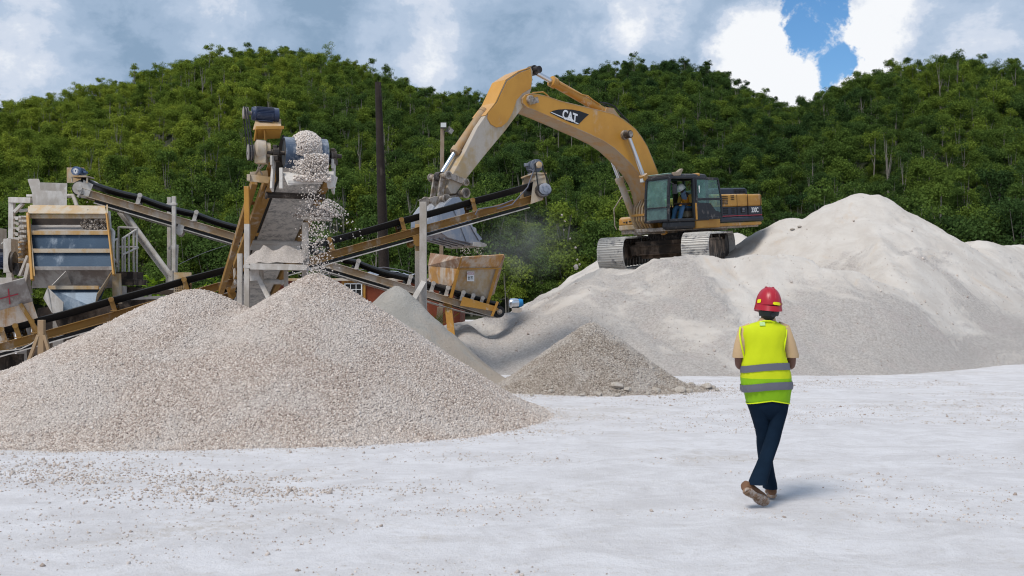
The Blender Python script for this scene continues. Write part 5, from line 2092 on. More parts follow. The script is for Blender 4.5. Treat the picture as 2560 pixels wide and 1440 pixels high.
def electric_motor(name, c, ax, r, ln, mat, parent, fins=True, box=None):
    """finned motor body with end bells, fan cowl and terminal box"""
    c, ax = Vector(c), Vector(ax).normalized()
    mb = MB()
    mb.tube([c - ax * ln * .5, c - ax * ln * .49, c - ax * ln * .36, c - ax * ln * .34, c + ax * ln * .30, c + ax * ln * .32, c + ax * ln * .49, c + ax * ln * .5],
            [r * .55, r * .86, r * .98, r * .90, r * .90, r * .98, r * .95, r * .70], 24)
    if fins:
        s = ax.cross(Vector((0, 0, 1)))
        s = s.normalized() if s.length > .01 else Vector((1, 0, 0))
        u = s.cross(ax)
        for k in range(28):
            a = 2 * math.pi * k / 28
            d = s * math.cos(a) + u * math.sin(a)
            mb.bar(c - ax * ln * .33 + d * r * .93, c + ax * ln * .30 + d * r * .93, r * .05, r * .14, d)
    m = mb.build(name, mat, parent, smooth=True, angle=35)
    mb = MB()
    bx = Vector(box) if box else Vector((0, 0, 1))
    mb.box(c + bx * r * 1.12, (ln * .3, ln * .3, r * .5))
    mb.bar(c - Vector((0, 0, r * 1.02)) - ax * ln * .28, c - Vector((0, 0, r * 1.02)) + ax * ln * .25, r * 1.7, r * .12)
    mb.build('terminal_box', mat, m, bevel=0.008)
    return m


def sheave(mb, c, ax, r, w, n=28):
    c, ax = Vector(c), Vector(ax).normalized()
    mb.tube([c - ax * w * .5, c - ax * w * .48, c - ax * w * .15, c + ax * w * .15, c + ax * w * .48, c + ax * w * .5], [r * .97, r, r * .9, r * .9, r, r * .97], n)


def belt_loop(name, parent, c1, r1, c2, r2, ax, w, mat=None):
    """drive belt round two sheaves"""
    c1, c2, ax = Vector(c1), Vector(c2), Vector(ax).normalized()
    d = (c2 - c1).normalized()
    n = ax.cross(d).normalized()
    pts = []
    for k in range(9):
        a = math.pi / 2 + math.pi * k / 8
        pts.append(c1 + (d * math.cos(a) + n * math.sin(a)) * r1)
    for k in range(9):
        a = -math.pi / 2 + math.pi * k / 8
        pts.append(c2 + (d * math.cos(a) + n * math.sin(a)) * r2)
    mb = MB()
    for i in range(len(pts)):
        a, b = pts[i], pts[(i + 1) % len(pts)]
        mb.bar(a, b, w, 0.012, (b - a).cross(ax), ext=0.002)
    return mb.build(name, mat or M['belt'], parent)


def conveyor(name, label, head, tail, width, rail_mat, belt_mat, rise, belt_h, rail_h, rail_w=0.09, idlers=(), idler_mat=None, returns=(), sag=0.0, group=None, tube=False, ret_drop=0.055, cut=(0.35, 0.0)):
    """trough belt on two channel rails. head and tail give the belt's centre line at the carrying side"""
    head, tail = Vector(head), Vector(tail)
    t = thing(name, label, 'conveyor', (head + tail) / 2 * Vector((1, 1, 0)) if False else Vector(((head.x + tail.x) / 2, (head.y + tail.y) / 2, 0)), group)
    d = (tail - head).normalized()
    lat = horiz_lat(head, tail)
    up = lat.cross(d).normalized()
    if up.z < 0:
        up = -up
    ln = (tail - head).length
    # carrying belt: shallow trough with raised edges, hanging a little between the idlers
    mb = MB()
    prof = [(-.5, .5), (-.30, -.5), (.30, -.5), (.5, .5), (.47, .62), (.28, -.30), (-.28, -.30), (-.47, .62)]
    if tube:
        prof = [(.5 * math.cos(a), .55 * math.sin(a)) for a in [2 * math.pi * k / 14 for k in range(14)]]
    rings = []
    N_s = 60
    marks = sorted(idlers) if idlers else [0, 1]
    for k in range(N_s + 1):
        s = k / N_s
        sg = 0
        if sag:
            lo = max([m for m in marks if m <= s], default=0)
            hi = min([m for m in marks if m > s], default=1)
            u_ = (s - lo) / max(hi - lo, 1e-3)
            sg = -sag * 4 * u_ * (1 - u_) * min(1, (hi - lo) * ln / 1.6)
        c = head + d * ln * s + up * sg
        rings.append([c + lat * a * width + up * b * belt_h for a, b in prof])
    mb.loft(rings)
    belt = mb.build('belt', belt_mat, t, smooth=tube, angle=35)
    # rails
    off = up * rise
    for sg in (-1, 1):
        mb = MB()
        mb.channel(head - off + lat * sg * (width * .5 + .03), tail - off + lat * sg * (width * .5 + .03), rail_w, rail_h, 0.014, up, sg * 1)
        mb.build('rail', rail_mat, t, bevel=0.004)
    mb = MB()
    n = max(4, int(ln / 1.2))
    for k in range(n + 1):
        c = head + d * ln * k / n - off - up * rail_h * .3
        mb.bar(c - lat * width * .5, c + lat * width * .5, 0.06, 0.06)
    mb.build('cross_member', rail_mat, t)
    # return belt under the rails
    ro = off + up * (rail_h / 2 + ret_drop)
    mb = MB()
    ra, rb_ = head - ro + d * cut[0], tail - ro - d * cut[1]
    mb.bar(ra + up * .015, rb_ + up * .015, width + .04, 0.05, up)
    mb.build('return_belt', M['belt'], t)
    mb = MB()
    for sg in (-1, 1):
        mb.bar(ra - up * .026 + lat * sg * (width * .5 + .05), rb_ - up * .026 + lat * sg * (width * .5 + .05), 0.03, 0.022, up)
    mb.build('belt_guard_strip', M['white_steel'], t)
    # idlers: leaning end stands with a roller between
    for s in idlers:
        c = head + d * ln * s
        idl = None
        for sg in (-1, 1):
            mb = MB()
            b = c - off + up * rail_h * .5 + lat * sg * (width * .5 + .02)
            e = c + lat * sg * (width * .52 + .03) + up * belt_h * .25
            mb.bar(b, e, 0.02, 0.085, d)
            mb.bar(b - lat * sg * .03, e - lat * sg * .02 - up * .05, 0.03, 0.05, d)
            mb.cyl(e - lat * .025, e + lat * .03, 0.05, 14)
            mb.box(b + up * 0.01, (0.12, 0.12, 0.02))
            o = mb.build('idler', idler_mat or rail_mat, t)
            if sg == (1 if lat.y < 0 else -1):
                idl = o
        mb = MB()
        mb.cyl(c - lat * width * .3 - up * (belt_h * .5 + .05), c + lat * width * .3 - up * (belt_h * .5 + .05), 0.045, 12)
        mb.build('roller', M['dark_steel'], idl or t, smooth=True, angle=40)
    for s in returns:
        c = head + d * ln * s - ro - up * .09
        mb = MB()
        mb.cyl(c - lat * width * .6, c + lat * width * .6, 0.045, 12)
        for sg in (-1, 1):
            q = c + lat * sg * width * .6
            mb.cyl(q - lat * .02, q + lat * .02, 0.085, 14)
            mb.bar(q, q + up * (0.09 + ret_drop), 0.02, 0.14, d)
        mb.build('return_roller', idler_mat or rail_mat, t, smooth=True, angle=35)
    return t, head, tail, d, lat, up, ln, off, ro


# ---- long yellow conveyor crossing the yard (motor at its raised right end)
c2h, c2t = P(1334, 463, 21.9), P(-90, 855, 18.6)


def frac(px, a, b):
    """how far along a->b the photograph shows pixel column px"""
    k = (px - 1280) / F
    return (k * a.y - a.x) / ((b.x - a.x) - k * (b.y - a.y))


ids2 = [frac(px, c2h, c2t) for px in (1172, 997, 820, 640, 462, 283, 88, 48, 14)]
C2 = conveyor('belt_conveyor', 'long yellow conveyor rising across the yard to a grey motor at its right end', c2h, c2t, 0.62, M['rail_yellow'], M['belt'], 0.285, 0.12, 0.16,
              idlers=ids2, returns=[frac(1018, c2h, c2t), frac(560, c2h, c2t)], sag=0.012)
t2, h2, ta2, d2, la2, up2, ln2, off2, ro2 = C2
near2 = la2 if la2.y < 0 else -la2
mb = MB()      # head drum, drive
hd2 = h2 - up2 * 0.17 + d2 * 0.02
mb.cyl(hd2 - la2 * .36, hd2 + la2 * .36, 0.15, 24)
mb.cyl(hd2 - la2 * .48, hd2 + near2 * .52, 0.045, 14)
mb.build('head_drum', M['dark_steel'], t2, smooth=True, angle=40)
mb = MB()
rings = []
for k in range(13):
    a = -math.pi / 2 - math.pi * k / 12
    rings.append(hd2 - (d2 * math.cos(a + math.pi / 2 + math.pi / 2) * 0 + d2 * math.sin(math.pi * k / 12) * .16) + up2 * math.cos(math.pi * k / 12) * .16)
for a, b in zip(rings, rings[1:]):
    mb.bar(a, b, 0.62, 0.014, (b - a).cross(la2), ext=0.003)
mb.build('belt_wrap', M['belt'], t2)
for sg in (-1, 1):
    mb = MB()
    mb.prism([(0.22, -0.40), (0.16, .04), (.10, .20), (-.13, .20), (-.16, -.06), (-.06, -.38)], lambda u, v, w: h2 + d2 * u + Vector((0, 0, 1)) * v + la2 * w, sg * .42 - .008, sg * .42 + .008)
    mb.build('head_plate', M['tan_plate'], t2, bevel=0.005)
mb = MB()
mb.bar(h2 + Vector((0, 0, .21)) - la2 * .45, h2 + Vector((0, 0, .21)) + la2 * .45, 0.30, 0.03)
mb.bar(h2 + Vector((0, 0, .12)) + near2 * .43 + d2 * .2, h2 + Vector((0, 0, .12)) + near2 * .43 - d2 * .15, 0.03, 0.05)
mb.build('motor_plate', M['tan_plate'], t2)
mot2 = h2 + Vector((0, 0, .40)) + d2 * .02 + near2 * .10
electric_motor('drive_motor', mot2, near2, 0.145, 0.42, M['motor_grey'], t2, box=(-1, 0, .2))
red2 = hd2 + near2 * 0.58
mb = MB()
sheave(mb, red2 + near2 * .09, near2, 0.135, 0.09)
mb.cyl(red2 + near2 * .13, red2 + near2 * .16, 0.05, 16)
for k in range(6):
    a = 2 * math.pi * k / 6
    q = red2 + near2 * .137 + (d2 * math.cos(a) + up2 * math.sin(a)) * .085
    mb.cyl(q, q + near2 * .012, 0.014, 8)
mb.build('drive_sheave', M['bucket'], t2, smooth=True, angle=35)
mb = MB()
mb.tube([red2 - near2 * .16, red2 - near2 * .14, red2 + near2 * .03, red2 + near2 * .05], [.12, .15, .15, .12], 22)
mb.build('gearbox', M['dark_steel'], t2, smooth=True, angle=35)
mb = MB()
sheave(mb, mot2 + near2 * .30, near2, 0.07, 0.07)
mb.cyl(mot2 + near2 * .2, mot2 + near2 * .33, .025, 12)
mb.build('motor_sheave', M['tan_plate'], t2, smooth=True, angle=35)
belt_loop('drive_belt', t2, mot2 + near2 * .29, 0.075, red2 + near2 * .09, 0.14, near2, 0.05)
mb = MB()
q = h2 + near2 * .46
mb.tube([mot2 + Vector((-.14, 0, -.05)), q + d2 * .16 + Vector((0, 0, .3)), q + d2 * .3 + Vector((0, 0, -.02)), q + d2 * .75 - off2, q + d2 * 1.1 - off2], 0.014, 8)
mb.tube([q + d2 * .7 - off2 + up2 * .09, q + d2 * 1.05 - off2 + up2 * .05 + near2 * .02, q + d2 * 1.5 - off2 + up2 * .10, q + d2 * 1.6 - off2], 0.013, 8)
mb.build('cable', M['reflective'], t2, smooth=True)
# guard box of punched plate and the take-up frame
s_ = frac(455, h2, ta2)
g = h2 + d2 * ln2 * s_ + near2 * .05
gb = P(457, 690, g.y + .45)
mb = MB()
mb.box(gb + Vector((0, 0, -.16)), (0.36, 0.03, 0.46))
gd = mb.build('guard_box', M['tan_plate'], t2, bevel=0.004)
mb = MB()
for a in range(9):
    for b in range(9):
        mb.box(gb + Vector((-.14 + a * .035, -.016, -.36 + b * .035)), (0.016, 0.004, 0.016))
mb.build('punched_hole', M['mesh_black'], gd)
# skirt boards over the loading end
sa, sb = frac(-40, h2, ta2), frac(104, h2, ta2)
a0, a1 = h2 + d2 * ln2 * sa + near2 * .33 + up2 * .06, h2 + d2 * ln2 * sb + near2 * .33 + up2 * .06
mb = MB()
mb.bar(a0 + up2 * .16, a1 + up2 * .16, 0.014, 0.32, up2)
mb.build('skirt_board', M['hopper'], t2)
mb = MB()
w1 = near2 * .26 + Vector((0, 0, .46))
mb.add([a0 + up2 * .32, a1 + up2 * .32, a1 + up2 * .32 + w1 - d2 * -.10, a0 + up2 * .32 + w1, a0 + up2 * .33 + near2 * -.015, a1 + up2 * .33 + near2 * -.015, a1 + up2 * .335 + w1 - d2 * -.10 + near2 * -.015, a0 + up2 * .335 + w1 + near2 * -.015],
       [(0, 1, 2, 3), (7, 6, 5, 4), (0, 4, 5, 1), (1, 5, 6, 2), (2, 6, 7, 3), (3, 7, 4, 0)])
fl_ = mb.build('flared_board', M['grey_plate'], t2, label='grey flared board with a red painted cross')
mb = MB()
cxp = a0.lerp(a1, .62) + up2 * .32 + w1 * .45 + near2 * .012
mb.bar(cxp - d2 * -.16, cxp + d2 * -.16, 0.02, 0.004, near2)
mb.bar(cxp - w1 * .32, cxp + w1 * .30, 0.02, 0.004, near2)
mb.build('paint_mark', M['red_line'], fl_)
mb = MB()
for px in (100, 128):
    q = h2 + d2 * ln2 * frac(px, h2, ta2) + near2 * .36
    mb.bar(q - off2 - up2 * .06, q + up2 * .40 + d2 * .18 * (1 if px < 110 else 1), 0.05, 0.07, d2)
    break
mb.build('board_stay', M['rail_yellow'], t2)
mb = MB()
mb.tube([h2 + d2 * ln2 * frac(x, h2, ta2) + near2 * .44 - off2 - up2 * k for x, k in ((95, .02), (72, .09), (45, .13), (20, .10), (-20, .04))], 0.012, 6)
mb.build('cable', M['white_steel'], t2, smooth=True)

# supports under the long conveyor
def post(name, label, top, foot_z, w, mat, cat='post', group=None, cap=None, extra=None):
    o = thing(name, label, cat, (top.x, top.y, foot_z), group)
    mb = MB()
    mb.bar(Vector((top.x, top.y, foot_z)), top, w, w * .9, (0, 1, 0))
    mb.build('upright', mat, o, bevel=0.008)
    return o


ypost = 20.72
pt = post('support_post', 'tall weathered post propping the long conveyor in front of the bucket', P(1058, 505, ypost), 0.0, 0.145, M['grey_post'])
mb = MB()
mb.bar(P(1061, 702, ypost + .02), P(1001, 806, ypost - 1.0), 0.10, 0.10, (0, 1, 0))
mb.build('diagonal_brace', M['white_steel'], pt)
mb = MB()
mb.box(P(1050, 594, ypost + .14), (0.20, 0.05, 0.56))
mb.build('post_bracket', M['tan_plate'], pt, bevel=0.006)
post('support_post', 'thin weathered post behind the tall one, under the long conveyor', P(1044, 540, 21.9), 0.0, 0.11, M['grey_post'])
tm = thing('timber_trestle', 'dusty timber trestle with two splayed props under the left end of the long conveyor', 'trestle', P(103, 900, 18.0) * Vector((1, 1, 0)))
mb = MB()
q = P(104, 800, 18.0)
mb.bar(Vector((q.x, q.y, 0)), q, 0.11, 0.09, (0, 1, 0))
mb.build('upright', M['wood_plank'], tm, bevel=0.006)
for x0, y0, x1 in ((96, 838, 62), (111, 838, 138)):
    mb = MB()
    p_ = P(x0, y0, 17.98)
    e_ = P(x1, 930, 17.9)
    mb.bar(p_, e_ + (e_ - p_) * .2, 0.055, 0.06, (0, 1, 0))
    mb.build('prop', M['wood_plank'], tm, bevel=0.004)

# ---- white conveyor falling from the screen to the loading hopper
c3h, c3t = P(207, 452, 22.0), P(1242, 762, 24.6)
ids3 = [frac(px, c3h, c3t) for px in (352, 491, 620, 891, 1020, 1076, 1112, 1150, 1174, 1197)]
C3 = conveyor('belt_conveyor', 'lime whitened conveyor sloping down from the screen to the loading hopper', c3h, c3t, 0.60, M['rail_white'], M['belt'], 0.255, 0.135, 0.165,
              idlers=ids3, idler_mat=M['white_steel'], returns=[frac(466, c3h, c3t), frac(725, c3h, c3t)], sag=0.05, tube=True, cut=(0.4, 2.6))
t3, h3, ta3, d3, la3, up3, ln3, off3, ro3 = C3
near3 = la3 if la3.y < 0 else -la3
hd3 = P(205, 475, 22.0) + near3 * -0.0
mb = MB()
mb.cyl(hd3 - near3 * .34, hd3 + near3 * .34, 0.150, 28)
mb.build('head_drum', M['white_steel'], t3, smooth=True, angle=40)
mb = MB()
for k in range(14):
    a, b = [math.pi * (.38 + 1.1 * j / 14) for j in (k, k + 1)]
    p_, q_ = [hd3 + (d3 * math.cos(x) + up3 * math.sin(x)) * .163 for x in (a, b)]
    mb.bar(p_, q_, 0.60, 0.016, (q_ - p_).cross(la3), ext=.002)
mb.build('belt_wrap', M['belt'], t3)
mb = MB()
mb.cyl(hd3 + near3 * .335, hd3 + near3 * .37, 0.135, 28)
mb.cyl(hd3 + near3 * .36, hd3 + near3 * .42, 0.055, 18)
mb.bar(hd3 + near3 * .38 + d3 * .05, hd3 + near3 * .38 + d3 * .02 - up3 * .2, .04, .05, near3)
mb.prism([(.12, -.12), (.22, -.12), (.24, .16), (.02, .20)], lambda u, v, w: hd3 + d3 * u + up3 * v + near3 * w, .36, .375)
mb.build('bearing_plate', M['white_steel'], t3, smooth=True, angle=35)
pm = P(206, 424, 21.95)
mb = MB()
mb.box(P(189, 438, 22.2), (0.38, 0.03, 0.34))
mb.box(P(206, 443, 21.8), (0.36, 0.40, 0.025))
mb.bar(P(180, 444, 21.65), P(180, 455, 21.65), 0.03, 0.03, (0, 1, 0))
mb.bar(P(218, 444, 21.65), P(218, 457, 21.65), 0.03, 0.03, (0, 1, 0))
mb.build('motor_stand', M['tan_plate'], t3)
electric_motor('drive_motor', P(198, 430, 21.85), (0, -1, 0), 0.105, 0.36, M['motor_blue'], t3, box=(1.0, 0, -.1))
mb = MB()
for k in range(12):
    a = 2 * math.pi * k / 12
    c = P(198, 430, 21.85) + Vector((0, -.185, 0))
    mb.bar(c + Vector((math.cos(a) * .02, 0, math.sin(a) * .02)), c + Vector((math.cos(a) * .065, 0, math.sin(a) * .065)), .012, .006, (0, 1, 0))
mb.build('fan_grille', M['white_paint'], t3)
mb = MB()      # heap of stone dust riding over the drum
rings = []
for k in range(8):
    s = -.1 + k * .075
    hgt = .10 * math.sin(math.pi * min(1, (k + .6) / 8))
    rings.append([hd3 + d3 * s + up3 * (.165 + (hgt if 0 < j < 4 else 0)) + la3 * (-.26 + .13 * j) for j in range(5)])
mb.loft(rings)
ld = mb.build('stone_load', M['white_steel'], t3, smooth=True)
# tail drum, side plates
tl3 = P(1238, 779, 24.55)
mb = MB()
mb.cyl(tl3 - la3 * .36, tl3 + la3 * .36, 0.145, 26)
mb.build('tail_drum', M['belt'], t3, smooth=True, angle=40)
mb = MB()
mb.cyl(tl3 + near3 * .37, tl3 + near3 * .42, 0.065, 22)
mb.cyl(tl3 + near3 * .42, tl3 + near3 * .44, 0.03, 16)
mb.build('bearing', M['link'], t3, smooth=True, angle=40)
for sg in (-1, 1):
    mb = MB()
    mb.prism([(-.98, -.13), (-.10, -.02), (-.02, .05), (-.12, .10), (-.98, .10)], lambda u, v, w: tl3 + d3 * u + up3 * v + la3 * w, sg * .40 - .01, sg * .40 + .01)
    if sg * la3.dot(near3) > 0:
        mb.bar(tl3 - d3 * .16 + near3 * .43 - up3 * .16, tl3 - d3 * .12 + near3 * .43 + up3 * .22, .05, .07, near3)
    mb.build('take_up_plate', M['yellow'], t3, bevel=0.004)
# sagging return belt towards the tail
mb = MB()
pp = []
for k in range(15):
    s = k / 14
    c = (tl3 - d3 * 3.0 - up3 * .16).lerp(tl3 - up3 * .15, s) - up3 * .13 * 4 * s * (1 - s) * (.35 + .65 * s)
    pp.append(c)
for a, b in zip(pp, pp[1:]):
    mb.bar(a, b, 0.60, 0.014, up3, ext=.003)
mb.build('slack_return_belt', M['belt_dusty'], t3)

# legs of the white conveyor
lg = thing('steel_prop', 'yellow steel leg holding up the loading end of the white conveyor', 'support leg', P(1125, 830, 24.0) * Vector((1, 1, 0)))
mb = MB()
a, b = P(1118, 742, 24.1), P(1127, 822, 23.9)
mb.bar(a, b + (b - a) * .9, 0.17, 0.12, (0, 1, 0))
mb.box(P(1118, 740, 24.1), (0.24, 0.2, 0.03))
mb.build('upright', M['yellow'], lg, bevel=0.006)
lg = thing('steel_prop', 'brown far leg under the loading end of the white conveyor', 'support leg', P(1098, 800, 24.9) * Vector((1, 1, 0)))
mb = MB()
a, b = P(1101, 768, 24.9), P(1094, 860, 24.9)
mb.bar(a, b, 0.15, 0.10, (0, 1, 0))
mb.build('upright', M['wood_grey'], lg, bevel=0.006)

# pair of posts with tube legs left of the pouring conveyor
def two_post(px, w, Y, top, bot, label):
    o = thing('support_post', label, 'post', (P(px, top, Y).x, Y, 0))
    mb = MB()
    mb.bar(Vector((P(px, top, Y).x, Y, 0)), P(px, top, Y), w, w * .7, (0, 1, 0))
    mb.build('upright', M['white_steel'], o, bevel=0.006)
    mb = MB()
    mb.box(P(px, top + 19, Y), (w * 1.5, w, .05))
    mb.build('collar', M['white_steel'], o, bevel=0.004)
    return o


pA = two_post(435, .085, 22.1, 491, 690, 'front whitened post of the pair beside the tube legs')
two_post(423, .085, 23.3, 493, 690, 'rear whitened post of the pair beside the tube legs')
mb = MB()
mb.bar(P(424, 622, 22.6), P(438, 610, 22.2), .05, .06)
mb.bar(P(443, 612, 22.15), P(440, 680, 22.15), .05, .05, (0, 1, 0))
mb.build('stay', M['white_steel'], pA)
for (x0, y0, x1, y1, Y, lb) in ((309, 527, 428, 690, 22.05, 'front slanting white tube leg under the white conveyor'), (298, 530, 421, 693, 22.75, 'rear slanting white tube leg under the white conveyor')):
    o = thing('slanting_strut', lb, 'support leg', (P(x1, y1, Y).x, Y, 0))
    mb = MB()
    a, b = P(x0, y0, Y), P(x1, y1, Y)
    mb.cyl(a, b + (b - a) * .0, .052, 16)
    mb.bar(b + Vector((0, 0, .12)), Vector((b.x, b.y, 0)), .09, .09, (0, 1, 0))
    mb.build('tube', M['white_steel'], o, smooth=True, angle=40)

# ---- loading hopper on the white conveyor
HY = 24.3
hp = thing('loading_hopper', 'rust streaked yellow hopper with flared boards under the excavator bucket', 'hopper', (P(1150, 700, HY).x, HY, 0))
def plate(mb, pts, th=0.02):
    a, b, c = [Vector(p) for p in pts[:3]]
    n = (b - a).cross(c - a).normalized() * th
    k = len(pts)
    vs = [Vector(p) for p in pts] + [Vector(p) + n for p in pts]
    fs = [tuple(range(k)), tuple(range(2 * k - 1, k - 1, -1))] + [(i, i + k, (i + 1) % k + k, (i + 1) % k) for i in range(k)]
    mb.add(vs, fs)
yf = 23.75      # near corner depth
yb = 25.4
mb = MB()
plate(mb, [P(1146, 673, yf), P(1245, 672, yf + .45), P(1219, 747, yf + .55), P(1129, 722, yf + .25)])
mb.build('front_plate', M['tan_plate'], hp, label='yellow front plate with a pale scraped patch')
mb = MB()
plate(mb, [P(1147, 671, yf - .02), P(1154, 643, yf - .28), P(1260, 637, yf + .25), P(1246, 671, yf + .42)])
mb.build('flared_board', M['hopper'], hp)
mb = MB()
plate(mb, [P(1071, 664, yb - .5), P(1147, 672, yf), P(1128, 716, yf + .3), P(1072, 704, yb - .4)])
mb.build('side_plate', M['hopper'], hp)
mb = MB()
plate(mb, [P(1070, 664, yb - .5), P(1076, 632, yb - .2), P(1153, 643, yf - .28), P(1146, 671, yf)])
mb.build('flared_board', M['hopper_brown'], hp)
mb = MB()
plate(mb, [P(1074, 690, yb + 1.0), P(1076, 645, yb + 1.3), P(1262, 640, yf + 2.4), P(1246, 700, yf + 2.2)])
plate(mb, [P(1246, 672, yf + .45), P(1262, 638, yf + .25), P(1258, 640, yf + 2.4), P(1236, 735, yf + 2.0), P(1220, 745, yf + .6)])
mb.build('back_plate', M['hopper_brown'], hp)
mb = MB()
for pts_ in ([P(1147, 670, yf - .04), P(1127, 745, yf + .1)], [P(1244, 672, yf + .38), P(1218, 762, yf + .5)]):
    mb.bar(pts_[0], pts_[1], .075, .05, (0, 1, 0))
mb.bar(P(1146, 672.5, yf - .03), P(1252, 671, yf + .42), .05, .035)
mb.bar(P(1147, 671, yf - .05), P(1154, 643, yf - .31), .035, .05, (0, 1, 0))
mb.build('stiffener', M['yellow'], hp, bevel=0.004)
mb = MB()
mb.bar(P(1072, 706, yb - .45), P(1222, 749, yf + .55), .02, .13)
mb.build('rubber_skirt', M['belt_dusty'], hp)
sg_ = thing('warning_sign', 'small white danger sign on the yellow front of the loading hopper', 'sign', P(1175, 693, yf + .1))
sd_ = (P(1245, 690, yf + .45) - P(1146, 690, yf)).normalized()
sn_ = sd_.cross(Vector((0, 0, 1))).normalized()
if sn_.y > 0:
    sn_ = -sn_
tt = ((1175 - 1146) / F * yf) / sd_.x
sc_ = P(1146, 693, yf) + sd_ * ((P(1175, 693, yf + .1).x - P(1146, 693, yf).x) / sd_.x) + sn_ * .035
sc_.z = P(1175, 691, yf + .1).z
up_sign = Vector((0, 0, 1))
mb = MB()
mb.bar(sc_ - up_sign * .115, sc_ + up_sign * .115, .185, .006, sn_)
mb.build('sign_board', M['white_paint'], sg_)
mb = MB()
mb.bar(sc_ + up_sign * .045 + sn_ * .005, sc_ + up_sign * .095 + sn_ * .005, .165, .004, sn_)
mb.build('sign_header', plain('faded_red_print', (0.42, 0.16, 0.20), 0.6), sg_)
mb = MB()
for k, (w, dx) in enumerate(((.06, .025), (.05, .025), (.065, .025))):
    c = sc_ - up_sign * (.0 + .03 * k) + sd_ * dx + sn_ * .005
    mb.bar(c - sd_ * w / 2, c + sd_ * w / 2, .004, .013, up_sign)
c = sc_ - sd_ * .045 - up_sign * .03 + sn_ * .005
mb.bar(c + up_sign * .03, c - up_sign * .055, .022, .004, sn_)
mb.bar(c + up_sign * .035, c + up_sign * .05, .016, .004, sn_)
mb.bar(c - sd_ * .03, c + sd_ * .03, .004, .01, up_sign)
mb.build('sign_print', M['black_paint'], sg_)
tx = text_part('DANGER', 'sign_lettering', 0.042, M['white_paint'], sg_,
               Matrix.Translation(sc_ + up_sign * .07 + sn_ * .009 - org(sg_)) @ Matrix(((sd_.x, 0, sn_.x, 0), (sd_.y, 0, sn_.y, 0), (0, 1, 0, 0), (0, 0, 0, 1))), 0.001, 0.85)

# ---- pouring conveyor that builds the front heap
H1 = P(762, 386, 14.95)
D1 = Vector((-2.3, 5.5, -2.02)).normalized()
T1 = H1 + D1 * 9.6
L1 = Vector((0.923, 0.386, 0)).normalized()
U1 = L1.cross(D1).normalized()
if U1.z < 0:
    U1 = -U1
pc = thing('belt_conveyor', 'steep conveyor seen from below, pouring stone over its head drum onto the front heap', 'conveyor', (H1.x, H1.y, 0))
RB = 0.235
mb = MB()
mb.cyl(H1 - L1 * .30, H1 + L1 * .30, RB - .015, 36)
mb.build('head_drum', M['dark_steel'], pc, smooth=True, angle=40)
mb = MB()
for k in range(20):
    a, b = [math.pi * (-.5 + 1.0 * j / 20) for j in (k, k + 1)]
    p_, q_ = [H1 - D1 * math.cos(x) * RB + U1 * math.sin(x) * RB for x in (a, b)]
    mb.bar(p_, q_, .64, .016, (q_ - p_).cross(L1), ext=.002)
mb.build('belt_wrap', M['belt_top'], pc)
mb = MB()
mb.bar(H1 - U1 * RB, T1 - U1 * RB, .64, .016, U1)
mb.build('return_belt', M['belt_dusty'], pc)
mb = MB()
rings = []
for s in (0, 9.5):
    c = H1 + D1 * s + U1 * RB
    rings.append([c + L1 * a + U1 * b for a, b in ((-.32, .06), (-.2, -.02), (.2, -.02), (.32, .06), (.31, .075), (.2, 0), (-.2, 0), (-.31, .075))])
mb.loft(rings)
mb.build('belt', M['belt'], pc)
for sg in (-1, 1):
    mb = MB()
    mb.channel(H1 + D1 * .42 + L1 * sg * .42 - U1 * .10, T1 + L1 * sg * .42 - U1 * .10, .10, .30, .016, U1, sg)
    mb.build('rail', M['rail_yellow'], pc, bevel=.004)
# truss below on the left
mb = MB()
mb.bar(H1 + D1 * .9 - L1 * .62 - U1 * .05, T1 - L1 * .62 - U1 * .35, .09, .12, U1)
mb.bar(H1 + D1 * .75 - L1 * .42 - U1 * .10, H1 + D1 * 3.3 - L1 * .60 - U1 * .55, .09, .16, L1)
for s in (1.6, 3.0, 4.4, 5.8):
    mb.bar(H1 + D1 * s - L1 * .60 - U1 * .1, H1 + D1 * (s + .5) - L1 * .42 + U1 * .1, .05, .05, U1)
mb.build('truss', M['rail_yellow'], pc, bevel=.004)
for s in (.9, 2.9, 4.9, 6.6):
    mb = MB()
    c = H1 + D1 * s - U1 * (RB + .09)
    if s == 2.9:
        mb.bar(c - L1 * .43, c + L1 * .43, .02, .17)
    mb.cyl(c - L1 * .44 + U1 * .05, c + L1 * .44 + U1 * .05, .05, 12)
    for sg in (-1, 1):
        mb.bar(c + L1 * sg * .45, c + L1 * sg * .45 + U1 * .30, .03, .12, D1)
    mb.build('return_roller', M['white_steel'] if s > 2 else M['dark_steel'], pc)
mb = MB()
for s in (1.5, 3.2, 5.0):
    c = H1 + D1 * s
    mb.bar(c - L1 * .39, c + L1 * .39, .06, .06)
mb.build('cross_member', M['rail_yellow'], pc)
# bearings
for sg in (-1, 1):
    mb = MB()
    c = H1 + L1 * sg * .43
    mb.cyl(c - L1 * .045, c + L1 * .045, .085, 18)
    mb.box(c - Vector((0, 0, .09)), (.11, .2, .08))
    mb.box(c + Vector((0, 0, .08)), (.07, .12, .06))
    mb.cyl(H1 + L1 * sg * .3, H1 + L1 * sg * .56, .032, 14)
    mb.build('bearing', M['dark_steel'], pc, bevel=.01)
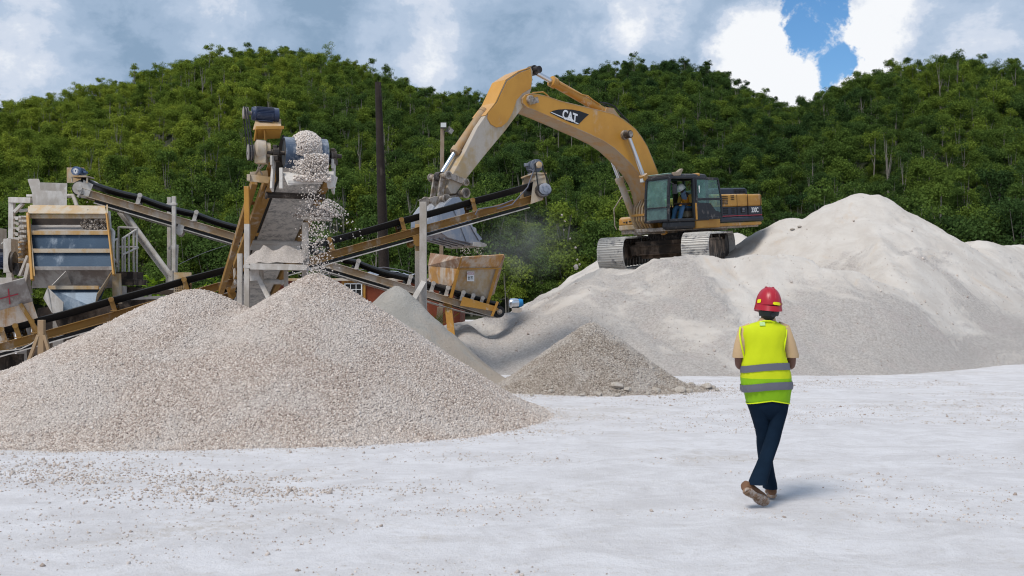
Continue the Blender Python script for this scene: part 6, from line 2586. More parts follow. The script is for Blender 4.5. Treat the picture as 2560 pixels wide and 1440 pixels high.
# discharge chute
for sg in (-1, 1):
    mb = MB()
    b0 = H1 + L1 * sg * .45 + Vector((0, -.04, -.12))
    mb.bar(b0, b0 + Vector((.02, -.20, -.46)), .035, .12, (0, 1, 0))
    mb.bar(b0 + Vector((0, .02, -.02)), b0 + Vector((0, -.16, -.02)), .03, .14)
    mb.build('chute_arm', M['white_steel'], pc, bevel=.006)
mb = MB()
plate(mb, [P(760, 392, 14.50), P(816, 391, 14.62), P(814, 452, 14.56), P(762, 455, 14.44)], .012)
mb.build('deflector_plate', M['grey_plate'], pc)
mb = MB()
plate(mb, [P(706, 430, 14.62), P(835, 428, 14.86), P(833, 446, 14.62), P(720, 462, 14.40)], .02)
mb.box(P(826, 448, 14.66), (.16, .20, .12), Matrix.Rotation(R(14), 3, 'Y'))
mb.box(P(828, 462, 14.62), (.10, .14, .10), Matrix.Rotation(R(-10), 3, 'Y'))
mb.bar(P(703, 420, 14.55), P(703, 472, 14.5), .05, .05, (0, 1, 0))
mb.bar(P(720, 455, 14.42), P(806, 456, 14.50), .03, .05)
mb.build('chute_lip', M['white_steel'], pc, bevel=.006)
# drive: motor on a bent yellow bracket, belts down to a hanging gearbox
mb = MB()
plate(mb, [P(640, 296, 14.95), P(703, 297, 15.15), P(703, 317, 14.95), P(632, 324, 14.72)], .014)
plate(mb, [P(640, 316, 14.66), P(708, 316, 14.84), P(700, 346, 15.0), P(634, 350, 14.85)], .014)
mb.bar(P(640, 320, 14.64), P(709, 319, 14.84), .05, .045)
mb.bar(P(642, 324, 14.72), P(638, 352, 14.75), .02, .12, (0, 1, 0))
mb.bar(P(663, 326, 14.78), P(664, 352, 14.8), .02, .12, (0, 1, 0))
mb.build('motor_bracket', M['yellow'], pc, bevel=.004)
mc = P(663, 286, 15.0)
electric_motor('drive_motor', mc, L1, .112, .40, M['motor_navy'], pc, box=(0, .7, .5))
s1 = mc - L1 * .29
s2 = P(626, 381, 14.72)
mb = MB()
sheave(mb, s1, L1, .092, .07)
mb.cyl(s1, mc, .03, 12)
mb.build('motor_sheave', M['grey_plate'], pc, smooth=True, angle=35)
mb = MB()
sheave(mb, s2, L1, .118, .08)
mb.cyl(s2 - L1 * .05, s2 + L1 * .22, .03, 12)
mb.build('drive_sheave', M['grey_plate'], pc, smooth=True, angle=35)
for o_ in (-.018, .018):
    belt_loop('drive_belt', pc, s1 + L1 * o_, .092, s2 + L1 * o_, .118, L1, .018)
mb = MB()
gc = P(654, 374, 14.78)
mb.tube([gc - L1 * .10, gc - L1 * .08, gc + L1 * .05, gc + L1 * .07], [.10, .145, .145, .10], 20)
mb.box(gc + Vector((0, 0, -.10)), (.17, .18, .22))
mb.tube([gc + L1 * .05, gc + L1 * .12, gc + L1 * .13], [.11, .11, .07], 18)
mb.cyl(gc, H1 - L1 * .4, .035, 14)
mb.build('gearbox', M['arm_dusty'], pc, smooth=True, angle=35, bevel=.006)
mb = MB()
mb.tube([P(664, 405, 14.8), P(655, 416, 14.9), P(646, 424, 15.0), P(640, 434, 15.1)], .018, 8)
mb.tube([P(650, 408, 14.8), P(645, 420, 14.85), P(652, 430, 14.95), P(655, 436, 15.0)], .012, 8)
mb.build('tie_rod', M['link'], pc, smooth=True)
mb = MB()
mb.bar(P(622, 445, 15.2), P(686, 452, 15.2), .06, .10)
mb.bar(P(626, 440, 15.2), P(670, 436, 15.3), .03, .12)
mb.bar(P(622, 436, 15.15), P(622, 452, 15.15), .05, .05, (0, 1, 0))
mb.build('outrigger', M['tan_plate'], pc, bevel=.004)

# frame with a dust covered shelf in front of it
fr = thing('shelf_trestle', 'dusty post frame with a shelf heaped with stone fines below the pouring conveyor', 'frame', (P(690, 700, 14.9).x, 14.9, 0))
yy = 15.25
mb = MB()
mb.bar(Vector((P(618, 467, yy).x, yy, 0)), P(618, 560, yy), .078, .07, (0, 1, 0))
mb.build('upright', M['white_steel'], fr, bevel=.004)
mb = MB()
mb.bar(P(618, 560, yy), P(617, 466, yy), .074, .07, (0, 1, 0))
mb.build('upright_top', M['yellow'], fr, bevel=.004)
mb = MB()
mb.bar(Vector((P(763, 700, yy).x, yy, 0)), P(763, 556, yy), .088, .08, (0, 1, 0))
mb.bar(P(763, 547, yy) - Vector((.02, 0, 0)), P(826, 548, yy), .34, .04)
mb.build('upright', M['grey_post'], fr, bevel=.006)
mb = MB()
mb.bar(Vector((P(600, 700, yy + .3).x, yy + .3, 0)), P(600, 634, yy + .3), .075, .06, (0, 1, 0))
mb.bar(Vector((P(715, 700, yy + .2).x, yy + .2, 0)), P(715, 676, yy + .2), .06, .06, (0, 1, 0))
mb.build('upright', M['white_steel'], fr, bevel=.004)
mb = MB()
mb.bar(P(624, 668, yy), P(770, 672, yy), .70, .05)
plate(mb, [P(625, 658, yy - .36), P(768, 662, yy - .36), P(766, 676, yy - .36), P(625, 674, yy - .36)], .02)
mb.bar(P(630, 690, yy), P(654, 688, yy), .3, .16)
mb.build('shelf', M['white_steel'], fr, bevel=.004)
mb = MB()
mb.bar(P(645, 690, yy - .1), P(672, 745, yy - .25), .07, .07, (0, 1, 0))
mb.build('brace', M['white_steel'], fr, bevel=.004)


def heap_on(name, label, xs, ys, zf, n, smin, smax2, kind='stuff', cat='gravel', mat=None):
    o = grid_mesh(name, xs, ys, zf, mat or M['fines'], zcut=None)
    return tag(o, label, cat, kind=kind)


xl, xr = P(626, 660, yy).x, P(768, 660, yy).x
zb_ = P(700, 664, yy).z


M['shelf_fines'] = bed_mat('pale_stone_fines', (0.40, 0.35, 0.31), (0.56, 0.50, 0.46))


def shelf_heap(x, y):
    k = np.clip((x - xl) / (xr - xl), 0, 1)
    prof_ = np.interp(k, [0, .08, .18, .24, .30, .40, .46, .56, .66, .74, .84, .92, 1], [.20, .24, .26, .34, .32, .26, .28, .33, .32, .29, .25, .27, .23])
    e = np.clip(1.15 - np.abs(y - yy) / .34, 0, 1)
    return zb_ - .03 + prof_ * e ** .8 * (0.97 + .22 * vnoise(x * 9, y * 9, 5))


heap_on('stone_fines', 'peaked heap of pale stone fines lying on the frame shelf', np.arange(xl, xr, .03), np.arange(yy - .34, yy + .35, .03), shelf_heap, 0, 0, 0, mat=M['shelf_fines'])
cx_, cz_ = P(790, 545, yy).x, P(790, 547, yy).z
V, Q = chips(np.array([(cx_ + rng.normal(0, .13), yy + rng.normal(0, .09), cz_ + .03 + abs(rng.normal(0, .10)) * max(0, 1 - abs(rng.normal(0, .5)))) for _ in range(700)]), rng.uniform(.018, .032, 700))
tag(np_mesh('stone_fines', V, Q, M['stone']), 'small heap of stones caught on the post top in the falling stream', 'gravel', kind='stuff')

M['stone_pale'] = stone_mat('clean_pale_chips', (0.58, 0.50, 0.44), (0.68, 0.60, 0.54), (0.80, 0.74, 0.69))
# ---- stone riding the belt and falling
pos, siz = [], []
for _ in range(4200):          # load on the belt and over the drum
    a = rng.uniform(-.45, .95) * math.pi / 2 + .2
    lt = rng.normal(0.03, .11)
    if abs(lt - .02) > .190:
        continue
    lift = max(0, .090 * (1 - ((lt - .02) / .205) ** 2)) * rng.uniform(.4, 1.15) * (1 if a > 0 else max(.3, 1 + a))
    c = H1 - D1 * math.cos(a) * (RB + .012 + lift) + U1 * math.sin(a) * (RB + .012 + lift) + L1 * lt
    pos.append(c)
    siz.append(rng.uniform(.012, .023))
for _ in range(1300):          # over the deflector plate
    px = np.clip(rng.normal(790, 16), 752, 820)
    py = rng.uniform(385, 452)
    pos.append(P(px, py, 14.46 + rng.uniform(-.14, .04)))
    siz.append(rng.uniform(.011, .022))
for _ in range(500):
    pos.append(P(np.clip(rng.normal(780, 24), 735, 826), rng.uniform(440, 452), 14.45 + rng.uniform(-.1, .1)))
    siz.append(rng.uniform(.018, .034))
for _ in range(380):          # side spill between drum and chute
    k = rng.random()
    pos.append(P(740 + 26 * k + rng.normal(0, 10), 400 + 45 * rng.random(), 14.62))
    siz.append(rng.uniform(.010, .020))
for _ in range(900):           # falling curtain, widening to the right
    k = rng.random() ** .8
    py = 450 + 240 * k
    m_ = np.interp(py, [450, 500, 545, 600, 690], [772, 780, 796, 790, 790])
    s_ = np.interp(py, [450, 500, 545, 600, 690], [13, 17, 21, 21, 24])
    pos.append(P(rng.normal(m_, s_), py, 14.45 + rng.normal(0, .16)))
    siz.append(rng.uniform(.008, .018))
for _ in range(480):           # splash off the post top
    a = rng.uniform(-.2, 1.2)
    r = abs(rng.normal(0, 38))
    pos.append(P(800 + r * math.cos(a), 520 - r * math.sin(a) * .9 + .008 * r * r, 14.6 + rng.normal(0, .2)))
    siz.append(rng.uniform(.009, .020))
V, Q = chips(np.array(pos), np.array(siz))
tag(np_mesh('falling_gravel', V, Q, M['stone_pale']), 'pale stones pouring over the drum and falling in a spray', 'gravel', kind='stuff')
# dust-fine grains stuck to the underside of the belt
for i, (px, py, s_) in enumerate(((1404, 538, .030), (1412, 553, .026), (1410, 575, .016), (1425, 596, .024), (1439, 619, .028), (1443, 649, .022), (1449, 661, .026), (1440, 668, .060))):
    c = P(px, py, 22.0 + .1 * i)
    V, Q = chips(np.array([[0, 0, 0.0]]), np.array([s_ * 1.5]))
    o = np_mesh('falling_stone', V, Q, M['stone'])
    o.location = c
    tag(o, ['topmost pale stone in the loose string falling from the motor end of the long conveyor', 'second stone from the top of the string falling right of the conveyor motor', 'smallest stone in the string falling right of the conveyor motor', 'middle stone of the string falling right of the conveyor motor',
            'larger stone low in the string falling right of the conveyor motor', 'stone just above the bank edge beside the left track', 'stone about to touch the bank edge left of the track', 'fist sized stone lying on the bank edge left of the track'][i], 'stone', 'stones falling beside the conveyor motor')
V, Q = chips(np.array([P(1150 + 60 * rng.random(), 620 + 30 * rng.random() ** 1.5, 24.3 + rng.normal(0, .4)) for _ in range(120)]), rng.uniform(.008, .02, 120))
tag(np_mesh('falling_gravel', V, Q, M['stone']), 'fine grit trickling from the bucket teeth into the hopper', 'gravel', kind='stuff')

# ---- screening box at the left
SY = 20.6
sb = thing('screening_machine', 'dusty screening box with yellow barred blue discharge plates at the left', 'screening machine', (P(175, 650, SY).x, SY + 1, 0))
mb = MB()
plate(mb, [P(75, 512, SY + .1), P(262, 514, SY + .1), P(266, 534, SY - .12), P(68, 533, SY - .12)], .02)
mb.box(P(167, 541, SY - .05), ((266 - 72) / F * SY, .03, .085))
mb.build('hood', M['tan_plate'], sb, bevel=.004)
mb = MB()
for x0, x1, o_ in ((70, 84, 0), (266, 284, 0)):
    plate(mb, [P(x0, 512 if x0 > 100 else 516, SY + .1), P(x0, 534, SY - .14), P(x1, 690, SY - .75), P(x1, 690, SY + 1.5), P(x0, 520, SY + 2.2)], .025)
mb.build('side_wall', M['tan_plate'], sb)
for a_, b_, w_ in ((P(70, 533, SY - .16), P(81, 700, SY - .78), .05), (P(267, 534, SY - .16), P(285, 688, SY - .78), .03)):
    mb = MB()
    mb.bar(a_, b_, w_, .07, (0, 1, 0))
    mb.build('side_flange', M['yellow'], sb, bevel=.004)
mb = MB()
plate(mb, [P(80, 546, SY + .7), P(262, 546, SY + .7), P(264, 566, SY + .6), P(80, 566, SY + .6)], .02)
mb.build('inner_beam', M['wood_dark'], sb)
mb = MB()
plate(mb, [P(78, 560, SY + .75), P(266, 560, SY + .75), P(268, 578, SY - .2), P(76, 578, SY - .2)], .02)
mb.build('deck', M['grey_plate'], sb)
steps = [(577, 587, 589, 621, -.22, -.30, 75, 271), (622, 632, 633, 666, -.42, -.52, 79, 278)]
for i, (b0, b1, p0, p1, o0, o1, xl_, xr_) in enumerate(steps):
    mb = MB()
    mb.bar(P(xl_, (b0 + b1) / 2, SY + o0 - .03), P(xr_, (b0 + b1) / 2, SY + o0 - .03), .05, (b1 - b0) / F * SY)
    mb.build('cross_bar', M['tan_plate'], sb, bevel=.004)
    mb = MB()
    plate(mb, [P(xl_ + 1, b1, SY + o0), P(xr_, b1, SY + o0), P(xr_ + 3, p1 + 1, SY + o1), P(xl_ + 2, p1 + 1, SY + o1)], .015)
    mb.build('discharge_plate', M['blue_plate'], sb)
mb = MB()
mb.bar(P(80, 671, SY - .60), P(283, 671, SY - .60), .05, .075)
mb.build('lip_bar', M['grey_plate'], sb, bevel=.004)
mb = MB()
plate(mb, [P(80, 676, SY - .4), P(284, 676, SY - .4), P(284, 720, SY - .15), P(80, 720, SY - .15)], .015)
mb.build('back_sheet', M['grey_plate'], sb)
mb = MB()      # lower chutes
plate(mb, [P(165, 678, SY - .62), P(178, 712, SY - .25), P(130, 714, SY - .62)], .015)
plate(mb, [P(165, 678, SY - .62), P(178, 712, SY - .25), P(158, 712, SY - .2)], .015)
mb.build('chute_wing', M['white_steel'], sb)
mb = MB()
plate(mb, [P(282, 676, SY - .66), P(268, 712, SY - .2), P(246, 756, SY - .5), P(240, 757, SY - .66), P(244, 735, SY - .8)], .015)
mb.build('chute_wing', M['tan_plate'], sb)
mb = MB()
plate(mb, [P(120, 720, SY - .80), P(158, 756, SY - .85), P(157, 783, SY - .85), P(132, 782, SY - .8)], .015)
plate(mb, [P(120, 720, SY - .82), P(110, 745, SY - .5), P(132, 782, SY - .8)], .015)
mb.build('chute_wing', M['white_steel'], sb)
mb = MB()
plate(mb, [P(122, 720, SY - .45), P(262, 718, SY - .45), P(244, 772, SY - .7), P(136, 786, SY - .7)], .015)
mb.build('chute_plate', M['blue_plate'], sb)
mb = MB()
mb.bar(P(122, 719, SY - .52), P(247, 719, SY - .52), .05, .075)
mb.bar(P(291, 684, SY - .3), P(294, 760, SY - .3), .15, .12, (0, 1, 0))
mb.build('cross_bar', M['tan_plate'], sb, bevel=.005)
mb = MB()      # heap of stone at the lip
V, Q = chips(np.array([P(235 + rng.normal(0, 13), 577 - abs(rng.normal(0, 1)) * max(1, 20 - abs(235 - 235)), SY + .25 + rng.uniform(-.3, .3)) for _ in range(900)]), rng.uniform(.02, .04, 900))
tag(np_mesh('stone_fines', V, Q, M['stone_tan']), 'bank of stone sliding off the screen deck at its right corner', 'gravel', kind='stuff')
mb = MB()      # springs, bolts and ribs of the outer left wall
for k in range(9):
    q = P(52 + 1.5 * (k % 3), 545 + 13 * k, SY + .6 + .1 * (k % 2))
    mb.box(q, (.16 + .03 * (k % 3), .3, .045))
    mb.cyl(q + Vector((.02, -.16, -.03)), q + Vector((.02, -.22, -.03)), .035, 10)
for k in range(5):
    mb.bar(P(50 + k * 4, 540, SY + 1), P(46 + k * 4, 690, SY + .8), .03, .05, (0, 1, 0))
mb.build('wall_rib', M['white_steel'], sb)
mb = MB()
plate(mb, [P(38, 604, SY + .9), P(72, 604, SY + .6), P(74, 680, SY + .5), P(38, 672, SY + .9)], .03)
mb.build('drive_guard', M['yellow'], sb)
mb = MB()
mb.cyl(P(50, 527, SY + 1.5), P(75, 524, SY + 1.2), .035, 12)
mb.cyl(P(272, 530, SY + .4), P(278, 620, SY - .2), .035, 12)
mb.tube([P(279, 575, SY - .0), P(283, 580, SY - .05), P(280, 640, SY - .3), P(286, 700, SY - .3)], .042, 10)
mb.tube([P(170, 490, SY + 1.4), P(182, 489, SY + 1.35), P(187, 500, SY + 1.3), P(192, 515, SY + 1.25)], .045, 10)
mb.build('water_pipe', M['white_steel'], sb, smooth=True)
# railing of the walkway
mb = MB()
for (x, y0, y1, Y) in ((296, 567, 690, 21.6), (306, 597, 690, 21.3), (312, 590, 685, 21.4), (322, 584, 680, 21.5), (334, 576, 680, 21.7), (342, 570, 680, 21.8), (284, 602, 668, 21.0), (292, 597, 668, 21.2)):
    mb.cyl(P(x, y0, Y), P(x, y1, Y), .022, 8)
for (a, b) in (((296, 568, 21.6), (343, 570, 21.8)), ((305, 597, 21.3), (342, 573, 21.8)), ((296, 617, 21.6), (345, 618, 21.8)), ((306, 637, 21.3), (345, 619, 21.8)), ((283, 602, 21.0), (293, 597, 21.2)), ((284, 645, 21.0), (294, 660, 21.2))):
    mb.cyl(P(*a), P(*b), .022, 8)
mb.build('railing', M['white_steel'], sb, smooth=True, angle=40)
mb = MB()
mb.box(P(325, 690, 21.5), (.36, .6, .17))
mb.box(P(328, 706, 21.4), (.40, .7, .12))
mb.bar(P(280, 722, 21.2), P(440, 732, 21.6), .1, .12)
mb.build('walkway', M['carbody'], sb, bevel=.005)

# feed box over the screen
fb = thing('feed_box', 'white steel feed box at the top of the white conveyor, over the screen', 'chute', (P(120, 480, 21.6).x, 21.7, 0))
mb = MB()
prof_ = [(69, 449), (74, 447), (97, 447), (100, 455), (100, 476), (155, 478), (160, 470), (167, 464), (167, 515), (82, 515), (80, 482)]
mb.prism(prof_, lambda u, v, w: P(u, v, w), 21.4, 21.43)
mb.prism([(100, 456), (168, 458), (167, 515), (82, 515), (80, 482), (72, 452)], lambda u, v, w: P(u, v, w), 22.1, 22.13)
mb.add([P(69, 449, 21.4), P(80, 482, 21.4), P(80, 482, 22.1), P(70, 450, 22.1), P(82, 515, 21.4), P(82, 515, 22.1)], [(0, 1, 2, 3), (1, 4, 5, 2)])
mb.build('box_plate', M['white_steel'], fb)
mb = MB()
mb.bar(P(25, 500, 21.9), P(80, 501, 21.7), .10, .12)
mb.bar(P(30, 497, 21.9), P(29, 600, 21.9), .11, .10, (0, 1, 0))
mb.bar(P(37, 530, 21.85), P(58, 508, 21.8), .07, .07)
mb.bar(P(68, 489, 21.6), P(82, 489, 21.5), .05, .05)
mb.bar(P(25, 596, 21.9), P(25, 760, 21.9), .12, .10, (0, 1, 0))
mb.build('box_frame', M['white_steel'], fb, bevel=.005)

# crusher drive at the left edge
cd = thing('drive_unit', 'blue motor and whitened drive guard at the left edge beside the screen', 'drive unit', (P(10, 700, 20.9).x, 20.9, 0))
electric_motor('motor', P(-4, 650, 20.8), (1, .3, 0), .17, .42, M['motor_navy'], cd)
mb = MB()
mb.box(P(2, 605, 21.0), (.10, .3, .56))
mb.box(P(27, 640, 20.7), (.16, .30, .70))
mb.tube([P(4, 610, 20.7), P(14, 602, 20.7), P(16, 612, 20.7), P(17, 640, 20.7)], .022, 8)
mb.build('guard', M['white_steel'], cd, bevel=.01)
mb = MB()
sheave(mb, P(33, 655, 20.5), (1, .2, 0), .22, .08)
mb.box(P(46, 672, 20.5), (.14, .2, .24))
mb.build('sheave', M['dark_steel'], cd, smooth=True, angle=35)
mb = MB()
mb.box(P(0, 705, 20.6), (.9, .8, .16))
mb.bar(P(-30, 716, 20.2), P(60, 712, 20.2), .2, .10)
mb.bar(P(50, 690, 20.2), P(70, 640, 20.3), .05, .09, (0, 1, 0))
mb.bar(P(62, 715, 20.1), P(74, 660, 20.2), .07, .12, (0, 1, 0))
mb.bar(Vector((P(10, 700, 20.6).x, 20.6, 0)), P(10, 712, 20.6), .3, .3, (0, 1, 0))
mb.build('base_frame', M['grey_post'], cd, bevel=.006)
# concrete footing and steel under the screen
ft = thing('screen_base', 'dusty steel base and hopper below the screening box', 'base', (P(190, 820, 20.5).x, 20.5, 0))
mb = MB()
for px in (60, 150, 300):
    mb.bar(Vector((P(px, 800, 21.0).x, 21.0, -.1)), P(px, 715, 21.0), .22, .2, (0, 1, 0))
mb.build('pillar', M['grey_post'], ft, bevel=.006)
mb = MB()
plate(mb, [P(132, 786, 20.0), P(330, 735, 20.8), P(320, 800, 20.8), P(150, 830, 20.0)], .02)
plate(mb, [P(290, 748, 20.9), P(420, 745, 21.3), P(418, 768, 21.3), P(300, 775, 20.9)], .02)
plate(mb, [P(95, 770, 20.9), P(335, 745, 21.1), P(335, 905, 21.1), P(60, 905, 20.9)], .02)
mb.build('hopper_sheet', M['carbody'], ft)
mb = MB()
mb.bar(P(300, 748, 20.8), P(425, 742, 21.3), .06, .06)
mb.bar(P(312, 735, 20.8), P(312, 790, 20.8), .05, .05, (0, 1, 0))
mb.bar(P(375, 725, 21.3), P(375, 790, 21.3), .05, .05, (0, 1, 0))
mb.build('frame_bar', M['grey_post'], ft)
mb = MB()
mb.bar(Vector((P(36, 900, 19.3).x, 19.3, -.1)), P(36, 885, 19.3), .26, .26, (0, 1, 0))
mb.bar(Vector((P(8, 900, 18.9).x, 18.9, -.1)), P(8, 890, 18.9), .16, .16, (0, 1, 0))
mb.build('block', M['carbody'], ft, bevel=.01)

# ---- poles, lamp, shed, tank
up_pole = thing('utility_pole', 'tall dark tarred wooden pole without wires behind the conveyors', 'pole', (P(966, 750, 28).x, 28, 0))
mb = MB()
tp = P(945, 206, 28)
bt = Vector((P(968, 900, 28).x, 28, -.2))
mb.tube([bt, bt.lerp(tp, .3), bt.lerp(tp, .65), tp], [.17, .155, .125, .085], 14)
mb.build('pole_shaft', M['wood_dark'], up_pole, smooth=True, angle=40)
fx = thing('floodlight_pole', 'thin wooden pole with two floodlights left of the excavator arm', 'lamp post', (P(1105, 700, 27).x, 27, 0))
mb = MB()
mb.bar(Vector((P(1101, 700, 27).x, 27, 0)), P(1106, 322, 27), .10, .10, (0, 1, 0))
mb.build('pole_shaft', M['wood_grey'], fx)
for c, rot, nm in ((P(1109, 314, 26.85), Matrix.Rotation(R(-8), 3, 'X'), 0), (P(1125, 326, 26.95), Matrix.Rotation(R(35), 3, 'Y') @ Matrix.Rotation(R(50), 3, 'Z'), 1)):
    mb = MB()
    mb.box(c, (.17, .10, .15), rot)
    lm = mb.build('floodlight', M['lamp_body'], fx, bevel=.012)
    mb = MB()
    mb.box(c + rot @ Vector((0, -.052, 0)), (.14, .006, .12), rot)
    mb.build('lens', M['lamp_glass'], lm)
mb = MB()
mb.bar(P(1108, 330, 27), P(1120, 326, 26.97), .03, .03)
mb.build('lamp_arm', M['lamp_body'], fx)

SHY = 27.5
shd = thing('shed', 'red walled shed with a white barred window and blue tarpaulin on its roof', 'shed', (P(960, 750, SHY).x, SHY + 1.5, 0))
xl_, xr_ = P(690, 750, SHY).x, P(1150, 750, SHY).x
zt = P(900, 703, SHY).z
mb = MB()
mb.box(((xl_ + xr_) / 2, SHY + 1.5, zt / 2), (xr_ - xl_, 3.0, zt))
mb.build('wall', M['red_wall'], shd)
mb = MB()
mb.box(((xl_ + xr_) / 2, SHY + 1.5, zt + .04), (xr_ - xl_ + .2, 3.3, .07))
rf = mb.build('roof', M['rail_white'], shd, bevel=.01)
mb = MB()
nx, ny = 26, 8
vs, fs = [], []
for j in range(ny):
    for i in range(nx):
        px = 880 + (1060 - 880) * i / (nx - 1)
        base = P(px, 690, SHY + .2 + j * .35)
        vs.append(Vector((base.x, base.y, zt + .10 + .20 * max(0, .6 + vnoise(np.array([i * .45]), np.array([j * .6]), 3)[0]) * (1 if 0 < i < nx - 1 else .2))))
for j in range(ny - 1):
    for i in range(nx - 1):
        fs.append((j * nx + i, j * nx + i + 1, (j + 1) * nx + i + 1, (j + 1) * nx + i))
mb.add(vs, fs)
tb_ = mb.build('tarpaulin', M['tarp'], None, smooth=True)
tag(tb_, 'crumpled blue grey tarpaulin lying on the red shed roof', 'tarpaulin')
wc = P(884, 731, SHY - .03)
mb = MB()
mb.box(wc, (.66, .05, .66))
wf = mb.build('window', M['yellow'], shd, bevel=.006)
mb = MB()
mb.box(wc + Vector((0, -.03, 0)), (.46, .03, .48))
mb.build('pane', M['mesh_black'], wf)
mb = MB()
for a, b in ((-.23, 0), (.23, 0), (-.077, 0), (.077, 0)):
    mb.box(wc + Vector((a, -.05, b)), (.03 if abs(a) > .1 else .016, .03, .50))
for b in (-.24, -.08, .08, .24):
    mb.box(wc + Vector((0, -.052, b)), (.50, .026, .03 if abs(b) > .1 else .016))
mb.build('window_bars', M['white_paint'], wf)
wr = thing('wire', 'slack grey wire strung over the shed behind the hopper', 'wire', P(960, 665, 27))
mb = MB()
mb.tube([P(790, 690, 27), P(870, 678, 27), P(960, 668, 27), P(1010, 676, 27), P(1070, 697, 27)], .012, 6)
mb.build('strand', M['reflective'], wr, smooth=True)
wr2 = thing('wire', 'thin guy wire left of the pouring conveyor', 'wire', P(540, 630, 26))
mb = MB()
mb.tube([P(568, 612, 24), P(510, 632, 25), P(480, 645, 26), P(445, 662, 27)], .006, 5)
mb.build('strand', M['reflective'], wr2)
tk_ = thing('tank', 'small silver tank with a bright blue end behind the white bank', 'tank', P(1290, 765, 30))
mb = MB()
a_, b_ = P(1276, 758, 30), P(1293, 758, 30.1)
mb.tube([a_ - Vector((.02, 0, 0)), a_, a_.lerp(b_, .5), b_], [.10, .14, .15, .14], 20)
mb.build('tank_shell', M['silver'], tk_, smooth=True, angle=50)
mb = MB()
mb.tube([b_, P(1302, 757, 30.1), P(1308, 756, 30.1)], [.125, .125, .09], 20)
mb.build('tank_end', M['bright_blue'], tk_, smooth=True, angle=50)
mb = MB()
mb.box(Vector((P(1292, 758, 30.05).x, 30.05, (P(1292, 770, 30).z) / 2)), (.3, .3, P(1292, 770, 30).z))
mb.build('stand', M['grey_post'], tk_)

# ---- rocks at the foot of the small heap
def rock_mesh(seed):
    bm = bmesh.new()
    bmesh.ops.create_icosphere(bm, subdivisions=2, radius=.5)
    r_ = np.random.default_rng(seed)
    ax = r_.normal(size=(7, 3))
    ax /= np.linalg.norm(ax, axis=1)[:, None]
    cut_ = r_.uniform(.30, .45, 7)
    sc_ = (1.0, r_.uniform(.7, .95), r_.uniform(.55, .8))
    for v in bm.verts:
        p = np.array(v.co)
        for n_, c_2 in zip(ax, cut_):
            d_ = p @ n_ - c_2
            if d_ > 0:
                p = p - n_ * d_
        p = p * (1 + r_.normal(0, .02))
        v.co = Vector((p[0] * sc_[0], p[1] * sc_[1], p[2] * sc_[2]))
    me = bpy.data.meshes.new('rock')
    bm.to_mesh(me)
    bm.free()
    me.materials.append(M['rock'])
    return me


M['rock'] = bed_mat('pale_boulder_stone', (0.40, 0.345, 0.29), (0.53, 0.48, 0.43), 6)
RM = [rock_mesh(200 + k) for k in range(6)]
rocks = [(1541, 965, 44), (1570, 973, 30), (1562, 970, 16), (1498, 982, 26), (1378, 978, 24), (1544, 984, 22), (1640, 975, 30), (1681, 974, 22), (1702, 972, 42), (1699, 960, 30), (1722, 974, 26), (1730, 958, 24), (1742, 970, 22), (1765, 963, 42), (1782, 966, 26), (1793, 972, 18), (1660, 960, 12), (1590, 976, 16), (1620, 982, 18), (1455, 984, 20), (1420, 982, 14), (1330, 984, 18), (1712, 982, 14), (1752, 976, 14), (1665, 984, 12), (1650, 990, 10)]
for i, (px, py, w) in enumerate(rocks):
    Y = CH * F / (py + w * .2 - 750)
    climbs = px < 1690 and py < 979
    if climbs:
        yy_ = np.arange(16.5, 18.6, .02)
        xx_ = (px - 1280) / F * yy_
        pp_ = 750 - (np.maximum(small_pile_z(xx_, yy_), 0) - CH) / yy_ * F
        Y = float(yy_[np.argmin(np.abs(pp_ - py - 4))])
    s_ = w / F * Y * .85
    o = bpy.data.objects.new('rock', RM[i % 6])
    COL.objects.link(o)
    c = P(px, py, Y)
    if climbs:
        o.location = (c.x, Y, max(small_pile_z(np.array([c.x]), np.array([Y]))[0], 0) + s_ * .12)
    else:
        o.location = (c.x, Y, s_ * .22 - .02)
    o.scale = (s_, s_, s_)
    o.rotation_euler = (random.uniform(-.3, .3), random.uniform(-.3, .3), random.uniform(0, 6.28))
    big = w >= 30
    right = px > 1690
    lab = ('pale boulder in the spill of stones right of the small cone' if right else 'pale boulder at the front foot of the small cone') if big else ('small loose stone in the spill right of the small cone' if right else 'small loose stone along the front foot of the small cone')
    if px == 1640:
        lab = 'brown tipped boulder at the right foot of the small cone'
    tag(o, lab, 'rock', ('boulders' if big else 'stones') + (' right of the small cone' if right else ' along the foot of the small cone'))
for px, py, w in ((1981, 547, 13), (1999, 545, 12)):
    o = bpy.data.objects.new('rock', RM[px % 6])
    COL.objects.link(o)
    c = P(px, py, 32.3)
    zz = mound_z(np.array([c.x]), np.array([32.3]))[0]
    s_ = w / F * 32
    o.location = (c.x, 32.3, zz + s_ * .2)
    o.scale = (s_,) * 3
    tag(o, 'left of two small rocks on the shoulder of the white bank' if px < 1990 else 'right of two small rocks on the shoulder of the white bank', 'rock')

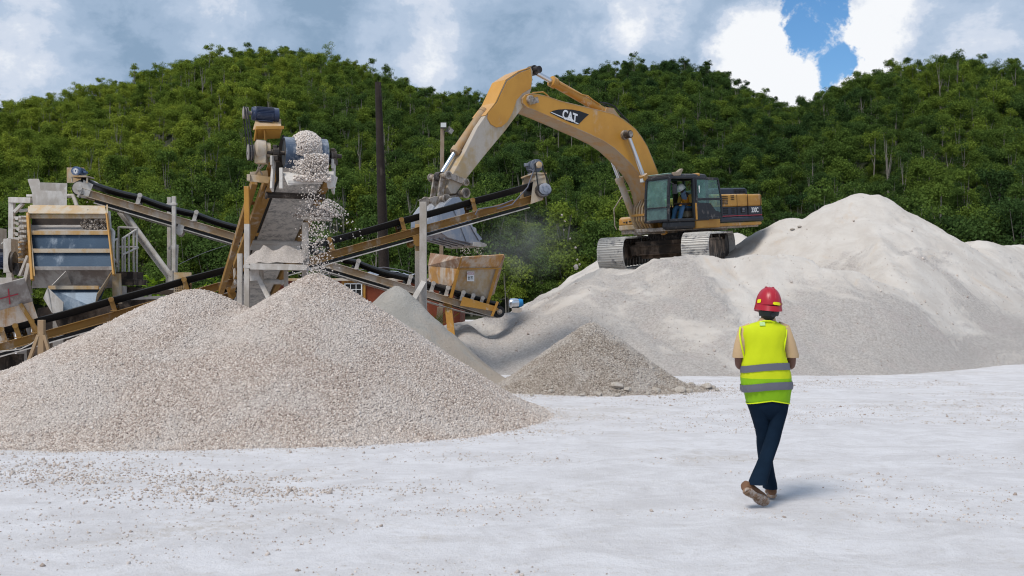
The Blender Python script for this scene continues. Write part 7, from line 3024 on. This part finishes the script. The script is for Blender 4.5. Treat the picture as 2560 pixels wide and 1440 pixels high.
# ---- low plants
def leafy(name, label, cat, c, w, h, n, card, mat, up_bias=.5, blades=False, seed=1):
    r_ = np.random.default_rng(seed)
    if blades:
        V = []
        for k in range(n):
            b = np.array([r_.normal(0, w * .3), r_.normal(0, w * .25), 0])
            l_ = np.array([r_.normal(0, .28), r_.normal(0, .28), 1.0]) * h * r_.uniform(.5, 1)
            s = np.array([r_.normal(), r_.normal(), 0])
            s = s / np.linalg.norm(s) * card
            V += [b - s, b + s, b + l_ * .6 + s * .7, b + l_ * .6 - s * .7, b + l_ * .6 - s * .7, b + l_ * .6 + s * .7, b + l_ + np.array([l_[0] * .5, l_[1] * .5, -.05 * h]), b + l_ + np.array([l_[0] * .5, l_[1] * .5, -.06 * h])]
        V = np.array(V)
    else:
        d = r_.normal(size=(n, 3))
        d /= np.linalg.norm(d, axis=1)[:, None]
        rad = r_.random(n) ** .4
        p = d * rad[:, None] * np.array([w / 2, w / 2, h / 2]) * (1 + .25 * np.sin(d[:, :1] * 7 + d[:, 2:] * 5)) + np.array([0, 0, h / 2])
        nr = d + r_.normal(0, .6, (n, 3)) + np.array([0, 0, up_bias])
        nr /= np.linalg.norm(nr, axis=1)[:, None]
        t_ = np.cross(nr, r_.normal(size=(n, 3)))
        t_ /= np.linalg.norm(t_, axis=1)[:, None]
        b = np.cross(nr, t_)
        s = card * r_.uniform(.5, 1.2, (n, 1))
        V = np.stack([p - t_ * s, p + b * s * .5, p + t_ * s, p - b * s * .5], 1).reshape(-1, 3)
    o = np_mesh(name, V, np.arange(len(V)).reshape(-1, 4), mat)
    o.location = c
    return tag(o, label, cat)


leafy('grass_tuft', 'bright green grass tuft under the loading end of the white conveyor', 'grass tuft', (P(1081, 830, 24.2).x, 24.2, .62), .34, .80, 120, .010, M['leaf_bright'], blades=True)
leafy('bush', 'bright yellow green bush behind the left rail of the pouring conveyor', 'bush', (P(560, 740, 30).x, 30, .2), 1.7, 2.1, 900, .10, M['leaf_bright'], seed=3)
leafy('bush', 'green bush low behind the walkway and the slanting tube legs', 'bush', (P(385, 760, 28).x, 28, .3), 1.6, 2.0, 900, .10, M['leaf_bright'], seed=4)
leafy('bush', 'green bush behind the perforated guard box', 'bush', (P(470, 770, 30).x, 30, .1), 1.6, 1.9, 800, .10, M['leaf'], seed=5)

# ---- thin dust hanging in the air where stone drops
def dust(name, label, c, rad, dens, seed):
    bm = bmesh.new()
    bmesh.ops.create_icosphere(bm, subdivisions=3, radius=1.0)
    me = bpy.data.meshes.new(name)
    bm.to_mesh(me)
    bm.free()
    m = bpy.data.materials.new('drifting_dust')
    m.use_nodes = True
    nt = m.node_tree
    N, L = nt.nodes, nt.links
    N.clear()
    out = N.new('ShaderNodeOutputMaterial')
    pv = N.new('ShaderNodeVolumePrincipled')
    pv.inputs['Color'].default_value = (0.80, 0.80, 0.80, 1)
    L.new(pv.outputs[0], out.inputs['Volume'])
    tc = N.new('ShaderNodeTexCoord')
    ln_ = N.new('ShaderNodeVectorMath')
    ln_.operation = 'LENGTH'
    L.new(tc.outputs['Object'], ln_.inputs[0])
    fall = n_step(N, L, ln_.outputs['Value'], 1.0, 0.15)
    nz = n_step(N, L, n_noise(N, L, tc.outputs['Object'], 1.6, 4, 0.6, 0.4), 0.35, 0.7)
    L.new(n_math(N, L, 'MULTIPLY', n_math(N, L, 'MULTIPLY', fall, nz), dens), pv.inputs['Density'])
    me.materials.append(m)
    o = bpy.data.objects.new(name, me)
    COL.objects.link(o)
    o.location = c
    o.scale = rad
    return tag(o, label, 'dust', kind='stuff')


dust('dust_cloud', 'thin pale dust drifting from the bucket beside the hopper', P(1310, 610, 25.6), (1.7, 1.2, 1.2), 0.34, 1)
dust('dust_cloud', 'thin pale dust around the falling stream of stone', P(805, 590, 14.9), (0.55, 0.5, 0.85), 0.30, 2)
